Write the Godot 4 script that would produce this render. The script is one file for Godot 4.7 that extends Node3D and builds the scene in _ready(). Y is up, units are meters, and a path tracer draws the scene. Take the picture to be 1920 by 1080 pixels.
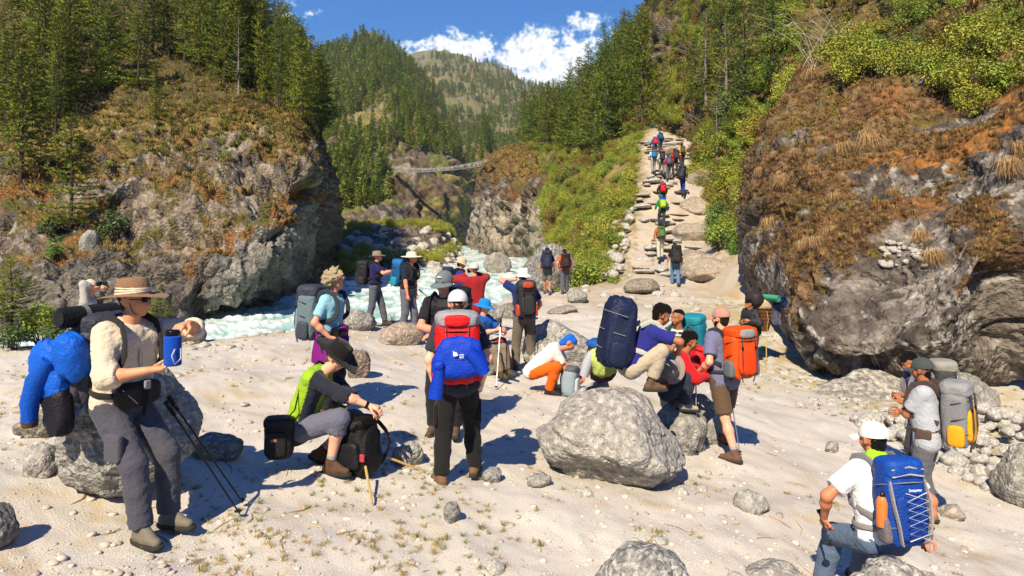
extends Node3D
# Trekkers resting beside a glacial river in a forested Himalayan gorge.

const F := 1251.0      # focal length in photograph pixels
const EYE := 2.3       # camera height
const HORIZON := 445.0

var taken := {}
var rng := RandomNumberGenerator.new()
var M := {}
var T := {}
var noise_cache := {}

func _ready() -> void:
	rng.seed = 7
	camera_sky_sun()
	make_textures()
	make_materials()
	build_terrain()
	build_vegetation()
	build_stones()
	build_bridge()
	build_people()

# ------------------------------------------------------------------ camera, sky, sun
func camera_sky_sun() -> void:
	var cam := Camera3D.new()
	cam.name = "camera"
	add_child(cam)
	cam.position = Vector3(0, EYE, 0)
	cam.projection = Camera3D.PROJECTION_FRUSTUM
	cam.near = 0.1
	cam.far = 6000.0
	cam.size = 2.0 * 0.1 * 540.0 / F
	cam.frustum_offset = Vector2(0, -(540.0 - HORIZON) / F * 0.1)
	cam.current = true
	var env := Environment.new()
	env.tonemap_mode = Environment.TONE_MAPPER_LINEAR
	env.tonemap_exposure = 1.82
	env.background_mode = Environment.BG_SKY
	var sky := Sky.new()
	var pano := PanoramaSkyMaterial.new()
	pano.panorama = sky_texture()
	pano.energy_multiplier = 1.0
	sky.sky_material = pano
	env.sky = sky
	env.background_energy_multiplier = 1.0
	env.sdfgi_enabled = true
	env.ssao_enabled = true
	env.ssil_enabled = true
	env.fog_enabled = true
	env.fog_density = 0.00009
	env.fog_light_color = Color(0.80, 0.86, 0.93)
	var we := WorldEnvironment.new()
	we.name = "world_environment"
	we.environment = env
	add_child(we)
	var sun := DirectionalLight3D.new()
	sun.name = "sun"
	add_child(sun)
	sun.light_energy = 1.6
	sun.light_color = Color(1.0, 0.935, 0.82)
	sun.light_angular_distance = 0.53
	sun.shadow_enabled = true
	sun.look_at_from_position(Vector3.ZERO, Vector3(0.34, -0.92, -0.92), Vector3.UP)

func sky_texture() -> ImageTexture:
	var w := 4096
	var h := 2048
	# coarse whole sky: blue gradient with fair-weather clouds, enlarged; the part in view is then drawn finely
	var im := Image.create(w, h, false, Image.FORMAT_RGB8)
	for y in h:
		var el := 90.0 - (y + 0.5) / h * 180.0
		im.fill_rect(Rect2i(0, y, w, 1), sky_blue(el))
	var n1 := noise("sky1", 11, 1.0, 5)
	var n2 := noise("sky2", 12, 1.0, 4)
	var cw := 512
	var coarse := Image.create(cw, 64, false, Image.FORMAT_RGBA8)
	for y in 64:
		var el := 60.0 - (y + 0.5) / 64.0 * 60.0
		for x in cw:
			var az := wrapf((x + 0.5) / cw * 360.0, -180.0, 180.0)   # the panorama begins at -Z
			var amount := clampf((n1.get_noise_3d(cos(deg_to_rad(az)) * 3.0, el * 0.11, sin(deg_to_rad(az)) * 3.0) - 0.14) * 4.0, 0.0, 1.0) * clampf((34.0 - el) / 14.0, 0.0, 1.0) * clampf(el / 5.0, 0.0, 1.0)
			if absf(az) < 48.0:
				amount *= clampf((absf(az) - 42.0) / 6.0, 0.0, 1.0)
			coarse.set_pixel(x, y, Color(0.77, 0.78, 0.80, amount))
	coarse.resize(w, int(60.0 / 180.0 * h), Image.INTERPOLATE_CUBIC)
	coarse.convert(Image.FORMAT_RGBA8)
	im.convert(Image.FORMAT_RGBA8)
	im.blend_rect(coarse, Rect2i(0, 0, coarse.get_width(), coarse.get_height()), Vector2i(0, int(30.0 / 180.0 * h)))
	# clouds seen over the gorge: [azimuth, elevation, radius x, radius y, density]
	var clouds := []
	for c in [[850, 92, 60, 22, 1.0], [895, 92, 38, 26, 1.0], [800, 92, 40, 16, .9], [740, 86, 26, 10, .75], [835, 58, 26, 14, .5],
			[965, 112, 36, 26, 1.1], [1010, 96, 52, 40, 1.15], [1060, 118, 62, 40, 1.1], [1100, 135, 60, 40, 1.0], [1020, 145, 70, 30, 1.0], [1098, 45, 30, 28, .75], [1072, 66, 30, 18, .7],
			[1140, 48, 24, 20, .5], [1150, 110, 50, 60, .8], [1160, 80, 34, 40, .5], [545, 24, 46, 13, .5], [500, 8, 44, 14, .5], [460, -4, 40, 14, .5]]:
		var v := Vector3(c[0] - 960.0, HORIZON - c[1], -F)
		clouds.append([rad_to_deg(atan2(v.x, -v.z)), rad_to_deg(atan2(v.y, Vector2(v.x, v.z).length())), c[2] / F * 57.3, c[3] / F * 57.3, c[4]])
	var x0 := int(-26.0 / 360.0 * w)
	var x1 := int(18.0 / 360.0 * w)
	var y0 := int((90.0 - 30.0) / 180.0 * h)
	var y1 := int((90.0 - 8.0) / 180.0 * h)
	for y in range(y0, y1):
		var el := 90.0 - (y + 0.5) / h * 180.0
		for x in range(x0, x1):
			var az := (x + 0.5) / w * 360.0
			var s := 0.0
			for c in clouds:
				var dx: float = (az - c[0]) / c[2]
				var dy: float = (el - c[1]) / c[3]
				var q := dx * dx + dy * dy
				if q < 2.2:
					s = maxf(s, (1.0 - q * 0.45) * c[4])
			if s > 0.05:
				var a := n1.get_noise_2d(az * 0.55, el * 0.75)
				var b := n2.get_noise_2d(az * 2.2, el * 2.6)
				var m := s + a * 0.6 + b * 0.34 - 0.36
				var amount := clampf(m * 2.1, 0.0, 1.0)
				amount = amount * amount * (3.0 - 2.0 * amount)
				var lit := clampf(0.90 + m * 0.16 + b * 0.10 + n2.get_noise_2d(az * 0.9 + 40.0, el * 1.2) * 0.14, 0.70, 1.0)
				if amount > 0.003:
					var at := posmod(x, w)
					var under := im.get_pixel(at, y)
					im.set_pixel(at, y, under.lerp(Color(lit * 0.81, lit * 0.815, lit * 0.83), amount))
	return ImageTexture.create_from_image(im)

func sky_blue(el: float) -> Color:
	if el < 0.0:
		return Color(0.44, 0.54, 0.60)
	var t := clampf(el / 40.0, 0.0, 1.0)
	return Color(0.42, 0.62, 0.80).lerp(Color(0.065, 0.29, 0.57), pow(t, 0.5))

# ------------------------------------------------------------------ helpers
func noise(key: String, sd: int, freq: float, oct := 4, type := FastNoiseLite.TYPE_SIMPLEX_SMOOTH) -> FastNoiseLite:
	if noise_cache.has(key):
		return noise_cache[key]
	var n := FastNoiseLite.new()
	n.seed = sd
	n.frequency = freq
	n.noise_type = type
	n.fractal_type = FastNoiseLite.FRACTAL_FBM if oct > 1 else FastNoiseLite.FRACTAL_NONE
	n.fractal_octaves = oct
	if type == FastNoiseLite.TYPE_CELLULAR:
		n.cellular_return_type = FastNoiseLite.RETURN_DISTANCE2_SUB
		n.cellular_jitter = 1.0
	noise_cache[key] = n
	return n

func P(px: float, py: float, d: float) -> Vector3:   # a point of the place seen at a photograph pixel, d metres ahead
	return Vector3((px - 960.0) / F * d, EYE - (py - HORIZON) / F * d, -d)

func pixel(p: Vector3) -> Vector2:
	return Vector2(960.0 + F * p.x / -p.z, HORIZON - F * (p.y - EYE) / -p.z)

func numbered(called: String) -> String:
	var k: int = taken.get(called, 0)
	taken[called] = k + 1
	return called if k == 0 else "%s_%03d" % [called, k]

func tag(o: Node, label := "", category := "", group := "", kind := "") -> Node:
	if label: o.set_meta("label", label)
	if category: o.set_meta("category", category)
	if group: o.set_meta("group", group)
	if kind: o.set_meta("kind", kind)
	return o

func base(called: String, at: Vector3, yaw := 0.0) -> Node3D:
	var o := Node3D.new()
	o.name = numbered(called)
	add_child(o)
	o.position = at
	o.rotation.y = deg_to_rad(yaw)
	return o

func obj(called: String, m: Mesh, mat: Material, parent: Node = self) -> MeshInstance3D:
	var o := MeshInstance3D.new()
	o.name = numbered(called) if parent == self else called
	o.mesh = m
	o.material_override = mat
	parent.add_child(o, true)
	return o

func arrays(v: PackedVector3Array, n: PackedVector3Array, idx: PackedInt32Array, c := PackedColorArray(), uv := PackedVector2Array()) -> ArrayMesh:
	var a := []
	a.resize(Mesh.ARRAY_MAX)
	a[Mesh.ARRAY_VERTEX] = v
	a[Mesh.ARRAY_NORMAL] = n
	if c.size(): a[Mesh.ARRAY_COLOR] = c
	if uv.size(): a[Mesh.ARRAY_TEX_UV] = uv
	a[Mesh.ARRAY_INDEX] = idx
	var m := ArrayMesh.new()
	m.add_surface_from_arrays(Mesh.PRIMITIVE_TRIANGLES, a)
	return m

# a growing mesh of tubes, lathes and leaves
class Build:
	var v := PackedVector3Array()
	var n := PackedVector3Array()
	var c := PackedColorArray()
	var i := PackedInt32Array()
	var col := Color.WHITE
	func vert(p: Vector3, nn: Vector3) -> int:
		v.append(p); n.append(nn); c.append(col)
		return v.size() - 1
	func tri(a: Vector3, b: Vector3, d: Vector3, nn: Vector3) -> void:
		var k := v.size()
		v.append(a); v.append(b); v.append(d)
		n.append(nn); n.append(nn); n.append(nn)
		c.append(col); c.append(col); c.append(col)
		i.append(k); i.append(k + 1); i.append(k + 2)
	func tri_flat(a: Vector3, b: Vector3, d: Vector3) -> void:
		tri(a, b, d, (d - a).cross(b - a).normalized())
	func quad(a: Vector3, b: Vector3, d: Vector3, e: Vector3) -> void:
		tri_flat(a, b, d)
		tri_flat(a, d, e)
	# tube along points with radii; flat > 1 makes a ribbon wider across than thick
	func tube(pts: Array, radii: Array, sides := 8, cap := true, flat := 1.0, up := Vector3.UP) -> void:
		var m := pts.size()
		var rings := []
		for k in m:
			var a: Vector3 = pts[maxi(k - 1, 0)]
			var b: Vector3 = pts[mini(k + 1, m - 1)]
			var t := (b - a).normalized()
			var x := t.cross(up)
			if x.length() < 0.02: x = t.cross(Vector3(0.3, 0.1, 1))
			x = x.normalized()
			var y := x.cross(t).normalized()
			var r: float = radii[mini(k, radii.size() - 1)]
			var first := v.size()
			for s in sides:
				var an := TAU * s / sides
				var off := x * cos(an) * r * flat + y * sin(an) * r
				vert(pts[k] + off, (x * cos(an) / flat + y * sin(an)).normalized())
			rings.append(first)
		for k in m - 1:
			for s in sides:
				var a: int = rings[k] + s
				var b: int = rings[k] + (s + 1) % sides
				var d: int = rings[k + 1] + s
				var e: int = rings[k + 1] + (s + 1) % sides
				i.append_array([a, b, d, b, e, d])
		if cap:
			for k in [0, m - 1]:
				var t: Vector3 = ((pts[1] - pts[0]) if k == 0 else (pts[m - 1] - pts[m - 2])).normalized() * (-1.0 if k == 0 else 1.0)
				var mid := vert(pts[k], t)
				var first: int = rings[k]
				var ring := []
				for s in sides: ring.append(vert(v[first + s], t))
				for s in sides:
					if k == 0: i.append_array([mid, ring[(s + 1) % sides], ring[s]])
					else: i.append_array([mid, ring[s], ring[(s + 1) % sides]])
	# lathe: profile of Vector2(radius, y); sx, sz squash it; bend(angle, k) -> extra offset
	func lathe(prof: Array, sides := 16, xf := Transform3D(), sx := 1.0, sz := 1.0, warp = null) -> void:
		var first := v.size()
		var m := prof.size()
		for k in m:
			var p: Vector2 = prof[k]
			var a: Vector2 = prof[maxi(k - 1, 0)]
			var b: Vector2 = prof[mini(k + 1, m - 1)]
			var t := (b - a)
			for s in sides:
				var an := TAU * s / sides
				var q := Vector3(cos(an) * p.x * sx, p.y, sin(an) * p.x * sz)
				if warp != null: q = warp.call(q, an, k)
				vert(xf * q, (xf.basis * Vector3(cos(an) * t.y / sx, -t.x, sin(an) * t.y / sz)).normalized())
		for k in m - 1:
			for s in sides:
				var a := first + k * sides + s
				var b := first + k * sides + (s + 1) % sides
				i.append_array([a, b, a + sides, b, b + sides, a + sides])
	func mesh() -> ArrayMesh:
		for k in range(0, i.size(), 3):   # front faces run clockwise
			if (v[i[k + 2]] - v[i[k]]).cross(v[i[k + 1]] - v[i[k]]).dot(n[i[k]] + n[i[k + 1]] + n[i[k + 2]]) < 0.0:
				var t := i[k + 1]
				i[k + 1] = i[k + 2]
				i[k + 2] = t
		var a := []
		a.resize(Mesh.ARRAY_MAX)
		a[Mesh.ARRAY_VERTEX] = v
		a[Mesh.ARRAY_NORMAL] = n
		a[Mesh.ARRAY_COLOR] = c
		a[Mesh.ARRAY_INDEX] = i
		var m := ArrayMesh.new()
		m.add_surface_from_arrays(Mesh.PRIMITIVE_TRIANGLES, a)
		return m

func table(t: Array, x: float) -> float:
	if x <= t[0][0]: return t[0][1]
	for k in t.size() - 1:
		if x <= t[k + 1][0]:
			return lerpf(t[k][1], t[k + 1][1], (x - t[k][0]) / (t[k + 1][0] - t[k][0]))
	return t[t.size() - 1][1]

func lin(r: float, g: float, b: float) -> Color:   # a linear base colour as the sRGB value that albedo_color takes
	return Color(r, g, b).linear_to_srgb()

func sr(r: float, g: float, b: float) -> Color:    # an sRGB colour as the linear value that vertex colours take
	return Color(r, g, b).srgb_to_linear()

# ------------------------------------------------------------------ textures and materials
func grey_image(n: FastNoiseLite, size: int, lo: float, hi: float, contrast := 1.0) -> Image:
	var src := n.get_seamless_image(size, size, false, false, 0.12, true)
	src.convert(Image.FORMAT_L8)
	var d := src.get_data()
	var lut := PackedByteArray()
	for k in 256:
		var t := clampf((k / 255.0 - 0.5) * contrast + 0.5, 0.0, 1.0)
		lut.append(int(255.0 * lerpf(lo, hi, t)))
	for k in d.size():
		d[k] = lut[d[k]]
	return Image.create_from_data(size, size, false, Image.FORMAT_L8, d)

func make_textures() -> void:
	var fine := noise("t_fine", 21, 0.09, 5)
	fine.fractal_gain = 0.75
	T.grain = ImageTexture.create_from_image(grey_image(fine, 512, 0.76, 1.0, 1.9))
	var rough := noise("t_rough", 22, 0.03, 6)
	rough.fractal_gain = 0.65
	T.rough = ImageTexture.create_from_image(grey_image(rough, 512, 0.62, 1.0, 2.2))
	var sand := noise("t_sand", 23, 0.2, 3)
	sand.fractal_gain = 0.8
	T.sand = ImageTexture.create_from_image(grey_image(sand, 512, 0.84, 1.0, 1.9))
	T.bump = ImageTexture.create_from_image(grey_image(noise("t_bump", 24, 0.05, 6), 512, 0.0, 1.0, 1.6))
	var crack := noise("t_crack", 25, 0.03, 3, FastNoiseLite.TYPE_CELLULAR)
	T.crack = ImageTexture.create_from_image(grey_image(crack, 512, 0.0, 1.0, 1.5))
	# granite: pale ground with dark and white flecks and lichen blots
	var spk := noise("t_speck", 26, 0.16, 2).get_seamless_image(512, 512, false, false, 0.1, true)
	var blot := noise("t_blot", 27, 0.022, 5).get_seamless_image(512, 512, false, false, 0.1, true)
	spk.convert(Image.FORMAT_L8)
	blot.convert(Image.FORMAT_L8)
	var d1 := spk.get_data()
	var d2 := blot.get_data()
	var out := PackedByteArray()
	out.resize(512 * 512)
	for k in out.size():
		var a := d1[k] / 255.0
		var b := d2[k] / 255.0
		var t := 0.84 + (b - 0.5) * 0.22
		t = lerpf(t, 0.56, smoothstep(0.60, 0.72, a))
		t = lerpf(t, 1.0, smoothstep(0.64, 0.70, b) * smoothstep(0.30, 0.5, a))
		t = lerpf(t, 0.60, smoothstep(0.40, 0.33, b) * smoothstep(0.4, 0.6, a))
		out[k] = int(clampf(t, 0.0, 1.0) * 255.0)
	T.granite = ImageTexture.create_from_image(Image.create_from_data(512, 512, false, Image.FORMAT_L8, out))
	# creased cloth: narrow ridges
	var rid := noise("t_crease", 28, 0.016, 3)
	rid.fractal_type = FastNoiseLite.FRACTAL_RIDGED
	T.crease = ImageTexture.create_from_image(grey_image(rid, 512, 0.0, 1.0, 1.3))
	# woven cloth
	var cloth := Image.create(64, 64, false, Image.FORMAT_L8)
	for y in 64:
		for x in 64:
			var a := 0.5 + 0.5 * sin(TAU * x / 4.0)
			var b := 0.5 + 0.5 * sin(TAU * y / 4.0)
			var t := a if ((x / 4 + y / 4) % 2 == 0) else b
			cloth.set_pixel(x, y, Color(t, t, t))
	T.cloth = ImageTexture.create_from_image(cloth)

func mat(key: String, albedo: Color, rough := 0.9, tex: Texture2D = null, scale := 1.0, bump: Texture2D = null, bump_cm := 0.0, vertex := false) -> StandardMaterial3D:
	var m := StandardMaterial3D.new()
	m.resource_name = key
	m.albedo_color = albedo
	m.roughness = rough
	m.metallic_specular = 0.35
	m.vertex_color_use_as_albedo = vertex
	if tex:
		m.albedo_texture = tex
	if bump:
		m.heightmap_enabled = true
		m.heightmap_texture = bump
		m.heightmap_scale = bump_cm
	if tex or bump:
		m.uv1_triplanar = true
		m.uv1_world_triplanar = true
		m.uv1_scale = Vector3.ONE * scale
	M[key] = m
	return m

func make_materials() -> void:
	mat("sand", lin(1, 1, 1), 0.95, T.sand, 0.5, T.sand, 2.2, true)
	mat("rock", lin(1, 1, 1), 0.88, T.grain, 0.55, T.bump, 6.0, true)
	mat("cliff", lin(1, 1, 1), 0.9, T.rough, 0.16, T.bump, 25.0, true)
	mat("cliff_near", lin(1, 1, 1), 0.88, T.rough, 0.23, T.bump, 9.0, true)
	mat("mountain", lin(1, 1, 1), 0.95, T.rough, 0.03, null, 0.0, true)
	mat("boulder", lin(1, 1, 1), 0.85, T.granite, 0.9, T.bump, 1.6, true)
	M.boulder.uv1_world_triplanar = false
	mat("stone", lin(1, 1, 1), 0.88, T.granite, 0.6, T.bump, 0.25, true)
	M.stone.uv1_world_triplanar = false
	mat("pebble", lin(1, 1, 1), 0.9, null, 1.0, null, 0.0, true)
	mat("water", lin(1, 1, 1), 0.28, null, 1.0, null, 0.0, true)
	M.water.metallic_specular = 0.3
	for k in ["needles", "leaves", "blades"]:
		var m := mat(k, lin(1, 1, 1), 0.75 if k != "leaves" else 0.5, null, 1.0, null, 0.0, true)
		m.backlight_enabled = true
		m.backlight = Color(0.5, 0.5, 0.35)
		m.cull_mode = BaseMaterial3D.CULL_DISABLED
	mat("bark", lin(0.10, 0.08, 0.065), 0.95, T.grain, 2.0, T.bump, 2.0)
	mat("pale_bark", lin(0.30, 0.27, 0.23), 0.95, T.grain, 2.0, T.bump, 2.0)
	mat("twig", lin(1, 1, 1), 0.9, null, 1.0, null, 0.0, true)
	mat("steel", lin(0.30, 0.30, 0.29), 0.7)

# ------------------------------------------------------------------ terrain
var S := {}   # lofted surfaces, kept to stand trees and tufts on

const EDGE := [[-40.0, 11.0], [-14.0, 11.6], [-9.0, 11.9], [-6.0, 12.6], [-4.5, 13.6], [-3.0, 16.2], [-1.65, 20.0], [0.6, 29.0], [1.6, 40.0], [2.4, 58.0], [3.0, 90.0]]
const RISE := [[24.0, 0.0], [28.0, 0.28], [32.0, 1.07], [38.0, 3.2], [44.0, 5.8], [55.0, 10.2], [70.0, 14.5]]
const TRAIL := [[24.0, 6.0], [28.0, 6.9], [32.0, 7.5], [38.0, 9.0], [44.0, 10.7], [55.0, 12.9], [70.0, 17.0]]

func ground_height(x: float, d: float) -> float:
	var y := (-0.05 - 0.12 * clampf(x, -4.0, 7.0) - 0.16 * smoothstep(3.0, 4.6, x)) * (1.0 - smoothstep(13.0, 25.0, d))
	y += table(RISE, d)
	y += 0.9 * smoothstep(8.0, 9.5, x) * smoothstep(21.0, 27.0, d) * (1.0 - smoothstep(30.0, 36.0, d))
	var side := smoothstep(26.0, 36.0, d)
	if side > 0.0:
		var off := x - table(TRAIL, d)
		if off < -1.9:
			y -= side * (-1.9 - off) * (0.5 + 0.075 * (-1.9 - off))
		elif off > 2.1:
			y += side * minf((off - 2.1) * 0.75, 14.0)
	var over := d - table(EDGE, x)
	if over > -1.5:
		y = lerpf(y, minf(y, -2.6), smoothstep(-0.6, 3.6, over))
	return y

func ground_y(x: float, z: float) -> float:
	var n1 := noise("g1", 31, 0.35, 3)
	var n2 := noise("g2", 32, 1.6, 3)
	var d := -z
	var y := ground_height(x, d)
	y += n1.get_noise_2d(x, z) * 0.10 + n2.get_noise_2d(x, z) * 0.028 + n2.get_noise_2d(x * 3.7 + 9.0, z * 3.7) * 0.011
	var rocky := smoothstep(18.0, 30.0, d)
	if rocky > 0.0:
		var n3 := noise("g3", 33, 0.45, 3, FastNoiseLite.TYPE_CELLULAR)
		y += (n3.get_noise_2d(x, z) + 0.6) * 0.34 * rocky
	return y

func grid_mesh(pos: PackedVector3Array, nu: int, nv: int, col: PackedColorArray) -> ArrayMesh:
	var nrm := grid_normals(pos, nu, nv)
	var idx := PackedInt32Array()
	idx.resize((nu - 1) * (nv - 1) * 6)
	var k := 0
	for j in nv - 1:
		for i in nu - 1:
			var a := j * nu + i
			idx[k] = a; idx[k + 1] = a + nu; idx[k + 2] = a + 1
			idx[k + 3] = a + 1; idx[k + 4] = a + nu; idx[k + 5] = a + nu + 1
			k += 6
	return arrays(pos, nrm, idx, col)

func grid_normals(pos: PackedVector3Array, nu: int, nv: int) -> PackedVector3Array:
	var nrm := PackedVector3Array()
	nrm.resize(pos.size())
	for j in nv:
		var j0 := maxi(j - 1, 0) * nu
		var j1 := mini(j + 1, nv - 1) * nu
		for i in nu:
			var du := pos[j * nu + mini(i + 1, nu - 1)] - pos[j * nu + maxi(i - 1, 0)]
			var dv := pos[j1 + i] - pos[j0 + i]
			nrm[j * nu + i] = du.cross(dv).normalized()
	return nrm

func build_ground() -> void:
	var nu := 360
	var nv := 340
	var pos := PackedVector3Array()
	var col := PackedColorArray()
	pos.resize(nu * nv)
	col.resize(nu * nv)
	var nt := noise("gt", 41, 0.55, 4)
	var np := noise("gp", 42, 2.4, 3)
	var nd := noise("gd", 43, 0.16, 3)
	var sand_a := Color(0.62, 0.585, 0.525)
	var sand_b := Color(0.52, 0.475, 0.41)
	var straw := Color(0.46, 0.33, 0.15)
	var green := Color(0.20, 0.24, 0.06)
	var tan_a := Color(0.52, 0.42, 0.30)
	var stone := Color(0.36, 0.33, 0.29)
	for j in nv:
		var d := 1.0 + 3.0 * (exp(3.21 * j / (nv - 1.0)) - 1.0)
		for i in nu:
			var x := (i / (nu - 1.0) - 0.47) * 2.0 * (5.0 + 0.92 * d)
			var p := Vector3(x, ground_y(x, -d), -d)
			pos[j * nu + i] = p
			var a := nt.get_noise_2d(x, d)
			var b := np.get_noise_2d(x, d)
			var e := nd.get_noise_2d(x, d)
			var c := sand_a.lerp(sand_b, clampf(0.5 + a * 0.8 + b * 0.35, 0, 1))
			var far := smoothstep(17.0, 27.0, d + e * 6.0)
			c = c.lerp(tan_a.lerp(stone, clampf(0.45 + b * 1.1 + a * 0.6, 0, 1)), far * 0.85)
			var tuft := smoothstep(0.24, 0.40, b * 0.55 + a * 0.5 + e * 0.35)
			c = c.lerp(straw, tuft * 0.45)
			c = c.lerp(Color(0.40, 0.36, 0.31), smoothstep(0.10, 0.34, -b * 0.7 - a * 0.3 + e * 0.4) * 0.45)   # trodden grit
			if x > 3.0 and d > 9.0 and d < 26.0:   # verge of grass below the great rock
				var verge := smoothstep(2.6, 0.6, absf(x - rock_foot_x(d)) + b * 1.2)
				c = c.lerp(green.lerp(straw, clampf(0.5 + a * 1.4, 0, 1)), verge * smoothstep(-0.12, 0.12, b + a * 0.5) * 0.75)
			var over := d - table(EDGE, x)
			if over > -1.2:
				c = c.lerp(stone.lerp(Color(0.2, 0.2, 0.19), clampf(0.5 + b, 0, 1)), smoothstep(-1.0, 0.5, over + b))
			if d > 27.0:
				var off := absf(x - table(TRAIL, d) - 0.1)
				if off > 1.7:
					c = c.lerp(Color(0.14, 0.13, 0.04).lerp(Color(0.30, 0.22, 0.08), clampf(0.5 + a + b * 0.6, 0, 1)), smoothstep(1.7, 2.6, off + b) * smoothstep(27.0, 31.0, d))
			col[j * nu + i] = c
	var o := obj("ground", grid_mesh(pos, nu, nv, col), M.sand)
	tag(o, "", "", "", "structure")
	# the gorge floor under everything, out to the mountains
	var b := Build.new()
	b.quad(Vector3(-2500, -9, 300), Vector3(2500, -9, 300), Vector3(2500, -9, -2500), Vector3(-2500, -9, -2500))
	b.c.fill(Color(0.12, 0.11, 0.07))
	tag(obj("valley_floor", b.mesh(), M.mountain), "", "", "", "structure")

func rock_foot_x(d: float) -> float:
	return table([[9.0, 8.6], [12.0, 8.2], [14.0, 7.2], [15.6, 6.8], [17.0, 6.6], [20.0, 7.2], [24.0, 8.3], [30.0, 10.0]], d)

# loft a smooth surface through columns of points, roughen it, colour it
func loft(key: String, cols: Array, nu: int, nv: int, displace: Callable, paint: Callable, material: Material, smooth_u := true) -> Dictionary:
	var nc := cols.size()
	var dense := []
	for c in cols:
		var nr: int = c.size()
		var line := PackedVector3Array()
		line.resize(nv)
		for j in nv:
			var t := float(j) / (nv - 1) * (nr - 1)
			var k := mini(int(t), nr - 2)
			line[j] = c[k].cubic_interpolate(c[k + 1], c[maxi(k - 1, 0)], c[mini(k + 2, nr - 1)], t - k)
		dense.append(line)
	var pos := PackedVector3Array()
	pos.resize(nu * nv)
	for i in nu:
		var t := float(i) / (nu - 1) * (nc - 1)
		var k := mini(int(t), nc - 2)
		var f := t - k
		var l0: PackedVector3Array = dense[maxi(k - 1, 0)]
		var l1: PackedVector3Array = dense[k]
		var l2: PackedVector3Array = dense[k + 1]
		var l3: PackedVector3Array = dense[mini(k + 2, nc - 1)]
		for j in nv:
			pos[j * nu + i] = l1[j].cubic_interpolate(l2[j], l0[j], l3[j], f)
	var nrm := grid_normals(pos, nu, nv)
	var col := PackedColorArray()
	col.resize(nu * nv)
	for j in nv:
		var v := float(j) / (nv - 1)
		for i in nu:
			var u := float(i) / (nu - 1)
			var k := j * nu + i
			var p := pos[k]
			col[k] = paint.call(p, u, v)
			pos[k] = p + nrm[k] * displace.call(p, u, v)
	var o := obj(key, grid_mesh(pos, nu, nv, col), material)
	tag(o, "", "", "", "structure")
	S[key] = {"pos": pos, "nrm": grid_normals(pos, nu, nv), "nu": nu, "nv": nv}
	return S[key]

func Ps(list: Array) -> Array:
	var out := []
	for c in list:
		var line := []
		for p in c: line.append(P(p[0], p[1], p[2]))
		out.append(line)
	return out

func crag(p: Vector3, size: float, amp: float) -> float:   # blocky broken rock
	var a := noise("cr1", 51, 1.0, 4)
	var c := noise("cr2", 52, 1.0, 2, FastNoiseLite.TYPE_CELLULAR)
	var q := p / size
	var big := a.get_noise_3d(q.x * 0.35, q.y * 0.35, q.z * 0.35)
	var w := q + Vector3(a.get_noise_3d(q.y, q.z, q.x), 0.0, a.get_noise_3d(q.z, q.x, q.y)) * 0.5
	var block := c.get_noise_3d(w.x * 0.8, w.y * 0.45, w.z * 0.8) + 0.55
	var crack := 1.0 - smoothstep(0.0, 0.13, noise("cr3", 54, 1.0, 1, FastNoiseLite.TYPE_CELLULAR).get_noise_3d(w.x * 0.55, w.y * 0.35, w.z * 0.55) + 1.0)
	var fine := a.get_noise_3d(q.x * 2.2, q.y * 2.2, q.z * 2.2)
	return amp * (big * 1.2 + block * 0.75 + fine * 0.30 - crack * 0.5)

func mixed_rock(p: Vector3, size: float) -> Color:
	var a := noise("cr1", 51, 1.0, 4)
	var b := noise("rk", 53, 1.0, 5)
	var t := b.get_noise_3d(p.x / size, p.y / size, p.z / size)
	var s := a.get_noise_3d(p.x * 3.1 / size, p.y * 3.1 / size, p.z * 3.1 / size)
	var w := b.get_noise_3d(p.x * 0.28 / size + 7.0, p.y * 0.34 / size, p.z * 0.28 / size)
	var c := Color(0.29, 0.235, 0.175).lerp(Color(0.10, 0.08, 0.062), clampf(0.5 + t * 1.4 + w * 1.4, 0, 1))
	c = c.lerp(Color(0.30, 0.19, 0.10), smoothstep(0.05, 0.25, w - t * 0.4) * 0.5)
	c = c.lerp(Color(0.46, 0.42, 0.36), smoothstep(0.18, 0.34, s + t * 0.35) * 0.6)
	c = c.lerp(Color(0.075, 0.068, 0.06), smoothstep(0.14, 0.3, -s - t * 0.3) * 0.8)
	return c

func left_displace(p: Vector3, _u: float, v: float) -> float:
	var soft := smoothstep(0.50, 0.62, v)
	var a := noise("cr1", 51, 1.0, 4)
	var strata := p.y * 1.1 + p.x * 0.25 + a.get_noise_3d(p.x * 0.16, p.y * 0.2, p.z * 0.16) * 3.5
	var ledge := smoothstep(0.55, 0.95, sin(strata)) * (0.6 + a.get_noise_3d(p.x * 0.3, p.y * 0.1, p.z * 0.3))
	return (crag(p, 3.4, 1.35) - ledge * 0.75) * (1.0 - 0.6 * soft) + crag(p + Vector3(40, 0, 0), 0.8, 0.30)

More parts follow.
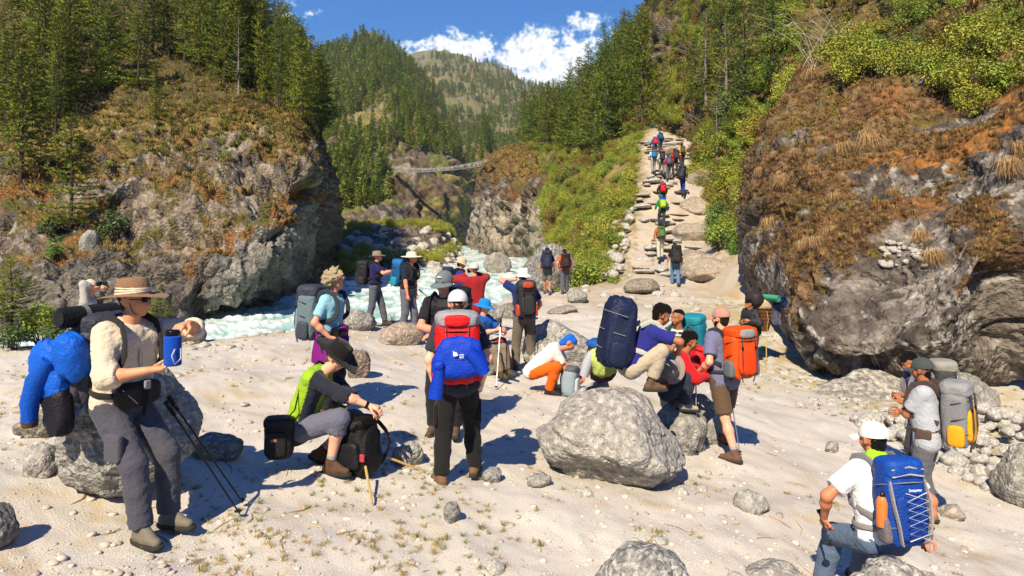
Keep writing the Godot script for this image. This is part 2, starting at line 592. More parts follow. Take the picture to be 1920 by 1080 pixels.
func left_paint(p: Vector3, u: float, v: float) -> Color:
	var b := noise("rk", 53, 1.0, 5)
	var c := mixed_rock(p, 2.6)
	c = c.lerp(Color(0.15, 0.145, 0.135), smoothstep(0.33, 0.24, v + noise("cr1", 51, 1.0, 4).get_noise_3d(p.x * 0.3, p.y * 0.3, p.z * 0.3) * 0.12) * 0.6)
	if v < 0.34 and u > 0.42 and u < 0.72:    # the smooth pale overhang above the river
		var s := noise("cr1", 51, 1.0, 4).get_noise_3d(p.x * 0.9, p.y * 0.25, p.z * 0.9)
		c = c.lerp(Color(0.42, 0.39, 0.33).lerp(Color(0.20, 0.19, 0.17), clampf(0.5 + s * 1.5, 0, 1)), 0.75)
	var t1 := b.get_noise_3d(p.x * 0.22, p.y * 0.3, p.z * 0.22)
	var t2 := b.get_noise_3d(p.x * 0.7 + 9.0, p.y * 0.7, p.z * 0.7)
	var t3 := b.get_noise_3d(p.x * 1.9, p.y * 1.9 + 5.0, p.z * 1.9)
	# where turf has a hold: little on the cliff, much on the shelves, all of the forest floor
	var hold := table([[0.0, -0.9], [0.24, -0.36], [0.32, 0.04], [0.42, 0.08], [0.52, 0.14], [0.60, 0.40], [0.75, 0.6], [1.0, 0.7]], v) - 0.25 * smoothstep(0.72, 0.85, u)
	var turf := smoothstep(-0.03, 0.05, hold + t1 * 0.75 + t2 * 0.5 + t3 * 0.22 - 0.06)
	var grass := Color(0.36, 0.25, 0.085).lerp(Color(0.12, 0.115, 0.03), clampf(0.5 + t2 * 1.8 + t3 * 0.8, 0, 1))
	grass = grass.lerp(Color(0.30, 0.125, 0.045), smoothstep(0.02, 0.2, t1 - t3 * 0.4) * (1.0 - smoothstep(0.45, 0.6, v)) * 0.8)
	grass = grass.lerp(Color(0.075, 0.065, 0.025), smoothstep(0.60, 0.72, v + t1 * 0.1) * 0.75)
	return c.lerp(grass, turf)

func mid_displace(p: Vector3, _u: float, v: float) -> float:
	return crag(p, 22.0, 9.0) * (1.0 - 0.6 * smoothstep(0.45, 0.7, v)) + crag(p, 6.0, 1.6)

func mid_paint(p: Vector3, _u: float, v: float) -> Color:
	var b := noise("rk", 53, 1.0, 5)
	var c := mixed_rock(p, 22.0) * 0.72
	var t1 := b.get_noise_3d(p.x * 0.03, p.y * 0.035, p.z * 0.03)
	var t2 := b.get_noise_3d(p.x * 0.09, p.y * 0.09, p.z * 0.09)
	var hold := table([[0.0, 0.25], [0.12, -0.05], [0.4, 0.0], [0.55, 0.16], [0.75, 0.3], [1.0, 0.12]], v)
	var turf := smoothstep(-0.04, 0.08, hold + t1 * 0.8 + t2 * 0.5 - 0.05)
	var grass := Color(0.33, 0.235, 0.085).lerp(Color(0.14, 0.16, 0.04), clampf(0.45 + t2 * 1.6 + smoothstep(0.5, 0.75, v) * 0.35, 0, 1))
	return c.lerp(grass, turf)

func far_displace(p: Vector3, _u: float, _v: float) -> float:
	return crag(p, 90.0, 20.0)

func far_paint(p: Vector3, _u: float, v: float) -> Color:
	var b := noise("rk", 53, 1.0, 5)
	var t1 := b.get_noise_3d(p.x * 0.008, p.y * 0.01, p.z * 0.008)
	var t2 := b.get_noise_3d(p.x * 0.04, p.y * 0.04, p.z * 0.04)
	var c := Color(0.24, 0.19, 0.09).lerp(Color(0.13, 0.16, 0.05), clampf(0.5 + t1 * 1.5 + t2, 0, 1))
	return c.lerp(Color(0.30, 0.27, 0.24), smoothstep(0.24, 0.36, t2 + t1 * 0.4) * 0.6)

func knoll_displace(p: Vector3, _u: float, v: float) -> float:
	return crag(p, 7.0, 2.2) * (1.0 - 0.5 * smoothstep(0.7, 0.85, v)) + crag(p, 2.2, 0.45)

func knoll_paint(p: Vector3, _u: float, v: float) -> Color:
	var b := noise("rk", 53, 1.0, 5)
	var c := mixed_rock(p, 7.0)
	var streak := b.get_noise_3d(p.x * 0.45, p.y * 0.05, p.z * 0.45)
	var pale := smoothstep(0.02, 0.12, v) * (1.0 - smoothstep(0.36, 0.46, v + streak * 0.08))
	c = c.lerp(Color(0.68, 0.59, 0.47).lerp(Color(0.27, 0.22, 0.17), smoothstep(0.0, 0.25, streak)), pale * 0.85)
	var t1 := b.get_noise_3d(p.x * 0.09, p.y * 0.12, p.z * 0.09)
	var t2 := b.get_noise_3d(p.x * 0.3, p.y * 0.3, p.z * 0.3)
	var hold := table([[0.0, -0.6], [0.38, -0.5], [0.5, 0.0], [0.68, 0.3], [1.0, 0.7]], v)
	var turf := smoothstep(-0.04, 0.06, hold + t1 * 0.8 + t2 * 0.5)
	var grass := Color(0.36, 0.23, 0.09).lerp(Color(0.17, 0.14, 0.045), clampf(0.4 + t2 * 1.6, 0, 1)).lerp(Color(0.27, 0.10, 0.04), smoothstep(0.12, 0.25, t1) * 0.6)
	return c.lerp(grass, turf)

func bank_displace(p: Vector3, _u: float, _v: float) -> float:
	return crag(p, 2.6, 0.55) + crag(p, 0.8, 0.2)

func bank_paint(p: Vector3, u: float, v: float) -> Color:
	var b := noise("rk", 53, 1.0, 5)
	var c := mixed_rock(p, 1.6) * 1.25
	var t1 := b.get_noise_3d(p.x * 0.12, p.y * 0.4, p.z * 0.12)
	var t2 := b.get_noise_3d(p.x * 0.5, p.y * 0.5, p.z * 0.5)
	c = c.lerp(Color(0.34, 0.31, 0.26), smoothstep(0.16, 0.02, u) * 0.8)
	var hold := table([[0.0, -0.7], [0.2, -0.4], [0.4, -0.22], [0.6, -0.4], [0.76, -0.15], [0.86, 0.3], [1.0, 0.5]], v) - 0.6 * smoothstep(0.2, 0.05, u)
	var turf := smoothstep(-0.03, 0.07, hold + t1 * 0.6 + t2 * 0.5)
	return c.lerp(Color(0.17, 0.19, 0.045).lerp(Color(0.30, 0.24, 0.10), clampf(0.5 + t2 * 1.5, 0, 1)), turf)

func hill_displace(p: Vector3, _u: float, _v: float) -> float:
	return crag(p, 5.0, 1.3) + crag(p, 1.6, 0.3)

func hill_paint(p: Vector3, u: float, _v: float) -> Color:
	var b := noise("rk", 53, 1.0, 5)
	var c := mixed_rock(p, 4.0)
	var t1 := b.get_noise_3d(p.x * 0.11, p.y * 0.13, p.z * 0.11)
	var t2 := b.get_noise_3d(p.x * 0.4, p.y * 0.4, p.z * 0.4)
	var turf := smoothstep(-0.05, 0.06, 0.24 + t1 * 0.7 + t2 * 0.4)
	var grass := Color(0.28, 0.19, 0.075).lerp(Color(0.11, 0.12, 0.03), clampf(0.55 + t2 * 1.7 + t1, 0, 1))
	return c.lerp(grass, turf)

func great_displace(p: Vector3, u: float, v: float) -> float:
	var e := crag(p, 2.4, 0.50) * (0.45 + 0.55 * smoothstep(0.05, 0.3, v)) + crag(p + Vector3(9, 3, 0), 0.6, 0.07)
	# slanting grooves and the deep undercut above the lower slab
	var a := noise("cr1", 51, 1.0, 4)
	var g := p.y * 0.85 + p.x * 0.35 + p.z * 0.2 + a.get_noise_3d(p.x * 0.35, p.y * 0.35, p.z * 0.35) * 1.3
	e -= 0.11 * smoothstep(0.80, 0.97, sin(g * 1.6)) * smoothstep(0.05, 0.2, a.get_noise_3d(p.x * 0.5, 3.0 + p.y * 0.5, p.z * 0.5) + 0.2)
	var cut := 0.13 + 0.03 * sin(u * 31.0)
	if u > 0.38 and u < 0.66:
		e -= 0.85 * exp(-pow((v - cut) / 0.030, 2.0)) * smoothstep(0.38, 0.44, u) * smoothstep(0.66, 0.60, u)
	# the hollow at the right end
	e -= 1.0 * exp(-pow((u - 0.82) / 0.035, 2.0) - pow((v - 0.30) / 0.13, 2.0))
	return e

func great_paint(p: Vector3, u: float, v: float) -> Color:
	var b := noise("rk", 53, 1.0, 5)
	var c := Color(0.29, 0.255, 0.22).lerp(Color(0.115, 0.094, 0.08), clampf(0.5 + b.get_noise_3d(p.x * 0.8, p.y * 0.5, p.z * 0.8) * 1.6, 0, 1))
	var s := b.get_noise_3d(p.x * 2.6, p.y * 2.6, p.z * 2.6)
	var t1 := b.get_noise_3d(p.x * 0.32, p.y * 0.38, p.z * 0.32 + 11.0)
	var t2 := b.get_noise_3d(p.x * 1.0 + 4.0, p.y * 1.0, p.z * 1.0)
	c = c.lerp(Color(0.52, 0.50, 0.46), smoothstep(0.13, 0.25, s + t1 * 0.5 - 0.04 * smoothstep(0.35, 0.1, v)) * 0.65)
	c = c.lerp(Color(0.078, 0.062, 0.05), smoothstep(0.12, 0.24, -s * 0.5 - t2 + t1 * 0.3 - 0.16 * smoothstep(0.34, 0.12, v)) * 0.85)
	# dry brown moss and turf over the left and upper face, bare below
	var hold := table([[0.0, -0.9], [0.16, -0.45], [0.28, 0.0], [0.45, 0.10], [0.62, 0.14], [0.8, 0.34], [1.0, 0.5]], v) + table([[0.0, -0.1], [0.15, 0.08], [0.36, 0.10], [0.48, -0.08], [0.60, -0.26], [0.75, -0.32], [1.0, -0.2]], u)
	var turf := smoothstep(-0.02, 0.06, hold + t1 * 0.85 + t2 * 0.6 + s * 0.3)
	var grass := Color(0.31, 0.185, 0.085).lerp(Color(0.10, 0.06, 0.035), clampf(0.5 + t2 * 1.4 + s, 0, 1))
	grass = grass.lerp(Color(0.38, 0.16, 0.035), smoothstep(0.05, 0.2, t1 + s * 0.4) * smoothstep(0.5, 0.66, v) * smoothstep(0.35, 0.5, u) * 0.8)
	grass = grass.lerp(Color(0.20, 0.16, 0.02), smoothstep(0.08, 0.2, -t1 + s * 0.4) * 0.6)
	return c.lerp(grass, turf)

func build_river() -> void:
	var nu := 230
	var nv := 260
	var pos := PackedVector3Array()
	var col := PackedColorArray()
	pos.resize(nu * nv)
	col.resize(nu * nv)
	var n1 := noise("w1", 61, 1.0, 3)
	var n2 := noise("w2", 62, 1.0, 5)
	for j in nv:
		var d := 15.0 * exp(3.2 * j / (nv - 1.0))
		for i in nu:
			var u := i / (nu - 1.0)
			var x := lerpf(-0.72 * d - 3.0, 0.10 * d + 1.5, u)
			# along and across the current, which runs toward the left foreground
			var fl := Vector2(-0.62, -0.78)
			if d > 52.0: fl = Vector2(0.05, -1.0)
			var al := x * fl.x + d * fl.y
			var ac := x * -fl.y + d * fl.x
			var lump := n1.get_noise_2d(al * 0.16, ac * 0.34)
			var chop := n2.get_noise_2d(al * 0.55, ac * 1.2)
			var fine := n2.get_noise_2d(al * 1.6 + 30.0, ac * 3.4)
			var y := -1.55 + 0.0016 * maxf(d - 45.0, 0.0) + lump * 0.26 + chop * 0.20 + fine * 0.07
			pos[j * nu + i] = Vector3(x, y, -d)
			var foam := smoothstep(-0.12, 0.30, lump * 0.6 + chop * 0.75 + fine * 0.5 - 0.05)
			var c := Color(0.22, 0.40, 0.37).lerp(Color(0.42, 0.58, 0.53), clampf(0.5 + lump * 1.5, 0, 1))
			col[j * nu + i] = c.lerp(Color(0.84, 0.88, 0.87), foam * 0.9)
	tag(obj("river", grid_mesh(pos, nu, nv, col), M.water), "", "", "", "structure")

func build_terrain() -> void:
	build_ground()
	build_river()
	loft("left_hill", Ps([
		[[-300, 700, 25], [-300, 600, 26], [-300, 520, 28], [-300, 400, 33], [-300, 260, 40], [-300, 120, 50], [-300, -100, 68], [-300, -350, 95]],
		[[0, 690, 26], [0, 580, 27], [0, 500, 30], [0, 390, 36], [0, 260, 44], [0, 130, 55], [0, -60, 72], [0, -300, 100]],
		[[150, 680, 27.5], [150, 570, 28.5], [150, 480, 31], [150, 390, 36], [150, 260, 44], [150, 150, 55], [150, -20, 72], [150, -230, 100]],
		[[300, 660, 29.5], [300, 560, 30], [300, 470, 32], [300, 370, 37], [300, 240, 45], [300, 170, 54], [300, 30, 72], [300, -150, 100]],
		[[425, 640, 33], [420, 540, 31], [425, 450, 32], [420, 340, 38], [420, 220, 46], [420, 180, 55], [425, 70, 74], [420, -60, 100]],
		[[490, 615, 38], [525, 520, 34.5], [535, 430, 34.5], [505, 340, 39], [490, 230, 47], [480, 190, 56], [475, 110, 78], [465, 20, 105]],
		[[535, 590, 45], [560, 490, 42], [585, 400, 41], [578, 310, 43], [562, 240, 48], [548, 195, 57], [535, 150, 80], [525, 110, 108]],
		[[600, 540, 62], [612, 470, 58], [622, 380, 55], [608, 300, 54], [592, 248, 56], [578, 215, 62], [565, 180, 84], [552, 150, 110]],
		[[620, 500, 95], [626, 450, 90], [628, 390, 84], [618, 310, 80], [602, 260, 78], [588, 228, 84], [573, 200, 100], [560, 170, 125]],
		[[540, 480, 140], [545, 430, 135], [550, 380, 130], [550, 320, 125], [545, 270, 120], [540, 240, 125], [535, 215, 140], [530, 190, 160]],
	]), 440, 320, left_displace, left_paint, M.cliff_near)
	loft("middle_mountain", Ps([
		[[500, 480, 270], [505, 360, 310], [520, 280, 390], [540, 200, 510], [555, 150, 650], [565, 135, 780]],
		[[600, 475, 240], [600, 360, 270], [600, 280, 345], [600, 190, 480], [595, 130, 640], [590, 105, 780]],
		[[650, 475, 230], [645, 365, 255], [640, 285, 320], [635, 190, 450], [625, 115, 620], [618, 92, 770]],
		[[710, 475, 232], [705, 370, 250], [690, 300, 300], [680, 200, 430], [675, 110, 600], [672, 66, 760]],
		[[770, 475, 240], [770, 360, 252], [755, 295, 290], [735, 200, 400], [715, 115, 580], [700, 64, 755]],
		[[835, 475, 255], [830, 365, 265], [815, 310, 300], [795, 230, 390], [765, 160, 540], [740, 92, 760]],
		[[868, 458, 300], [862, 400, 305], [850, 335, 325], [838, 285, 390], [815, 215, 530], [780, 130, 770]],
		[[890, 460, 400], [880, 400, 410], [870, 340, 430], [862, 300, 480], [850, 250, 610], [825, 180, 830]],
		[[860, 460, 520], [850, 400, 530], [840, 340, 550], [835, 300, 600], [830, 260, 720], [815, 200, 900]],
	]), 210, 190, mid_displace, mid_paint, M.mountain)
	loft("gorge_wall", Ps([   # far side of the gorge behind the knoll
		[[884, 460, 470], [886, 400, 465], [888, 330, 460], [894, 285, 465], [898, 275, 490]],
		[[890, 460, 430], [890, 400, 425], [893, 330, 420], [899, 258, 425], [903, 252, 450]],
		[[922, 460, 420], [922, 400, 415], [922, 330, 415], [918, 260, 422], [916, 252, 450]],
		[[940, 460, 450], [936, 400, 450], [930, 340, 455], [924, 300, 465], [920, 280, 500]],
	]), 60, 60, mid_displace_small, mid_paint, M.mountain)
	loft("far_mountain", Ps([
		[[480, 440, 900], [520, 280, 1000], [580, 200, 1300], [640, 160, 1700]],
		[[700, 330, 800], [720, 230, 1000], [730, 150, 1300], [735, 108, 1700]],
		[[800, 330, 640], [800, 220, 900], [795, 140, 1250], [790, 92, 1700]],
		[[860, 330, 560], [860, 230, 820], [850, 145, 1200], [845, 91, 1700]],
		[[930, 345, 500], [930, 250, 730], [922, 170, 1100], [912, 114, 1650]],
		[[1000, 345, 470], [1000, 260, 680], [992, 200, 1000], [985, 150, 1550]],
		[[1080, 340, 450], [1080, 260, 640], [1075, 210, 950], [1070, 170, 1450]],
		[[1230, 340, 450], [1230, 270, 640], [1230, 230, 950], [1230, 210, 1450]],
	]), 150, 110, far_displace, far_paint, M.mountain)
	loft("river_knoll", Ps([
		[[876, 480, 230], [880, 430, 225], [884, 380, 225], [892, 330, 225], [905, 300, 228], [925, 285, 240]],
		[[897, 482, 160], [900, 425, 155], [903, 365, 155], [915, 315, 160], [932, 288, 168], [950, 272, 185]],
		[[935, 485, 132], [932, 425, 126], [928, 372, 126], [938, 322, 132], [958, 292, 145], [970, 270, 170]],
		[[1000, 488, 114], [992, 435, 110], [982, 385, 112], [985, 325, 118], [1000, 288, 132], [1005, 266, 160]],
		[[1062, 485, 96], [1048, 435, 92], [1052, 392, 96], [1050, 332, 106], [1050, 288, 122], [1042, 264, 150]],
		[[1130, 490, 84], [1115, 440, 86], [1112, 390, 92], [1110, 330, 102], [1100, 288, 120], [1090, 258, 150]],
	]), 150, 130, knoll_displace, knoll_paint, M.cliff)
	loft("far_bank", Ps([
		[[520, 590, 45], [540, 540, 46], [556, 500, 47], [566, 470, 48], [576, 440, 50], [590, 410, 60]],
		[[575, 565, 48], [588, 530, 51], [598, 500, 54], [602, 475, 58], [600, 450, 62], [596, 420, 75]],
		[[640, 552, 50], [650, 525, 60], [650, 495, 74], [645, 470, 90], [630, 440, 120], [620, 415, 230]],
		[[690, 545, 54], [700, 520, 66], [705, 485, 88], [695, 450, 112], [690, 424, 145], [680, 415, 230]],
		[[750, 538, 58], [755, 512, 72], [760, 482, 92], [755, 452, 115], [750, 422, 142], [740, 415, 230]],
		[[805, 528, 64], [805, 505, 78], [808, 478, 102], [802, 456, 122], [800, 423, 142], [790, 416, 230]],
		[[862, 508, 84], [852, 490, 100], [846, 472, 125], [842, 455, 140], [836, 430, 150], [830, 420, 230]],
		[[872, 480, 190], [868, 468, 200], [862, 460, 215], [855, 450, 230], [852, 440, 250], [850, 436, 280]],
	]), 190, 130, bank_displace, bank_paint, M.cliff)
	loft("right_hill", Ps([
		[[1010, 495, 56], [1020, 450, 64], [1020, 370, 84], [1010, 300, 112], [990, 278, 145], [975, 262, 190]],
		[[1050, 495, 48], [1062, 440, 58], [1060, 365, 78], [1050, 300, 106], [1035, 265, 136], [1020, 240, 180]],
		[[1110, 490, 43], [1125, 400, 56], [1118, 335, 76], [1095, 280, 105], [1075, 245, 132], [1055, 215, 170]],
		[[1170, 470, 41], [1190, 350, 56], [1182, 275, 75], [1160, 215, 100], [1140, 180, 130], [1120, 150, 170]],
		[[1225, 345, 50], [1235, 275, 62], [1225, 200, 78], [1210, 145, 100], [1190, 105, 130], [1170, 85, 170]],
		[[1310, 390, 42], [1300, 270, 52], [1285, 150, 66], [1262, 60, 88], [1240, 0, 120], [1220, -30, 160]],
		[[1390, 450, 32], [1385, 300, 39], [1365, 160, 50], [1340, 30, 68], [1310, -90, 95], [1290, -180, 130]],
		[[1540, 330, 28], [1530, 200, 34], [1495, 80, 44], [1450, -70, 62], [1420, -270, 92], [1400, -400, 130]],
		[[1720, 260, 24], [1700, 120, 30], [1660, -10, 40], [1620, -200, 58], [1580, -420, 88], [1560, -560, 130]],
		[[1920, 180, 20], [1900, 40, 27], [1860, -110, 38], [1820, -330, 56], [1780, -560, 86], [1760, -700, 130]],
		[[2200, 120, 17], [2200, -40, 24], [2200, -220, 36], [2200, -450, 54], [2200, -700, 86], [2200, -800, 130]],
	]), 240, 150, hill_displace, hill_paint, M.cliff)
	loft("great_rock", Ps([
		[[1440, 520, 38], [1430, 440, 38], [1440, 380, 38], [1470, 280, 39], [1500, 215, 40], [1540, 160, 41], [1580, 120, 44]],
		[[1396, 520, 29.5], [1382, 440, 29], [1388, 380, 29.5], [1412, 280, 30], [1442, 215, 31], [1485, 155, 33], [1530, 110, 37]],
		[[1402, 548, 25.5], [1386, 470, 24.4], [1398, 380, 24], [1428, 280, 24.6], [1466, 205, 26], [1520, 140, 29], [1570, 85, 33]],
		[[1456, 610, 20.5], [1440, 540, 19.4], [1444, 430, 19.6], [1462, 340, 20.6], [1502, 250, 22], [1560, 160, 25], [1610, 80, 30]],
		[[1506, 680, 17], [1478, 600, 15.9], [1492, 490, 16.6], [1510, 390, 17.6], [1552, 290, 19.4], [1606, 180, 22.6], [1650, 85, 28]],
		[[1532, 712, 15.9], [1506, 650, 14.7], [1540, 520, 15.6], [1572, 415, 16.6], [1614, 310, 18.2], [1664, 195, 21], [1700, 92, 26.5]],
		[[1600, 730, 15.2], [1588, 672, 14.0], [1620, 540, 14.8], [1655, 428, 15.8], [1694, 318, 17.2], [1736, 210, 20], [1772, 100, 25]],
		[[1700, 742, 14.6], [1692, 668, 13.5], [1712, 540, 13.9], [1742, 428, 14.9], [1772, 318, 16.4], [1806, 200, 19], [1838, 88, 24]],
		[[1806, 742, 14.4], [1796, 652, 13.0], [1806, 530, 13.1], [1830, 410, 14.1], [1852, 290, 15.7], [1878, 172, 18.5], [1900, 68, 23]],
		[[1900, 725, 14.6], [1890, 620, 13.7], [1894, 500, 13.2], [1910, 370, 13.8], [1930, 240, 15.4], [1950, 130, 18], [1966, 40, 22]],
		[[2020, 735, 13.6], [2010, 630, 12.4], [2010, 490, 12.2], [2020, 350, 13], [2040, 220, 14.8], [2060, 110, 17.6], [2080, 20, 21]],
		[[2250, 760, 12], [2250, 640, 11.5], [2250, 480, 11.5], [2250, 340, 12.4], [2260, 200, 14.4], [2280, 90, 17], [2300, 0, 20]],
	]), 460, 330, great_displace, great_paint, M.cliff_near)

func mid_displace_small(p: Vector3, _u: float, _v: float) -> float:
	return crag(p, 10.0, 2.4) + crag(p, 4.0, 0.8)

# ------------------------------------------------------------------ vegetation
func unit_ball(r: RandomNumberGenerator) -> Vector3:
	while true:
		var p := Vector3(r.randf_range(-1, 1), r.randf_range(-1, 1), r.randf_range(-1, 1))
		if p.length_squared() <= 1.0: return p
	return Vector3.ZERO

# a conifer 10 m tall: [trunk, crown]
func pine_meshes(sd: int, width: float, from: float, density: float, tone: Color, gaps: float) -> Array:
	var r := RandomNumberGenerator.new()
	r.seed = sd
	var h := 10.0
	var lean := Vector3(r.randf_range(-0.25, 0.25), 0, r.randf_range(-0.25, 0.25))
	var axis := func(t: float) -> Vector3: return Vector3(0, h * t, 0) + lean * sin(t * 3.0) * (1.0 - t * 0.3)
	var b := Build.new()
	var pts := []
	var rad := []
	for k in 9:
		var t := k / 8.0
		pts.append(axis.call(t * 0.985) - (Vector3(0, 0.5, 0) if k == 0 else Vector3.ZERO))
		rad.append(lerpf(0.17, 0.015, pow(t, 0.85)))
	b.tube(pts, rad, 7, false)
	var c := Build.new()
	var t := from
	while t < 0.985:
		var nb := r.randi_range(4, 6)
		var turn := r.randf() * TAU
		var reach := width * h * pow(1.0 - t, 0.72) * minf(1.0, 0.55 + (t - from) * 4.0) + 0.12
		for q in nb:
			if r.randf() < gaps: continue
			var an := turn + TAU * q / nb + r.randf_range(-0.35, 0.35)
			var out := Vector3(cos(an), 0, sin(an))
			var side := Vector3(-out.z, 0, out.x)
			var length := reach * r.randf_range(0.62, 1.15)
			var rise := lerpf(-0.22, 0.75, pow(t, 1.6)) + r.randf_range(-0.12, 0.12)
			var root: Vector3 = axis.call(t)
			if length > 0.4:
				b.tube([root, root + out * length * 0.5 + Vector3(0, length * 0.5 * rise, 0), root + out * length * 0.92 + Vector3(0, length * (0.92 * rise + 0.10), 0)], [0.035, 0.022, 0.008], 3, false)
			var s := 0.22
			while s <= 1.0:
				var at := root + out * length * s + Vector3(0, length * (rise * s + 0.14 * s * s), 0)
				var spread := (0.10 + 0.30 * (1.0 - s)) * length * 0.75
				var count := maxi(1, int(round((1.0 + spread * 2.6) * density)))
				for m in count:
					var lateral := r.randf_range(-1, 1)
					var p := at + side * spread * lateral + Vector3(0, r.randf_range(-0.05, 0.06) - absf(lateral) * spread * 0.18, 0)
					var dir := (out * r.randf_range(0.5, 1.0) + side * lateral * 0.8 + Vector3(0, r.randf_range(0.05, 0.5), 0)).normalized()
					var g := r.randf_range(0.62, 1.22)
					c.col = Color(tone.r * g * r.randf_range(0.9, 1.15), tone.g * g, tone.b * g)
					for e in 6:
						var d2 := (dir + unit_ball(r) * 0.75).normalized()
						var w := d2.cross(Vector3(r.randf_range(-1, 1), r.randf_range(0.2, 1), r.randf_range(-1, 1))).normalized() * 0.032
						var ln := r.randf_range(0.20, 0.36)
						var nn := (out * 0.45 + Vector3(0, 0.75, 0) + unit_ball(r) * 0.55).normalized()
						c.tri(p - w, p + w, p + d2 * ln, nn)
				s += 0.15 / maxf(length, 0.5) * 1.15
		t += r.randf_range(0.026, 0.044)
	return [b.mesh(), c.mesh()]

# a small conifer for distant slopes, 10 m tall, one mesh
func far_pine_mesh(sd: int, width: float, tone: Color) -> ArrayMesh:
	var r := RandomNumberGenerator.new()
	r.seed = sd
	var c := Build.new()
	c.col = Color(0.09, 0.07, 0.05)
	c.tube([Vector3(0, -1, 0), Vector3(0, 9.4, 0)], [0.2, 0.03], 4, false)
	var t := 0.10
	while t < 0.99:
		var reach := width * 10.0 * pow(1.0 - t, 0.75) + 0.25
		for q in 7:
			var an := r.randf() * TAU
			var out := Vector3(cos(an), 0, sin(an))
			var side := Vector3(-out.z, 0, out.x)
			for m in 3:
				var s := r.randf_range(0.25, 1.0)
				var p := Vector3(0, 10.0 * t, 0) + out * reach * s * r.randf_range(0.5, 1.0) + side * r.randf_range(-0.3, 0.3) * reach
				p.y += (r.randf() - 0.5) * 0.5 - s * reach * 0.10
				var g := r.randf_range(0.55, 1.25)
				c.col = Color(tone.r * g, tone.g * g, tone.b * g)
				var d2 := (out + Vector3(0, r.randf_range(-0.1, 0.5), 0) + unit_ball(r) * 0.7).normalized()
				var w := d2.cross(Vector3(r.randf_range(-1, 1), 1, r.randf_range(-1, 1))).normalized() * 0.24
				c.tri(p - w, p + w, p + d2 * r.randf_range(0.6, 1.0), (out * 0.5 + Vector3(0, 0.8, 0) + unit_ball(r) * 0.5).normalized())
		t += 0.05
	return c.mesh()

# a leafy shrub about 2 m across and tall: [stems, foliage]
func bush_meshes(sd: int, leaf: float, count: int, tone: Color, tone2: Color, upright := 1.0) -> Array:
	var r := RandomNumberGenerator.new()
	r.seed = sd
	var b := Build.new()
	var c := Build.new()
	var clumps := []
	for k in 13:
		var p := unit_ball(r) * Vector3(0.72, 0.55 * upright, 0.72) + Vector3(0, 0.72 * upright, 0)
		clumps.append([p, r.randf_range(0.22, 0.42)])
		b.tube([Vector3(r.randf_range(-0.1, 0.1), -0.2, r.randf_range(-0.1, 0.1)), p * Vector3(0.5, 0.5, 0.5) + unit_ball(r) * 0.1, p + Vector3(0, 0.1, 0)], [0.03, 0.018, 0.006], 4, false)
	for k in count:
		var cl: Array = clumps[r.randi() % clumps.size()]
		var q := unit_ball(r).normalized() * pow(r.randf(), 0.45)
		var p: Vector3 = cl[0] + q * cl[1]
		var nn := (q + Vector3(0, 0.6, 0) + unit_ball(r) * 0.5).normalized()
		var ax := nn.cross(unit_ball(r)).normalized()
		var bx := nn.cross(ax)
		var l := leaf * r.randf_range(0.6, 1.3)
		c.col = tone.lerp(tone2, r.randf()) * r.randf_range(0.7, 1.25)
		c.col.a = 1.0
		var m1 := ax * l + nn * l * 0.15
		c.tri(p - ax * l, p + bx * l * 0.42, p + m1, nn)
		c.tri(p - ax * l, p + m1, p - bx * l * 0.42, nn)
	return [b.mesh(), c.mesh()]

# a tussock of drooping blades, about 1 m across
func tuft_mesh(sd: int, blades: int, tone: Color, tone2: Color, droop: float, width := 0.012, lean := Vector3.ZERO) -> ArrayMesh:
	var r := RandomNumberGenerator.new()
	r.seed = sd
	var c := Build.new()
	for k in blades:
		var an := r.randf() * TAU
		var out := (Vector3(cos(an), 0, sin(an)) * r.randf_range(0.2, 1.0) + lean).limit_length(1.2)
		var root := Vector3(r.randf_range(-0.12, 0.12), -0.04, r.randf_range(-0.12, 0.12))
		var ln := r.randf_range(0.45, 0.9)
		var mid := root + out * ln * 0.38 + Vector3(0, ln * r.randf_range(0.35, 0.6), 0)
		var tip := mid + out * ln * 0.45 + Vector3(0, ln * (0.28 - droop * r.randf_range(0.3, 1.0)), 0)
		var w := out.cross(Vector3.UP).normalized() * width
		c.col = tone.lerp(tone2, r.randf()) * r.randf_range(0.75, 1.2)
		c.col.a = 1.0
		var nn := (Vector3(0, 0.8, 0) + out * 0.5 + unit_ball(r) * 0.4).normalized()
		c.tri(root - w, root + w, mid + w * 0.8, nn)
		c.tri(root - w, mid + w * 0.8, mid - w * 0.8, nn)
		c.tri(mid - w * 0.8, mid + w * 0.8, tip, nn)
	return c.mesh()

func multi(called: String, m: Mesh, material: Material, xfs: Array, cols: Array, label: String, category: String) -> void:
	var mm := MultiMesh.new()
	mm.transform_format = MultiMesh.TRANSFORM_3D
	mm.use_colors = true
	mm.mesh = m
	mm.instance_count = xfs.size()
	for k in xfs.size():
		mm.set_instance_transform(k, xfs[k])
		mm.set_instance_color(k, cols[k])
	var o := MultiMeshInstance3D.new()
	o.name = numbered(called)
	o.multimesh = mm
	o.material_override = material
	add_child(o)
	tag(o, label, category, "", "stuff")

# the surface point seen nearest to a pixel
func at_px(key: String, px: float, py: float) -> Vector3:
	var s: Dictionary = S[key]
	if not s.has("px"):
		var xs := PackedVector2Array()
		for p in s.pos: xs.append(pixel(p))
		s.px = xs
	var best := 1e9
	var hit := 0
	var want := Vector2(px, py)
	var xs2: PackedVector2Array = s.px
	var ps: PackedVector3Array = s.pos
	for k in xs2.size():
		var dd := xs2[k].distance_squared_to(want)
		if dd < best + 60.0:
			var score := dd - ps[k].z * 0.05
			if score < best:
				best = score
				hit = k
	s.hit = hit
	return ps[hit]

func pick(key: String, u: float, v: float) -> int:
	var s: Dictionary = S[key]
	return clampi(int(v * (s.nv - 1)), 0, s.nv - 1) * int(s.nu) + clampi(int(u * (s.nu - 1)), 0, s.nu - 1)

var pines := []
var pine_mats := []

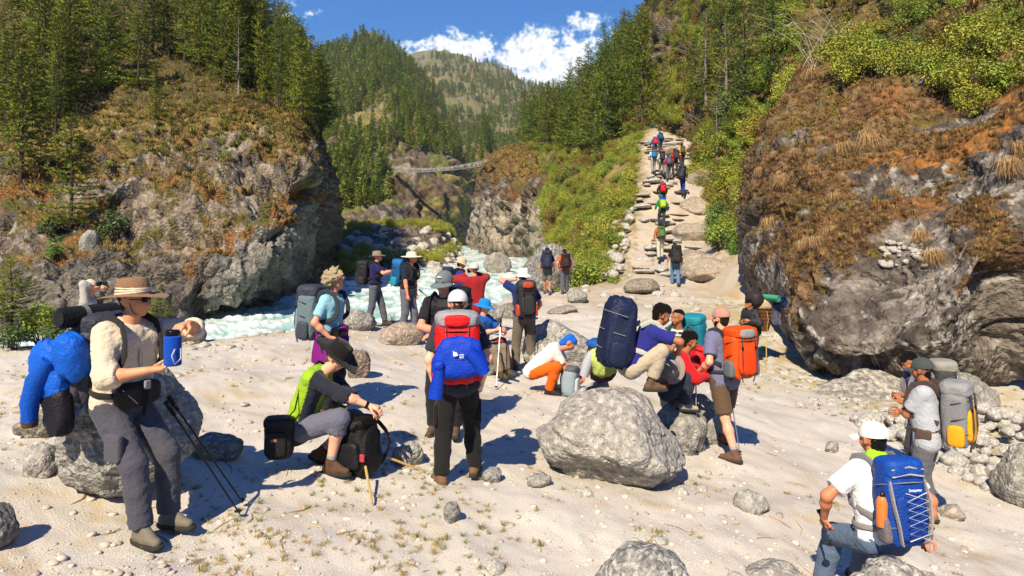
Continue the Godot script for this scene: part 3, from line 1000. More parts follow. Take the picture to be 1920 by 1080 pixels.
func plant_pine(p: Vector3, height: float, kind: int, tint: int, called: String, label: String, group := "") -> void:
	var o := base(called, p, rng.randf() * 360.0)
	var k := height / 10.0
	o.scale = Vector3(k * rng.randf_range(0.75, 1.25), k, k * rng.randf_range(0.75, 1.25))
	obj("trunk", pines[kind][0], M.bark if kind != 5 else M.pale_bark, o)
	obj("crown", pines[kind][1], pine_mats[tint], o)
	tag(o, label, "tree", group)

var bushes := []
var bush_count := {}
func plant_bush(p: Vector3, size: float, kind: int, called: String, label: String, group := "", tall := 1.0) -> void:
	var o := base(called, p, rng.randf() * 360.0)
	o.scale = Vector3(size, size * tall, size)
	obj("stem", bushes[kind][0], M.bark, o)
	obj("foliage", bushes[kind][1], M.leaves, o)
	tag(o, label, "bush", group)

func build_vegetation() -> void:
	var needle := Color(0.20, 0.275, 0.045)
	pines = [
		pine_meshes(101, 0.29, 0.10, 1.0, needle, 0.22), pine_meshes(102, 0.24, 0.16, 1.0, needle, 0.28), pine_meshes(103, 0.34, 0.08, 0.95, needle, 0.24),
		pine_meshes(104, 0.19, 0.30, 0.95, needle, 0.25), pine_meshes(105, 0.23, 0.22, 0.85, needle, 0.35), pine_meshes(106, 0.20, 0.25, 0.55, needle, 0.55)]
	for t in [Color(1.05, 1, 0.9), Color(0.75, 0.85, 0.8), Color(1.25, 1.15, 0.75), Color(1.0, 1.15, 1.2)]:
		var m: StandardMaterial3D = M.needles.duplicate()
		m.albedo_color = Color(minf(t.r * 0.8, 1.0), minf(t.g * 0.8, 1.0), minf(t.b * 0.8, 1.0)).linear_to_srgb()
		pine_mats.append(m)
	bushes = [
		bush_meshes(201, 0.060, 1500, Color(0.16, 0.23, 0.03), Color(0.26, 0.32, 0.05)),
		bush_meshes(202, 0.050, 1700, Color(0.07, 0.16, 0.03), Color(0.14, 0.26, 0.05)),
		bush_meshes(203, 0.055, 1500, Color(0.23, 0.26, 0.035), Color(0.36, 0.35, 0.05), 1.2),
		bush_meshes(204, 0.070, 1300, Color(0.05, 0.085, 0.025), Color(0.11, 0.15, 0.05)),
		bush_meshes(205, 0.045, 1300, Color(0.26, 0.15, 0.04), Color(0.20, 0.19, 0.05)),
		bush_meshes(206, 0.085, 900, Color(0.035, 0.045, 0.022), Color(0.06, 0.05, 0.025))]
	# ---- pines of the left hill: the ones that stand out first
	for a in [
			[130, 432, 218, 0, 2, "lone bright pine on the left slope above a grey standing stone"],
			[40, 330, 235, 2, 0, "broad pine at the left edge, lower branches over brown turf"],
			[290, 232, 118, 1, 2, "slim young pine on the golden shelf of the left hill"],
			[320, 262, 80, 3, 2, "small sapling just right of the slim young pine on the shelf"],
			[447, 186, 165, 5, 1, "nearly bare pale-trunked pine at the brink of the left hill"],
			[497, 200, 105, 1, 2, "pine with open branches standing right of the bare trunk"],
			[405, 150, 75, 0, 2, "short sunlit pine in front of the dark wood, left of the bare trunk"],
			[520, 205, 90, 4, 1, "thin pine leaning over the right brink of the left hill"],
			[310, 305, 60, 3, 2, "tiny pine sapling on the rocks below the slim young pine"],
			[255, 165, 150, 0, 2, "tall pine in front row of the wood above the golden shelf"],
			[205, 150, 170, 2, 1, "dense wide pine in front row, left of the tall sunlit one"]]:
		var p := at_px("left_hill", a[0], a[1])
		plant_pine(p - Vector3(0, 0.2, 0), a[2] / F * -p.z, a[3], a[4], "pine_tree", a[5])
	var made := 0
	var spots := []
	while made < 165:
		var k := pick("left_hill", rng.randf_range(0.06, 0.93), rng.randf_range(0.58, 0.99))
		var p: Vector3 = S.left_hill.pos[k]
		var q := pixel(p)
		if q.x < -120 or q.x > 610 or q.y < -90: continue
		var low := table([[-120, 360], [0, 330], [80, 300], [140, 190], [300, 150], [430, 158], [520, 185], [600, 260]], q.x)
		if q.y > low: continue
		var clash := false
		for s in spots:
			if p.distance_squared_to(s) < 2.0: clash = true
		if clash: continue
		spots.append(p)
		made += 1
		var front := q.y > low - 45.0
		var tall := rng.randf_range(6.0, 9.6)
		var tint: int = [0, 0, 1, 2][rng.randi() % 4]
		var zone: String = ["at the left edge", "above the broad pine", "above the lone bright pine", "above the golden shelf", "left of the bare pale trunk", "right of the bare pale trunk"][clampi(int((q.x + 60.0) / 105.0), 0, 5)]
		plant_pine(p - Vector3(0, 0.3, 0), tall * (0.9 if front else 1.15), [0, 1, 2, 3, 4, 0, 1, 2][rng.randi() % 8], tint, "pine_tree",
			"%s %s conifer %s, left wood, %s" % ["short" if tall < 7.2 else ("tall" if tall > 8.4 else "middling"), ["green", "dark", "yellow-green"][tint], "in front row" if front else ("at the top" if q.y < 40.0 else "deep inside"), zone], "pines of the left hilltop wood")
	# ---- pines of the right hill
	for a in [
			[1180, 140, 118, 0, 1, "tall dense pine on the skyline left of the brown crag"],
			[1140, 165, 100, 2, 1, "broad pine on the skyline, second left of the brown crag"],
			[1100, 190, 112, 1, 1, "dark pointed pine on skyline below the white cloud"],
			[955, 295, 108, 1, 0, "lone pine at the right end of the footbridge"],
			[1362, 280, 255, 5, 3, "tall sparse blue-green pine with grey trunk right of the trail"],
			[1345, 300, 150, 5, 3, "thin half-bare pine leaning beside the tall sparse pine"],
			[1155, 210, 60, 1, 3, "small bluish pine below the skyline right of the cloud"],
			[1225, 20, 70, 2, 1, "dark pine on top of the brown crag"],
			[1150, 255, 90, 0, 3, "sunlit pine on the slope left of the stair trail"],
			[1120, 300, 95, 2, 3, "wide pale pine low on slope left of the stair trail"]]:
		var p := at_px("right_hill", a[0], a[1])
		plant_pine(p - Vector3(0, 0.2, 0), a[2] / F * -p.z, a[3], a[4], "pine_tree", a[5])
	made = 0
	while made < 15:   # conifers above and right of the stairs
		var k := pick("right_hill", rng.randf_range(0.5, 0.74), rng.randf_range(0.1, 0.95))
		var p: Vector3 = S.right_hill.pos[k]
		var q := pixel(p)
		if q.x < 1285 or q.x > 1500 or q.y > 300 or q.y < 20: continue
		made += 1
		plant_pine(p - Vector3(0, 0.3, 0), rng.randf_range(5.0, 9.0), [4, 5, 4, 3][rng.randi() % 4], [1, 3, 0][rng.randi() % 3], "pine_tree", "open-branched conifer right of the stairs, %s, %s" % ["near the trail" if q.x < 1350.0 else ("near the great rock" if q.x > 1430.0 else "midway to the great rock"), "high up" if q.y < 110.0 else ("low" if q.y > 200.0 else "halfway up")], "pines above the stairs")
	made = 0
	spots.clear()
	while made < 66:
		var k := pick("right_hill", rng.randf_range(0.0, 0.56), rng.randf_range(0.25, 0.99))
		var p: Vector3 = S.right_hill.pos[k]
		var q := pixel(p)
		if q.x < 965 or q.x > 1210 or q.y < 90: continue
		if q.y > table([[965, 285], [1040, 290], [1100, 315], [1200, 260]], q.x): continue
		var clash := false
		for s in spots:
			if p.distance_squared_to(s) < 7.0: clash = true
		if clash and rng.randf() < 0.97: continue
		spots.append(p)
		made += 1
		var tall := rng.randf_range(8.5, 14.0)
		var tint: int = [0, 2, 3, 3][rng.randi() % 4]
		var zone: String = ["near the footbridge end", "above the river knoll", "below the white cloud", "below the skyline pines", "beside the brown crag"][clampi(int((q.x - 965.0) / 50.0), 0, 4)]
		plant_pine(p - Vector3(0, 0.3, 0), tall, [0, 1, 2, 2, 0, 2][rng.randi() % 6], tint, "pine_tree",
			"%s %s conifer %s left of the stairs, %s" % ["short" if tall < 10.2 else ("tall" if tall > 12.2 else "middling"), ["green", "dark", "yellow-green", "bluish"][tint], "low" if q.y > 230.0 else ("high up" if q.y < 170.0 else "halfway up"), zone], "pines of the right slope")
	# ---- middle mountain: the nearest stand as trees, the rest as one far wood
	var far_pines := []
	for k in 4: far_pines.append(far_pine_mesh(301 + k, [0.27, 0.31, 0.35, 0.29][k], Color(0.23, 0.32, 0.05)))
	var far_list := [[], [], [], []]
	var far_cols := [[], [], [], []]
	var near_made := 0
	var tries := 0
	var t1 := noise("wood", 71, 1.0, 3)
	var count := 0
	while count < 1750 and tries < 60000:
		tries += 1
		var u := rng.randf()
		var v := rng.randf()
		var k := pick("middle_mountain", u, v)
		var p: Vector3 = S.middle_mountain.pos[k]
		var q := pixel(p)
		if q.x < 560 or q.x > 900: continue
		var rocky: bool = absf(S.middle_mountain.nrm[k].y) < 0.30
		var dens := table([[0.0, 0.3], [0.15, 0.08], [0.38, 0.12], [0.5, 0.6], [0.7, 0.95], [0.9, 0.75], [1.0, 0.6]], v)
		if rocky: dens *= 0.35
		if t1.get_noise_3d(p.x * 0.012, p.y * 0.02, p.z * 0.012) * 1.2 + 0.55 < 1.0 - dens * rng.randf_range(0.6, 1.0): continue
		count += 1
		if -p.z < 330.0 and near_made < 45:
			near_made += 1
			plant_pine(p - Vector3(0, 0.4, 0), rng.randf_range(7.0, 12.0), [0, 1, 2, 3][rng.randi() % 4], [0, 1, 2][rng.randi() % 3], "pine_tree", "small conifer clinging to the cliffs of the middle mountain", "pines on the middle mountain cliffs")
			continue
		var w := rng.randi() % 4
		var hh := rng.randf_range(0.75, 1.35) * lerpf(0.85, 1.15, smoothstep(300.0, 650.0, -p.z))
		far_list[w].append(Transform3D(Basis(Vector3.UP, rng.randf() * TAU).scaled(Vector3(hh * 0.95, hh, hh * 0.95)), p))
		var g := rng.randf_range(0.72, 1.25)
		far_cols[w].append(Color(g * rng.randf_range(0.85, 1.25), g, g * 0.9))
	tries = 0
	count = 0
	while count < 2600 and tries < 40000:
		tries += 1
		var v := rng.randf()
		var k := pick("far_mountain", rng.randf_range(0.15, 1.0), v)
		var p: Vector3 = S.far_mountain.pos[k]
		var dens := table([[0.0, 1.0], [0.45, 0.95], [0.75, 0.6], [0.9, 0.28], [1.0, 0.12]], v)
		if t1.get_noise_3d(p.x * 0.006, p.y * 0.008, p.z * 0.006) * 1.3 + 0.62 < 1.0 - dens * rng.randf_range(0.5, 1.0): continue
		count += 1
		var w := rng.randi() % 4
		var hh := rng.randf_range(0.8, 1.5) * 1.1
		far_list[w].append(Transform3D(Basis(Vector3.UP, rng.randf() * TAU).scaled(Vector3(hh, hh, hh)), p))
		var g := rng.randf_range(0.8, 1.3)
		far_cols[w].append(Color(g * rng.randf_range(0.9, 1.2), g, g))
	for k in 90:
		var kk := pick("gorge_wall", rng.randf(), rng.randf_range(0.1, 1.0))
		far_list[k % 4].append(Transform3D(Basis(Vector3.UP, rng.randf() * TAU).scaled(Vector3.ONE * rng.randf_range(0.7, 1.2)), S.gorge_wall.pos[kk]))
		far_cols[k % 4].append(Color.WHITE)
	for k in 4:
		multi("far_forest", far_pines[k], pine_mats[0], far_list[k], far_cols[k], "distant conifer wood covering the mountains behind the footbridge", "forest")
	build_scrub()

func scatter(key: String, count: int, keep: Callable, size0: float, size1: float, dark: float) -> Array:
	var xfs := []
	var cols := []
	var tries := 0
	var s: Dictionary = S[key]
	while xfs.size() < count and tries < count * 30:
		tries += 1
		var u := rng.randf()
		var v := rng.randf()
		var k := pick(key, u, v)
		var p: Vector3 = s.pos[k]
		if not keep.call(p, s.nrm[k], u, v): continue
		var up: Vector3 = (Vector3.UP + s.nrm[k] * 0.55).normalized()
		var ax := up.cross(Vector3(0.3, 0.2, 1)).normalized()
		var bas := Basis(ax, up, ax.cross(up)).rotated(up, rng.randf() * TAU)
		var z := rng.randf_range(size0, size1)
		xfs.append(Transform3D(bas.scaled(Vector3(z, z * rng.randf_range(0.8, 1.2), z)), p + unit_ball(rng) * 0.15 * z))
		var g := rng.randf_range(dark, 1.2)
		cols.append(Color(g, g * rng.randf_range(0.88, 1.12), g * 0.95))
	return [xfs, cols]

func build_scrub() -> void:
	var b := noise("rk", 53, 1.0, 5)
	var gold := [tuft_mesh(401, 46, Color(0.42, 0.29, 0.11), Color(0.30, 0.24, 0.08), 0.5, 0.02), tuft_mesh(402, 46, Color(0.36, 0.22, 0.09), Color(0.22, 0.19, 0.06), 0.7, 0.02)]
	var rust := tuft_mesh(403, 60, Color(0.36, 0.22, 0.10), Color(0.22, 0.125, 0.06), 0.9, 0.013)
	var olive := tuft_mesh(404, 50, Color(0.22, 0.22, 0.05), Color(0.14, 0.15, 0.035), 0.5, 0.025)
	# left hill
	var keep_l := func(p: Vector3, n: Vector3, u: float, v: float) -> bool:
		if v < 0.24 or v > 0.80: return false
		var t := b.get_noise_3d(p.x * 0.25, p.y * 0.3, p.z * 0.25)
		return t * 1.2 + table([[0.24, -0.45], [0.36, -0.3], [0.5, 0.0], [0.6, 0.5], [0.8, 0.2]], v) + n.y * 0.5 - 0.25 > rng.randf() * 0.5
	for k in 2:
		var a := scatter("left_hill", 3000, keep_l, 0.25, 0.65, 0.6)
		multi("dry_grass", gold[k], M.blades, a[0], a[1], "golden dry grass on the shelves of the left hill", "grass")
	var f := scatter("left_hill", 1500, func(p: Vector3, n: Vector3, u: float, v: float) -> bool: return v > 0.5 and v < 0.85, 0.4, 1.0, 0.5)
	multi("undergrowth", olive, M.blades, f[0], f[1], "olive undergrowth below the pines of the left hill", "undergrowth")
	# shrubs on the left hill
	for a in [[95, 440, 0.9, 3, "dark rounded shrub on the left slope beside the lone pine"], [215, 445, 1.2, 3, "low spreading dark shrub right of the grey standing stone"], [205, 175, 1.8, 0, "grey-green round shrub at the foot of the left wood"],
			[70, 610, 0.9, 0, "leafy shrub at the foot of the left cliff, left of the photographer"], [250, 350, 0.8, 4, "brown shrub on the rocks of the left hill"], [550, 165, 1.3, 3, "pale-topped shrub on the brink of the left hill, far right"],
			[600, 235, 1.6, 3, "dark shrub hanging over the right brink of the left cliff"], [105, 480, 0.8, 1, "green shrub on the ledge below the lone pine"], [420, 300, 0.6, 0, "small round shrub on the golden shelf"]]:
		var p := at_px("left_hill", a[0], a[1])
		plant_bush(p - Vector3(0, 0.2, 0), a[2], a[3], "shrub", a[4])
	# knoll and middle mountain tops
	var kn := scatter("river_knoll", 900, func(p: Vector3, n: Vector3, u: float, v: float) -> bool: return v > 0.55 and b.get_noise_3d(p.x * 0.1, p.y * 0.1, p.z * 0.1) + v > 0.7, 0.8, 1.8, 0.6)
	multi("dry_grass", gold[0], M.blades, kn[0], kn[1], "dry grass on top of the river knoll", "grass")
	# scrub of the far bank
	var fb := scatter("far_bank", 420, func(p: Vector3, n: Vector3, u: float, v: float) -> bool: return u > 0.25 and ((v > 0.74 and v < 0.9) or (v > 0.28 and v < 0.5 and b.get_noise_3d(p.x * 0.1, 0, p.z * 0.1) > 0.1)), 0.55, 1.1, 0.7)
	multi("bank_scrub", bushes[2][1], M.leaves, fb[0], fb[1], "bright green scrub along the top of the far river bank", "scrub")
	# right hill: grass, undergrowth, and shrubs one can tell apart
	var keep_r := func(p: Vector3, n: Vector3, u: float, v: float) -> bool: return b.get_noise_3d(p.x * 0.12, p.y * 0.14, p.z * 0.12) + 0.35 > rng.randf() * 0.6
	var rg := scatter("right_hill", 3600, keep_r, 0.5, 1.3, 0.6)
	multi("dry_grass", gold[1], M.blades, rg[0], rg[1], "dry grass on the right hillside", "grass")
	for w in 3:
		var ru := scatter("right_hill", [620, 520, 420][w], func(p: Vector3, n: Vector3, u: float, v: float) -> bool:
			var q := pixel(p)
			if q.x > 1215 and q.x < 1300 and q.y > 245: return false
			return v < 0.8 and b.get_noise_3d(p.x * 0.09 + w * 7.0, p.y * 0.1, p.z * 0.09) > -0.12, 0.5, 1.25, 0.65)
		multi("undergrowth", bushes[[0, 2, 4][w]][1], M.leaves, ru[0], ru[1], "mixed shrubs covering the right hillside", "undergrowth")
	for a in [["right_hill", 1160, 440, 0, 1.25], ["right_hill", 1110, 450, 2, 1.1], ["right_hill", 1085, 470, 4, 0.9], ["right_hill", 1130, 480, 0, 1.0], ["right_hill", 1190, 330, 0, 1.5], ["right_hill", 1240, 250, 3, 1.4], ["right_hill", 1150, 360, 5, 1.7], ["right_hill", 1185, 400, 2, 1.0]]:
		var p := at_px(a[0], a[1], a[2])
		plant_bush(p - Vector3(0, 0.25, 0), a[4], a[3], "shrub", ["leafy olive shrub on the slope left of the stair trail", "yellow-green shrub on the slope below the stair trail", "brownish shrub nearest the river slab", "low olive shrub beside the grass verge left of stairs", "tall olive shrub where the stair trail narrows", "dark shrub at the top bend of stair trail", "dark bronze-leaved bush left of the stairs", "yellow-green shrub touching the left side of the stairs"][bush_count.get("x", 0)])
		bush_count.x = bush_count.get("x", 0) + 1
	# low growth on the slopes either side of the trail
	var gx := [[], [], []]
	var gc := [[], [], []]
	for k in 2600:
		var d := rng.randf_range(29.0, 66.0)
		var off := rng.randf_range(-15.0, 12.0)
		if absf(off + 0.2) < 2.4: continue
		var x := table(TRAIL, d) + off
		if d - table(EDGE, x) > 0.0: continue
		var w := rng.randi() % 3
		var z := rng.randf_range(0.35, 0.8) if w > 0 else rng.randf_range(0.5, 1.1)
		gx[w].append(Transform3D(Basis(Vector3.UP, rng.randf() * TAU).scaled(Vector3(z, z * rng.randf_range(0.7, 1.2), z)), Vector3(x, ground_y(x, -d) - 0.1, -d)))
		var gg := rng.randf_range(0.65, 1.2)
		gc[w].append(Color(gg, gg * rng.randf_range(0.9, 1.1), gg))
	multi("dry_grass", gold[0], M.blades, gx[0], gc[0], "long grass on the slopes beside the stair trail", "grass")
	multi("undergrowth", bushes[0][1], M.leaves, gx[1], gc[1], "olive scrub on the slopes beside the stair trail", "undergrowth")
	multi("undergrowth", bushes[2][1], M.leaves, gx[2], gc[2], "yellowish scrub on the slopes beside the stair trail", "undergrowth")
	# shrubs on the slope below the trail (ground sheet) and to its right
	for k in 95:
		var d := rng.randf_range(29.5, 48.0)
		var left := rng.randf() < 0.62
		var x := table(TRAIL, d) + (-rng.randf_range(2.3, 7.5) if left else rng.randf_range(2.5, 5.0))
		if left and d < 33.0 and x > table(TRAIL, d) - 3.2: continue
		if d - table(EDGE, x) > -1.0: continue
		var size := rng.randf_range(0.5, 1.05)
		plant_bush(Vector3(x, ground_y(x, -d) - 0.15, -d), size, ([0, 0, 2, 2, 4] if left else [1, 1, 0, 3])[rng.randi() % (5 if left else 4)], "shrub",
			"%s shrub in the thicket %s of the stairs, %s" % ["large" if size > 0.85 else ("small" if size < 0.65 else "middling"), "left" if left else "right", "level with the walker in jeans" if d < 33.0 else ("level with the lowest climbers" if d < 38.0 else ("level with the red pack" if d < 43.0 else "level with the upper group"))], "shrubs left of the stair trail" if left else "shrubs right of the stair trail", rng.randf_range(0.8, 1.3))
	for a in [[1345, 420, 33, 1.25, 1, "bright green shrub at right side of the stairs, highest of three"], [1350, 460, 30.5, 1.1, 0, "olive shrub beside the great rock's left end"], [1320, 400, 36, 1.0, 1, "fresh green shrub leaning over the bare slab right of the stairs"]]:
		var p := P(a[0], a[1], a[2])
		p.y = ground_y(p.x, p.z)
		plant_bush(p, a[3], a[4], "shrub", a[5])
	# great rock: rust tufts everywhere, big golden tussocks one by one, shrubs along the crest
	var keep_g := func(p: Vector3, n: Vector3, u: float, v: float) -> bool:
		var hold := table([[0.0, -0.9], [0.18, -0.45], [0.30, 0.0], [0.5, 0.10], [0.7, 0.16], [1.0, 0.4]], v) + table([[0.0, -0.1], [0.15, 0.08], [0.36, 0.10], [0.48, -0.10], [0.60, -0.28], [0.75, -0.36], [1.0, -0.3]], u)
		return hold + b.get_noise_3d(p.x * 0.32, p.y * 0.38, p.z * 0.32 + 11.0) * 0.85 + b.get_noise_3d(p.x + 4.0, p.y, p.z) * 0.6 > 0.0
	var g1 := scatter("great_rock", 5200, keep_g, 0.10, 0.30, 0.35)
	multi("dry_moss", rust, M.blades, g1[0], g1[1], "rust-brown dry grass and moss on the great rock", "grass")
	var g2 := scatter("great_rock", 1300, keep_g, 0.12, 0.34, 0.5)
	multi("dry_grass", gold[1], M.blades, g2[0], g2[1], "straw-coloured grass on the great rock", "grass")
	var tussock := tuft_mesh(405, 520, Color(0.46, 0.31, 0.16), Color(0.28, 0.17, 0.08), 1.0, 0.006, Vector3(0.25, 0, 0.4))
	var words := ["largest golden tussock hanging at the middle of the great rock", "golden tussock left of the largest one on the great rock", "tussock low on the left shoulder of the great rock", "bleached tussock on left flank of the great rock", "golden tussock at the top left of the great rock", "tussock just below the shrubs on the great rock crest",
		"straw tussock beside the pile of white stones", "tussock near the right edge of the great rock", "golden tussock at the far right edge above the hollow", "small tussock above the porter's load", "tussock at the left end of great rock above the dark overhang", "pale tussock in the middle of the brown turf on the great rock"]
	var n := 0
	for a in [[1630, 285, 1.25], [1575, 290, 0.9], [1465, 350, 0.95], [1440, 430, 0.9], [1520, 150, 1.1], [1580, 90, 1.1], [1745, 490, 0.7], [1890, 330, 0.9], [1910, 290, 0.8], [1500, 470, 0.7], [1425, 330, 0.8], [1560, 380, 0.7]]:
		var p := at_px("great_rock", a[0], a[1])
		var o := obj("grass_tussock", tussock, M.blades)
		o.position = p
		o.rotation.y = rng.randf_range(-0.8, 0.5)
		o.scale = Vector3.ONE * a[2]
		tag(o, words[n], "grass", "tussocks on the great rock")
		n += 1
	# more tussocks, alike
	for k in 14:
		var kk := pick("great_rock", rng.randf_range(0.12, 0.62), rng.randf_range(0.34, 0.86))
		var o := obj("grass_tussock", tussock, M.blades)
		o.position = S.great_rock.pos[kk]
		o.rotation.y = rng.randf_range(-0.8, 0.5)
		o.scale = Vector3.ONE * rng.randf_range(0.35, 0.7)
		tag(o, "small straw tussock among the brown turf on the great rock", "grass", "small tussocks on the great rock")
	var moss := tuft_mesh(407, 70, Color(0.38, 0.34, 0.03), Color(0.26, 0.24, 0.03), 0.4, 0.02)
	var mx := scatter("great_rock", 260, func(p: Vector3, n: Vector3, u: float, v: float) -> bool: return v > 0.62 and v < 0.86 and u > 0.08 and u < 0.34, 0.10, 0.22, 0.8)
	multi("moss", moss, M.blades, mx[0], mx[1], "yellow moss along the upper left edge of the great rock", "moss")
	for k in 46:
		var v := rng.randf_range(0.84, 1.0)
		var kk := pick("great_rock", rng.randf_range(0.2, 1.0), v)
		var p: Vector3 = S.great_rock.pos[kk]
		if pixel(p).x > 1960: continue
		var big := rng.randf_range(0.55, 1.1)
		plant_bush(p - Vector3(0, 0.1, 0), big, [0, 2, 2, 0, 4][rng.randi() % 5], "shrub", "%s shrub on the crest of the great rock, %s" % ["large" if big > 0.9 else ("small" if big < 0.7 else "middling"), ["beside the bare arching stems", "left of the middle", "at the middle", "right of the middle", "at the right edge"][clampi(int((pixel(p).x - 1500.0) / 90.0), 0, 4)]], "shrubs on the great rock crest", rng.randf_range(0.8, 1.2))
	# bare arching stems above the great rock
	var stems := Build.new()
	for k in 22:
		stems.col = Color(0.40, 0.36, 0.28)
		var root := P(1545 + rng.randf_range(-40, 60), 125, 30.5)
		var a := rng.randf_range(0.2, 1.0) * (1.0 if k % 5 == 0 else -1.0)
		var ln := rng.randf_range(2.6, 5.4)
		var zz := rng.randf_range(-0.8, 0.8)
		stems.tube([root, root + Vector3(a * ln * 0.25, ln * 0.30, zz * 0.3), root + Vector3(a * ln * 0.6, ln * 0.48, zz * 0.7), root + Vector3(a * ln * 0.98, ln * rng.randf_range(0.46, 0.62), zz)], [0.014, 0.011, 0.008, 0.004], 4, false)
	var so := obj("bare_shrub", stems.mesh(), M.twig)
	tag(so, "leafless shrub of long pale arching stems above the great rock", "shrub")
	# riverside plants on the near edge
	var pineling: Array = pines[2]
	for a in [[18, 700, 11.2, 1.5, "bright green pine sapling at the left edge of the picture"], [297, 640, 11.6, 1.0, "pine sapling behind the man in the brown hat"], [365, 648, 12.0, 0.4, "tiny pine sapling at the river edge"]]:
		var p := P(a[0], a[1], a[2])
		p.y = ground_y(p.x, p.z)
		var o := base("pine_sapling", p, rng.randf() * 360.0)
		o.scale = Vector3(a[3] / 10.0 * 1.5, a[3] / 10.0, a[3] / 10.0 * 1.5)
		obj("trunk", pineling[0], M.bark, o)
		obj("crown", pineling[1], pine_mats[2], o)
		tag(o, a[4], "sapling")
	for a in [[75, 655, 11.4, 0.45, 0, "leafy green shrub at the river edge beside the sapling"], [115, 650, 11.2, 0.36, 3, "low dark shrub at the river edge left of the photographer"], [28, 690, 10.9, 0.36, 3, "dark leafy shrub under the sapling at the left edge"]]:
		var p := P(a[0], a[1], a[2])
		p.y = ground_y(p.x, p.z)
		plant_bush(p, a[3], a[4], "shrub", a[5])
	var weed := tuft_mesh(406, 26, Color(0.45, 0.33, 0.18), Color(0.32, 0.20, 0.10), 0.1, 0.006)
	for a in [[735, 585, 15.9, 0.6, "dry weed clump on the river edge between the two hikers"], [490, 622, 12.7, 0.32, "dry weed clump at the river edge near the blonde woman"]]:
		var p := P(a[0], a[1], a[2])
		p.y = ground_y(p.x, p.z)
		var o := obj("dry_weed", weed, M.blades)
		o.position = p
		o.scale = Vector3.ONE * a[3]
		tag(o, a[4], "weed")

# ------------------------------------------------------------------ boulders, stones, stairs
# a rock inside the unit ball: flat faces cut from a sphere, rounded, roughened, speckled
func rock_mesh(sd: int, n: int, faces: int, rough: float, pale: Color, dark: Color, lichen: float, scale := Vector3.ONE) -> ArrayMesh:
	var r := RandomNumberGenerator.new()
	r.seed = sd
	var planes := []
	for k in faces:
		planes.append([unit_ball(r).normalized(), r.randf_range(0.62, 0.95)])
	var a := noise("cr1", 51, 1.0, 4)
	var b := noise("rk", 53, 1.0, 5)
	var off := unit_ball(r) * 50.0
	var v := PackedVector3Array()
	var c := PackedColorArray()
	var idx := PackedInt32Array()
	var big := maxf(scale.x, maxf(scale.y, scale.z))
	for side in 6:
		var ax := Vector3.ZERO
		ax[side % 3] = 1.0 if side < 3 else -1.0
		var ux := Vector3.ZERO
		ux[(side + 1) % 3] = 1.0
		var vx := ax.cross(ux)
		var first := v.size()
		for j in n + 1:
			for i in n + 1:
				var dir := (ax + ux * tan((2.0 * i / n - 1.0) * PI / 4) + vx * tan((2.0 * j / n - 1.0) * PI / 4)).normalized()
				var rad := 1.0
				var acc := 0.0
				for pl in planes:
					var dt: float = dir.dot(pl[0])
					if dt > 0.15:
						acc += pow(dt / float(pl[1]), 18.0)
				rad = pow(1.0 + acc, -1.0 / 18.0)
				var p := dir * rad * scale
				var q := p / big * 1.6 + off
				var cr := noise("cr3", 54, 1.0, 1, FastNoiseLite.TYPE_CELLULAR)
				var chip := (cr.get_noise_3d(q.x * 1.1, q.y * 1.1, q.z * 1.1) + 0.5) * 0.20 - (0.10 * (1.0 - smoothstep(0.0, 0.10, cr.get_noise_3d(q.x * 0.8 + 5.0, q.y * 1.6, q.z * 0.8) + 1.0)) if n > 12 else 0.0)
				p *= 1.0 + rough * (chip + a.get_noise_3d(q.x, q.y, q.z) * 0.35 + a.get_noise_3d(q.x * 3.2, q.y * 3.2, q.z * 3.2) * 0.12)
				v.append(p)
				if n > 3:
					var t := b.get_noise_3d(q.x * 1.2, q.y * 1.2, q.z * 1.2)
					var s := b.get_noise_3d(q.x * 7.5 + 3.0, q.y * 7.5, q.z * 7.5)
					var col := pale.lerp(dark, clampf(0.45 + t * 1.0 + s * 0.45, 0, 1))
					col = col.lerp(dark, smoothstep(0.55, 0.9, sin(q.dot(Vector3(2.1, 6.5, 1.3)) + t * 5.0)) * 0.35)   # mineral bands
					col = col.lerp(Color(0.72, 0.71, 0.66), smoothstep(0.16, 0.23, s + t * 0.55) * lichen)
					col = col.lerp(Color(0.07, 0.065, 0.058), smoothstep(0.16, 0.28, -s + t * 0.2) * lichen * 0.7)
					c.append(col)
				else:
					c.append(pale.lerp(dark, r.randf() * 0.5))
		for j in n:
			for i in n:
				var k := first + j * (n + 1) + i
				idx.append_array([k, k + 1, k + n + 1, k + 1, k + n + 2, k + n + 1])
	# smooth normals shared across the seams of the six sides
	var sums := {}
	for k in range(0, idx.size(), 3):
		var fn := (v[idx[k + 2]] - v[idx[k]]).cross(v[idx[k + 1]] - v[idx[k]])
		for e in 3:
			var key := Vector3i(v[idx[k + e]] * 4000.0 / big)
			sums[key] = sums.get(key, Vector3.ZERO) + fn
	var nrm := PackedVector3Array()
	for p in v:
		var fn: Vector3 = sums[Vector3i(p * 4000.0 / big)].normalized()
		nrm.append(fn if fn.dot(p) > 0.0 else -fn)
	for k in range(0, idx.size(), 3):
		if (v[idx[k + 2]] - v[idx[k]]).cross(v[idx[k + 1]] - v[idx[k]]).dot(v[idx[k]]) < 0.0:
			var t := idx[k + 1]
			idx[k + 1] = idx[k + 2]
			idx[k + 2] = t
	return arrays(v, nrm, idx, c)

const GREY := Color(0.46, 0.44, 0.40)
const DGREY := Color(0.24, 0.23, 0.21)
const BROWN := Color(0.42, 0.32, 0.25)

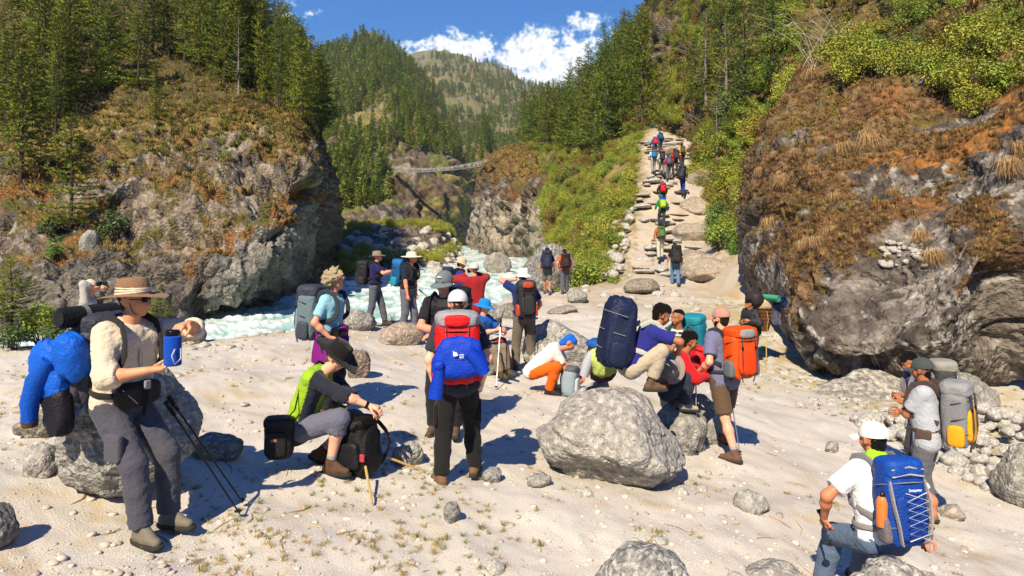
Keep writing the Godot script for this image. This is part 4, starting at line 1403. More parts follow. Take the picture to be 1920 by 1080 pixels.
# a boulder seen centred at px, its foot at pixel row py, d metres ahead; size = full width, height, depth
func boulder(sd: int, px: float, d: float, size: Vector3, yaw: float, label: String, sink := 0.2, pale := GREY, dark := DGREY, lichen := 0.6, n := 22, faces := 12, called := "boulder", foot = null) -> MeshInstance3D:
	var m := rock_mesh(sd, n, faces, 0.34, pale, dark, lichen, size * 0.5)
	var o := obj(called, m, M.boulder)
	var x := (px - 960.0) / F * d
	var y: float = ground_y(x, -d) if foot == null else foot
	o.position = Vector3(x, y + size.y * (0.5 - sink), -d)
	o.rotation.y = deg_to_rad(yaw)
	tag(o, label, "stone" if called == "stone" else "boulder")
	return o

func build_stones() -> void:
	# ---- the boulders one notices
	boulder(501, 240, 5.35, Vector3(1.15, 1.2, 1.0), 20, "big rounded grey boulder the man in the brown hat leans on", 0.16, Color(0.42, 0.40, 0.36), Color(0.20, 0.19, 0.17), 0.5, 40, 16)
	boulder(502, 1150, 7.05, Vector3(1.85, 1.15, 1.5), -18, "largest pale grey boulder in the centre foreground", 0.24, Color(0.50, 0.47, 0.43), Color(0.33, 0.31, 0.285), 0.32, 56, 8)
	boulder(503, 1688, 4.3, Vector3(0.80, 0.80, 0.8), 10, "speckled boulder under the seated man with the blue pack", 0.30, Color(0.52, 0.50, 0.47), Color(0.22, 0.21, 0.2), 0.8, 30, 12)
	boulder(504, 1195, 4.4, Vector3(0.80, 0.75, 0.7), 0, "half-buried mottled boulder at the bottom edge of the picture", 0.40, Color(0.42, 0.41, 0.39), Color(0.18, 0.18, 0.17), 0.7, 26, 12)
	boulder(505, 1300, 4.5, Vector3(0.3, 0.3, 0.4), 30, "smooth grey stone wedged beside the half-buried boulder", 0.35, GREY, Color(0.34, 0.33, 0.31), 0.2, 12, 9)
	boulder(506, 1045, 12.4, Vector3(1.6, 1.15, 1.3), -10, "grey boulder behind the crouching man in orange trousers", 0.2, GREY, DGREY, 0.5, 30, 12)
	boulder(507, 912, 16.5, Vector3(1.1, 0.9, 1.1), 0, "rounded grey boulder behind the blue sun hat", 0.2, GREY, DGREY, 0.4, 22, 14)
	boulder(508, 1105, 8.5, Vector3(1.0, 0.8, 0.8), 40, "pale rock touching the back of the largest boulder", 0.2, Color(0.55, 0.52, 0.48), GREY, 0.4, 20, 12)
	boulder(509, 1033, 31.0, Vector3(2.3, 3.4, 4.0), 25, "steep dark slab leaning at the plateau edge by the river", 0.25, Color(0.32, 0.30, 0.27), Color(0.15, 0.14, 0.13), 0.5, 30, 10)
	boulder(510, 931, 72.0, Vector3(3.3, 3.0, 3.0), 10, "square pale boulder standing in the river", 0.22, Color(0.48, 0.45, 0.41), Color(0.25, 0.23, 0.2), 0.4, 22, 9, "boulder", -1.5)
	boulder(511, 776, 24.5, Vector3(1.5, 0.75, 1.0), 0, "low grey boulder at the river's near edge behind the two hikers", 0.3, GREY, DGREY, 0.3, 18, 12, "boulder", -1.2)
	boulder(512, 168, 32.4, Vector3(0.95, 1.5, 0.9), 0, "grey standing stone on the left slope under the lone pine", 0.1, GREY, DGREY, 0.5, 18, 9, "boulder", at_px("left_hill", 165, 482).y)
	boulder(513, 672, 14.3, Vector3(0.85, 0.55, 0.7), 0, "rounded grey boulder behind the blonde woman's hip", 0.2, GREY, DGREY, 0.4, 20, 12)
	boulder(514, 752, 13.2, Vector3(0.95, 0.6, 0.8), 15, "flat reddish boulder between the blonde woman and the man in black trousers", 0.28, Color(0.52, 0.42, 0.34), Color(0.34, 0.26, 0.2), 0.25, 20, 10)
	boulder(515, 668, 9.8, Vector3(0.42, 0.55, 0.4), 0, "brown upright stone behind the crouching man's hat", 0.15, BROWN, Color(0.16, 0.11, 0.08), 0.3, 16, 9)
	boulder(516, 355, 12.0, Vector3(0.75, 0.42, 0.6), 0, "long grey boulder behind the blue bottle", 0.25, Color(0.40, 0.36, 0.31), DGREY, 0.3, 18, 10)
	boulder(517, 527, 15.4, Vector3(0.6, 0.45, 0.5), 0, "brown boulder at the river edge left of the blonde woman", 0.2, BROWN, DGREY, 0.3, 14, 10)
	boulder(518, 765, 6.75, Vector3(0.34, 0.30, 0.26), 20, "angular pale stone beside the bamboo walking stick", 0.15, Color(0.52, 0.50, 0.47), DGREY, 0.5, 18, 9)
	boulder(519, 1408, 6.35, Vector3(0.34, 0.26, 0.3), 0, "smooth grey stone on the sand right of the large boulder", 0.3, GREY, Color(0.33, 0.32, 0.3), 0.2, 14, 12)
	boulder(520, 74, 5.25, Vector3(0.34, 0.34, 0.3), 0, "smooth grey stone below the left boulder", 0.25, GREY, Color(0.30, 0.28, 0.26), 0.2, 16, 10)
	boulder(521, -14, 4.25, Vector3(0.30, 0.36, 0.3), 0, "dark rock cut by the bottom left edge", 0.2, Color(0.22, 0.21, 0.2), Color(0.12, 0.11, 0.1), 0.3, 16, 10)
	boulder(522, 70, 6.2, Vector3(0.4, 0.28, 0.36), 0, "flat mossy stone left of the big boulder", 0.2, Color(0.40, 0.37, 0.30), Color(0.22, 0.2, 0.14), 0.2, 14, 10)
	boulder(523, 405, 6.1, Vector3(0.5, 0.3, 0.45), 0, "dark flat rock in the shade right of the left boulder", 0.25, Color(0.3, 0.29, 0.27), Color(0.17, 0.16, 0.15), 0.3, 16, 10)
	boulder(524, 925, 6.45, Vector3(0.22, 0.17, 0.2), 0, "dark angular stone right of the black trousers", 0.2, Color(0.36, 0.36, 0.35), DGREY, 0.3, 12, 9, "stone")
	boulder(525, 1012, 6.35, Vector3(0.26, 0.15, 0.2), 20, "long grey stone left of the large boulder's foot", 0.25, GREY, DGREY, 0.2, 12, 12, "stone")
	boulder(526, 848, 5.3, Vector3(0.14, 0.24, 0.12), 0, "dark pointed stone in grass at the bottom centre", 0.3, Color(0.3, 0.3, 0.29), DGREY, 0.2, 12, 8, "stone")
	boulder(527, 1560, 9.6, Vector3(0.26, 0.2, 0.24), 0, "round grey stone alone on the sand below the great rock", 0.2, GREY, Color(0.36, 0.35, 0.33), 0.2, 12, 14, "stone")
	boulder(528, 1785, 7.3, Vector3(0.34, 0.2, 0.26), 10, "flat tan stone right of the grey T-shirt man's boots", 0.25, Color(0.52, 0.46, 0.38), Color(0.40, 0.35, 0.29), 0.1, 14, 10, "stone")
	boulder(529, 1918, 8.1, Vector3(0.6, 0.85, 0.8), 20, "slanting grey rock at the right edge below the stone pile", 0.15, Color(0.44, 0.42, 0.38), DGREY, 0.4, 20, 9)
	boulder(530, 1450, 5.0, Vector3(0.44, 0.22, 0.34), 0, "half-buried flat grey stone at the bottom right", 0.42, GREY, Color(0.34, 0.32, 0.29), 0.2, 16, 12)
	boulder(531, 1205, 26.5, Vector3(1.7, 0.75, 1.1), 0, "long brown boulder at the foot of the stairs", 0.25, Color(0.36, 0.30, 0.24), Color(0.24, 0.2, 0.16), 0.3, 18, 11)
	boulder(532, 1082, 24.0, Vector3(1.0, 0.6, 0.8), 0, "grey boulder beside the orange-shirted walker", 0.2, GREY, DGREY, 0.4, 16, 11)
	boulder(533, 1055, 21.0, Vector3(1.1, 0.4, 0.8), 15, "low flat rock below the two walkers", 0.35, Color(0.42, 0.37, 0.3), DGREY, 0.3, 16, 10)
	boulder(534, 1650, 14.4, Vector3(3.6, 1.5, 1.6), 4, "lower slab under the great rock's overhang", 0.55, Color(0.44, 0.42, 0.38), Color(0.24, 0.22, 0.2), 0.6, 30, 11)
	boulder(535, 1800, 13.4, Vector3(1.6, 1.5, 1.2), 0, "rounded rock foot behind the yellow pack", 0.5, Color(0.42, 0.40, 0.37), DGREY, 0.4, 24, 11)
	boulder(536, 965, 19.5, Vector3(1.3, 0.75, 1.0), 10, "dark rock at the plateau edge behind the white sun hat", 0.3, Color(0.32, 0.29, 0.26), Color(0.18, 0.16, 0.14), 0.4, 18, 10)
	var crag_at := at_px("right_hill", 1250, 95)
	var crag_rock := obj("crag", rock_mesh(571, 40, 10, 1.5, Color(0.27, 0.20, 0.13), Color(0.10, 0.075, 0.05), 0.25, Vector3(5.5, 7.5, 5.0)), M.cliff)
	crag_rock.position = crag_at + Vector3(2.2, -1.0, -2.5)
	tag(crag_rock, "brown rocky crag jutting out high above the stair trail", "crag")
	# bare rock slabs right of the stairs
	var w := ["lowest bare slab right of the stairs", "second bare slab up, right of the stairs", "long bare slab in the middle right of the stairs", "bare slab beside the porter with the dark bundle", "rounded bare rock at the top right of the stairs", "bare slab at the upper bend of the trail"]
	var k := 0
	for a in [[1325, 29.5, 2.6, 1.5], [1290, 32, 2.4, 1.5], [1292, 36, 2.6, 1.7], [1305, 40.5, 2.2, 1.6], [1320, 45, 2.4, 2.0], [1262, 52, 2.6, 1.8]]:
		var dd: float = a[1]
		boulder(540 + k, a[0], dd, Vector3(a[2], a[3], 3.4), 20 - k * 8, w[k], 0.62, Color(0.52, 0.44, 0.35), Color(0.36, 0.29, 0.22), 0.25, 20, 9)
		k += 1
	# the piled-up stones are one of a few shapes each
	var shapes := []
	for q in 8:
		shapes.append(rock_mesh(600 + q, 5, 9, 0.5, Color(0.66, 0.63, 0.58), Color(0.44, 0.42, 0.38), 0.1, Vector3(0.5, 0.36, 0.42)))
	var small := []
	for q in 8:
		small.append(rock_mesh(620 + q, 2, 8, 0.4, Color(0.52, 0.47, 0.41), Color(0.36, 0.33, 0.29), 0.0, Vector3(0.5, 0.34, 0.42)))
	var rubble := base("stone_pile", Vector3(7.3, ground_y(7.3, -10.2), -10.2))
	tag(rubble, "heap of white river stones at the right edge below the great rock", "stones")
	for q in 230:
		var ex := rng.randf_range(-1.45, 1.6)
		var ez := rng.randf_range(-1.6, 2.3)
		var heap := maxf(0.0, 0.55 - 0.22 * absf(ex - 0.5) - 0.12 * absf(ez + 0.4)) * rng.randf_range(0.15, 1.0)
		var s := rng.randf_range(0.16, 0.34)
		var o := obj("stone", shapes[rng.randi() % 8], M.stone, rubble)
		o.position = Vector3(ex, ground_y(7.3 + ex, -10.2 + ez) - rubble.position.y + heap + s * 0.12, ez)
		o.basis = Basis.from_euler(Vector3(rng.randf_range(-0.5, 0.5), rng.randf() * TAU, rng.randf_range(-0.5, 0.5))).scaled(Vector3.ONE * s)
	# the cairn lodged on the great rock
	var spot := at_px("great_rock", 1690, 482)
	var cairn := base("stone_pile", spot)
	tag(cairn, "small pile of white stones lodged on the face of the great rock", "stones")
	for q in 46:
		var s := rng.randf_range(0.10, 0.22)
		var px := rng.randf_range(1652, 1730)
		var py := rng.randf_range(446, 496) + absf(px - 1695) * 0.25
		var at := at_px("great_rock", px, minf(py, 500.0))
		var o := obj("stone", shapes[rng.randi() % 8], M.stone, cairn)
		o.position = at - spot + Vector3(0, 0.03, 0.06)
		o.basis = Basis.from_euler(Vector3(rng.randf_range(-0.5, 0.5), rng.randf() * TAU, 0)).scaled(Vector3.ONE * s)
	# loose stones one could pick up
	for q in 210:
		var x: float
		var d: float
		var zone := q % 5
		if zone < 2:      # along the foot of the great rock
			d = rng.randf_range(9.5, 17.0)
			x = rock_foot_x(d) - 0.3 - absf(rng.randfn(0.0, 0.9))
		elif zone == 2:   # plateau edge by the river
			x = rng.randf_range(-7.5, 0.5)
			d = table(EDGE, x) - absf(rng.randfn(0.0, 1.3))
		elif zone == 3:   # foot of the stairs
			d = rng.randf_range(19.0, 30.0)
			x = rng.randf_range(1.5, 8.0)
		else:             # foreground sand
			d = rng.randf_range(4.4, 11.0)
			x = rng.randf_range(-0.75, 0.72) * d
		var s := rng.randf_range(0.09, 0.30) * (1.0 if zone != 3 else 1.8) * (0.7 if zone == 4 else 1.0)
		var o := obj("stone", shapes[rng.randi() % 8], M.stone)
		o.position = Vector3(x, ground_y(x, -d) + s * 0.02, -d)
		o.basis = Basis.from_euler(Vector3(rng.randf_range(-0.3, 0.3), rng.randf() * TAU, rng.randf_range(-0.3, 0.3))).scaled(Vector3(s, s * rng.randf_range(0.6, 1.0), s))
		var at := pixel(o.position)
		var third: String = ["left of the hat man's boulder", "in front of the crouching man", "near the man in black trousers", "below the largest boulder", "near the man in shorts", "near the seated man"][clampi(int(at.x / 320.0), 0, 5)]
		var side: String = ["by the hat man", "by the blonde woman", "by the pair of hikers", "by the red shirt man", "by the white sun hat", "by the white sun hat"][clampi(int((at.x - 200.0) / 170.0), 0, 5)]
		var size: String = "small" if s < 0.13 else ("large" if s > 0.24 else "middling")
		tag(o, [size + " white stone on the grassy verge " + ("nearer the basket porter" if d > 13.0 else "nearer the stone heap"), size + " white stone on the grassy verge " + ("nearer the basket porter" if d > 13.0 else "nearer the stone heap"), size + " loose stone on the river edge of the sand " + side, size + " loose stone on the rocky ground below the stairs " + ("at left" if at.x < 1130.0 else ("at right" if at.x > 1250.0 else "in the middle")), size + " half-buried stone on the sand " + third][zone], "stone",
			["stones along the great rock", "stones along the great rock", "stones on the river edge", "stones below the stairs", "stones on the sand"][zone])
	# rocks of the far bank and the river margin
	for q in 110:
		var kk := pick("far_bank", rng.randf_range(0.28, 0.97), rng.randf_range(0.05, 0.42) if q < 70 else rng.randf_range(0.42, 0.78))
		var p: Vector3 = S.far_bank.pos[kk]
		var s := rng.randf_range(0.8, 2.4) * (1.0 if q < 70 else 1.5)
		var o := obj("rock", shapes[rng.randi() % 8], M.stone)
		o.position = p
		o.basis = Basis.from_euler(Vector3(rng.randf_range(-0.5, 0.5), rng.randf() * TAU, rng.randf_range(-0.5, 0.5))).scaled(Vector3.ONE * s)
		var at := pixel(p)
		tag(o, "%s pale rock %s on the far river bank, %s" % ["small" if s < 1.3 else ("large" if s > 2.2 else "middling"), "at the water" if at.y > 505.0 else ("high up" if at.y < 460.0 else "halfway up"), ["in the cliff's shade", "left of the khaki hat", "behind the cream hat", "behind the grey cap", "by the river boulder"][clampi(int((at.x - 620.0) / 55.0), 0, 4)]], "rock", "rocks on the far river bank")
	# pebbles and grit, too many to count
	var lists := [[], [], [], []]
	var cols := [[], [], [], []]
	for q in 26000:
		var d := 3.9 * exp(rng.randf() * (2.0 if q < 9000 else 1.1))
		var x := rng.randf_range(-0.82, 0.82) * d
		if d > table(EDGE, x) + 0.5: continue
		var n := noise("gt", 41, 0.55, 4).get_noise_2d(x * 0.8 + 20.0, d * 0.8)
		if n < rng.randf_range(-0.5, 0.25): continue
		var s := pow(rng.randf(), 3.0) * 0.085 + 0.012 if q < 9000 else rng.randf_range(0.007, 0.022)
		if d > 15.0: s *= 1.8
		var wch := rng.randi() % 4
		lists[wch].append(Transform3D(Basis.from_euler(Vector3(rng.randf_range(-0.4, 0.4), rng.randf() * TAU, 0)).scaled(Vector3(s, s * 0.8, s)), Vector3(x, ground_y(x, -d) + s * 0.02, -d)))
		var g := rng.randf_range(0.6, 1.15)
		cols[wch].append(Color(g, g * 0.97, g * 0.93))
	for q in 4:
		multi("pebbles", small[q], M.pebble, lists[q], cols[q], "pebbles and grit strewn over the sand", "pebbles")
	build_litter()
	build_stairs(shapes)

func build_litter() -> void:
	# dry grass tufts and straw on the sand
	var straw := tuft_mesh(701, 30, Color(0.55, 0.40, 0.18), Color(0.38, 0.30, 0.12), 0.9, 0.010)
	var fresh := tuft_mesh(702, 26, Color(0.20, 0.28, 0.05), Color(0.34, 0.32, 0.10), 0.7, 0.012)
	var xs := [[], []]
	var cs := [[], []]
	var n := noise("tf", 81, 0.6, 3)
	for q in 7000:
		var d := 4.2 * exp(rng.randf() * 1.75)
		var x := rng.randf_range(-0.8, 0.82) * d
		if d > table(EDGE, x): continue
		var near_rock: bool = x > rock_foot_x(d) - 2.6 and d > 9.0
		var t := n.get_noise_2d(x, d)
		if not near_rock and t < 0.30: continue
		if near_rock and t < -0.05: continue
		var s := rng.randf_range(0.05, 0.15) * (1.5 if near_rock else 1.0)
		var k := 1 if rng.randf() < (0.6 if near_rock else 0.15) else 0
		xs[k].append(Transform3D(Basis(Vector3.UP, rng.randf() * TAU).scaled(Vector3(s, s * 0.55, s)), Vector3(x, ground_y(x, -d), -d)))
		var g := rng.randf_range(0.75, 1.2)
		cs[k].append(Color(g, g, g))
	# greener patches round single stones
	for a in [[740, 6.7, 26, 0.35], [800, 6.5, 22, 0.3], [850, 5.1, 40, 0.45], [790, 4.95, 26, 0.4], [1250, 5.5, 10, 0.15], [445, 5.0, 18, 0.3], [1320, 7.1, 14, 0.15], [110, 5.9, 20, 0.3], [665, 5.7, 20, 0.25], [1010, 6.7, 12, 0.2]]:
		for q in a[2]:
			var d: float = a[1] + rng.randfn(0.0, a[3])
			var x: float = (a[0] - 960.0) / F * a[1] + rng.randfn(0.0, a[3])
			var k := 1 if rng.randf() < 0.55 else 0
			var s := rng.randf_range(0.06, 0.15)
			xs[k].append(Transform3D(Basis(Vector3.UP, rng.randf() * TAU).scaled(Vector3(s, s * 0.6, s)), Vector3(x, ground_y(x, -d), -d)))
			cs[k].append(Color.WHITE * rng.randf_range(0.8, 1.1))
	multi("dry_grass", straw, M.blades, xs[0], cs[0], "sparse straw-coloured grass on the sand", "grass")
	multi("green_grass", fresh, M.blades, xs[1], cs[1], "short green grass on the verge and round the stones", "grass")
	var b := Build.new()
	for q in 90:
		var d := 4.3 * exp(rng.randf() * 0.9)
		var x := rng.randf_range(-0.7, 0.7) * d
		var a := rng.randf() * TAU
		var ln := rng.randf_range(0.05, 0.28)
		b.col = Color(0.30, 0.17, 0.09).lerp(Color(0.55, 0.42, 0.25), rng.randf())
		var pts := []
		for e in 3:
			var q2 := Vector3(x + cos(a + e * 0.25) * ln * (e - 1) * 0.5, 0, -d + sin(a + e * 0.25) * ln * (e - 1) * 0.5)
			q2.y = ground_y(q2.x, q2.z) + 0.008
			pts.append(q2)
		b.tube(pts, [0.004, 0.005, 0.002], 4, false)
	tag(obj("twigs", b.mesh(), M.twig), "dry twigs and straws scattered on the sand", "twigs", "", "stuff")

func build_stairs(shapes: Array) -> void:
	var slabs := []
	for q in 6:
		slabs.append(rock_mesh(640 + q, 3, 10, 0.35, Color(0.56, 0.49, 0.40), Color(0.45, 0.385, 0.31), 0.0, Vector3(0.5, 0.12, 0.42)))
	var st := base("stone_stairs", Vector3(table(TRAIL, 30.0), ground_y(table(TRAIL, 30.0), -30.0), -30.0))
	tag(st, "rough stone stairs climbing the slope with trekkers on them", "stairs")
	var d := 29.6
	while d < 56.0:
		var bend := sin(d * 0.42) * 0.45
		var x := table(TRAIL, d) - 1.9 + bend
		var to := table(TRAIL, d) + (0.4 if d < 42.0 else 1.0) + bend
		x += rng.randf_range(-0.3, 0.3)
		while x < to:
			var w := rng.randf_range(0.45, 1.25)
			if rng.randf() < 0.54:
				x += w * 0.6
				continue
			var o := obj("step_stone", slabs[rng.randi() % 6] if rng.randf() < 0.4 else shapes[rng.randi() % 8], M.stone, st)
			var at := Vector3(x + w * 0.5, ground_height(x + w * 0.5, d) + 0.05 + rng.randf_range(-0.05, 0.05), -d + rng.randf_range(-0.22, 0.22))
			o.position = at - st.position
			o.basis = Basis.from_euler(Vector3(rng.randf_range(-0.08, 0.08), rng.randf_range(-0.45, 0.45), rng.randf_range(-0.10, 0.10))).scaled(Vector3(w * 1.05, rng.randf_range(0.6, 1.1) * (1.0 if o.mesh in slabs else 0.5), rng.randf_range(0.8, 1.5)))
			x += w
		d += rng.randf_range(0.5, 0.8)
	# tumbled edging on the left of the stairs
	for q in 46:
		var dd := rng.randf_range(29.0, 40.0)
		var x := table(TRAIL, dd) - 2.2 - absf(rng.randfn(0.0, 0.6))
		var s := rng.randf_range(0.3, 0.75)
		var o := obj("edge_stone", shapes[rng.randi() % 8], M.stone, st)
		o.position = Vector3(x, ground_height(x, dd) + 0.18, -dd) - st.position
		o.basis = Basis.from_euler(Vector3(rng.randf_range(-0.3, 0.3), rng.randf() * TAU, rng.randf_range(-0.3, 0.3))).scaled(Vector3.ONE * s)

# ------------------------------------------------------------------ footbridge
func build_bridge() -> void:
	var a := P(738, 321, 258)
	var b := P(955, 303, 186)
	var o := base("footbridge", a)
	tag(o, "long cable footbridge hung with pale scarves across the gorge", "bridge")
	var side := (b - a).cross(Vector3.UP).normalized()
	var at := func(t: float, up: float, off: float) -> Vector3:
		return (b - a) * t + Vector3(0, -4.0 * t * (1.0 - t) * 1.3 + up * (0.75 + 1.1 * absf(t - 0.5)), 0) + side * off
	var deck := Build.new()
	for k in 60:
		var t0 := k / 60.0
		var t1 := (k + 0.93) / 60.0
		deck.tube([at.call(t0, 0.0, 0.0), at.call(t1, 0.0, 0.0)], [0.07], 6, true, 10.0)
	obj("deck", deck.mesh(), M.steel, o)
	for s in [-1.0, 1.0]:
		for up in [0.0, 1.35]:
			var c := Build.new()
			var pts := []
			for k in 41: pts.append(at.call(k / 40.0, up, s * 0.7))
			c.tube(pts, [0.07], 5, false)
			obj("cable", c.mesh(), M.steel, o)
		var h := Build.new()
		for k in 161:
			h.tube([at.call(k / 160.0, 0.0, s * 0.7), at.call(k / 160.0, 1.35, s * 0.7)], [0.03], 3, false)
		tag(obj("hangers", h.mesh(), M.steel, o), "", "", "", "stuff")
	var f := Build.new()
	for k in 200:
		var t := rng.randf()
		f.col = [Color(0.38, 0.38, 0.36), Color(0.3, 0.31, 0.31), Color(0.26, 0.25, 0.23), Color(0.36, 0.33, 0.26)][rng.randi() % 4]
		var p: Vector3 = at.call(t, 1.35, (0.72 if rng.randf() < 0.5 else -0.72))
		var q: Vector3 = at.call(t + 0.004, 1.35, 0.72)
		var wdt := (q - p).normalized() * 0.22
		wdt = (b - a).normalized() * rng.randf_range(0.12, 0.3)
		f.quad(p - wdt, p + wdt, p + wdt * 0.7 - Vector3(0, rng.randf_range(0.3, 0.9), 0), p - wdt * 0.6 - Vector3(0, rng.randf_range(0.3, 0.9), 0))
	tag(obj("scarves", f.mesh(), M.twig, o), "", "", "", "stuff")

# ------------------------------------------------------------------ figures: bodies and clothes meshed from joined, tapered limbs
# prims: [a, b, radius at a, radius at b, flat end at b]
func sdf(prims: Array, cell: float, k: float, wr := 0.0, wf := 9.0, wseed := 0.0) -> Dictionary:
	var lo := Vector3(1e9, 1e9, 1e9)
	var hi := -lo
	for p in prims:
		var r: float = maxf(p[2], p[3])
		lo = lo.min(p[0] - Vector3.ONE * r).min(p[1] - Vector3.ONE * r)
		hi = hi.max(p[0] + Vector3.ONE * r).max(p[1] + Vector3.ONE * r)
	var pad := cell * 3.0 + k * 0.3
	lo -= Vector3.ONE * pad
	hi += Vector3.ONE * pad
	var nx := int((hi.x - lo.x) / cell) + 2
	var ny := int((hi.y - lo.y) / cell) + 2
	var nz := int((hi.z - lo.z) / cell) + 2
	var sy := nx
	var sz := nx * ny
	var f := PackedFloat32Array()
	f.resize(nx * ny * nz)
	f.fill(1.0)
	var mark := PackedByteArray()
	mark.resize(f.size())
	var band := PackedInt32Array()
	var bw := cell * 2.0 + k * 0.5
	for p in prims:
		var a: Vector3 = p[0]
		var b: Vector3 = p[1]
		var ra: float = p[2]
		var rb: float = p[3]
		var flat: bool = p.size() > 4 and p[4] > 0
		var ab := b - a
		var l2 := maxf(ab.length_squared(), 1e-8)
		var ln := sqrt(l2)
		var g := maxf(k, bw) + cell
		var plo := ((a - Vector3.ONE * (ra + g)).min(b - Vector3.ONE * (rb + g)) - lo) / cell
		var phi := ((a + Vector3.ONE * (ra + g)).max(b + Vector3.ONE * (rb + g)) - lo) / cell
		var x0 := maxi(0, int(plo.x)); var x1 := mini(nx - 1, int(phi.x) + 1)
		var y0 := maxi(0, int(plo.y)); var y1 := mini(ny - 1, int(phi.y) + 1)
		var z0 := maxi(0, int(plo.z)); var z1 := mini(nz - 1, int(phi.z) + 1)
		var dt := cell * ab.x / l2
		var rr := rb - ra
		for z in range(z0, z1 + 1):
			var qz := lo.z + z * cell - a.z
			for y in range(y0, y1 + 1):
				var qy := lo.y + y * cell - a.y
				var qx := lo.x + x0 * cell - a.x
				var t := (qx * ab.x + qy * ab.y + qz * ab.z) / l2
				var i := z * sz + y * sy + x0
				for x in range(x0, x1 + 1):
					var tc := clampf(t, 0.0, 1.0)
					var d: float
					if flat and t > 1.0:
						var ex := qx - ab.x * t
						var ey := qy - ab.y * t
						var ez := qz - ab.z * t
						d = maxf(sqrt(ex * ex + ey * ey + ez * ez) - rb, (t - 1.0) * ln)
					else:
						var ex := qx - ab.x * tc
						var ey := qy - ab.y * tc
						var ez := qz - ab.z * tc
						d = sqrt(ex * ex + ey * ey + ez * ez) - ra - rr * tc
					if d < g:
						var o := f[i]
						var h := k - absf(d - o)
						f[i] = minf(d, o) if h <= 0.0 else minf(d, o) - h * h * 0.25 / k
						if d < bw and d > -bw and mark[i] == 0:
							mark[i] = 1
							band.append(i)
					t += dt
					qx += cell
					i += 1
	var at := PackedInt32Array()
	at.resize(f.size())
	at.fill(-1)
	var v := PackedVector3Array()
	var n := PackedVector3Array()
	var cells := PackedInt32Array()
	var wn := noise("wrinkle", 91, 1.0, 3)
	var top := f.size() - sz - sy - 1
	for i in band:
		if i >= top: continue
		var f0 := f[i]; var f1 := f[i + 1]; var f2 := f[i + sy]; var f3 := f[i + sy + 1]
		var f4 := f[i + sz]; var f5 := f[i + sz + 1]; var f6 := f[i + sz + sy]; var f7 := f[i + sz + sy + 1]
		var neg := int(f0 < 0.0) + int(f1 < 0.0) + int(f2 < 0.0) + int(f3 < 0.0) + int(f4 < 0.0) + int(f5 < 0.0) + int(f6 < 0.0) + int(f7 < 0.0)
		if neg == 0 or neg == 8: continue
		var gr := Vector3(f1 + f3 + f5 + f7 - f0 - f2 - f4 - f6, f2 + f3 + f6 + f7 - f0 - f1 - f4 - f5, f4 + f5 + f6 + f7 - f0 - f1 - f2 - f3) * 0.25
		var mean := (f0 + f1 + f2 + f3 + f4 + f5 + f6 + f7) * 0.125
		var ix := i % nx
		var iy := (i / nx) % ny
		var iz := i / sz
		var off := (gr * (-mean / maxf(gr.length_squared(), 1e-10))).clamp(Vector3(-0.5, -0.5, -0.5), Vector3(0.5, 0.5, 0.5))
		var p := lo + (Vector3(ix + 0.5, iy + 0.5, iz + 0.5) + off) * cell
		var nn := gr.normalized()
		if wr > 0.0:
			p += nn * wr * (0.55 - 2.4 * absf(wn.get_noise_3d(p.x * wf * 0.5 + wseed, p.y * wf * 0.55 + p.x * 2.0, p.z * wf * 0.5)) + 0.5 * wn.get_noise_3d(p.x * wf * 0.5, p.y * wf * 1.3 + wseed, p.z * wf * 0.5))
		at[i] = v.size()
		v.append(p)
		n.append(nn)
		cells.append(i)
	var idx := PackedInt32Array()
	for i in cells:
		var s0 := f[i] < 0.0
		if s0 != (f[i + 1] < 0.0):
			quad_into(idx, at[i], at[i - sy], at[i - sy - sz], at[i - sz], s0)
		if s0 != (f[i + sy] < 0.0):
			quad_into(idx, at[i], at[i - sz], at[i - sz - 1], at[i - 1], s0)
		if s0 != (f[i + sz] < 0.0):
			quad_into(idx, at[i], at[i - 1], at[i - 1 - sy], at[i - sy], s0)
	if wr > 0.0:   # normals of the folded surface
		var sums := PackedVector3Array()
		sums.resize(v.size())
		for q in range(0, idx.size(), 3):
			var fn := (v[idx[q + 2]] - v[idx[q]]).cross(v[idx[q + 1]] - v[idx[q]])
			for e in 3: sums[idx[q + e]] += fn
		for q in n.size():
			n[q] = (sums[q].normalized() * 0.8 + n[q] * 0.2).normalized()
	return {"v": v, "n": n, "i": idx}

func quad_into(idx: PackedInt32Array, a: int, b: int, c: int, d: int, out: bool) -> void:
	if a < 0 or b < 0 or c < 0 or d < 0: return
	if out: idx.append_array([a, d, c, a, c, b])
	else: idx.append_array([a, b, c, a, c, d])

func merge(list: Array, paint = null, col := Color.WHITE) -> ArrayMesh:
	var v := PackedVector3Array()
	var n := PackedVector3Array()
	var idx := PackedInt32Array()
	for s in list:
		var first := v.size()
		v.append_array(s.v)
		n.append_array(s.n)
		for q in s.i: idx.append(q + first)
	var c := PackedColorArray()
	c.resize(v.size())
	c.fill(col)
	if paint != null:
		for q in v.size(): c[q] = paint.call(v[q], n[q])
	return arrays(v, n, idx, c)

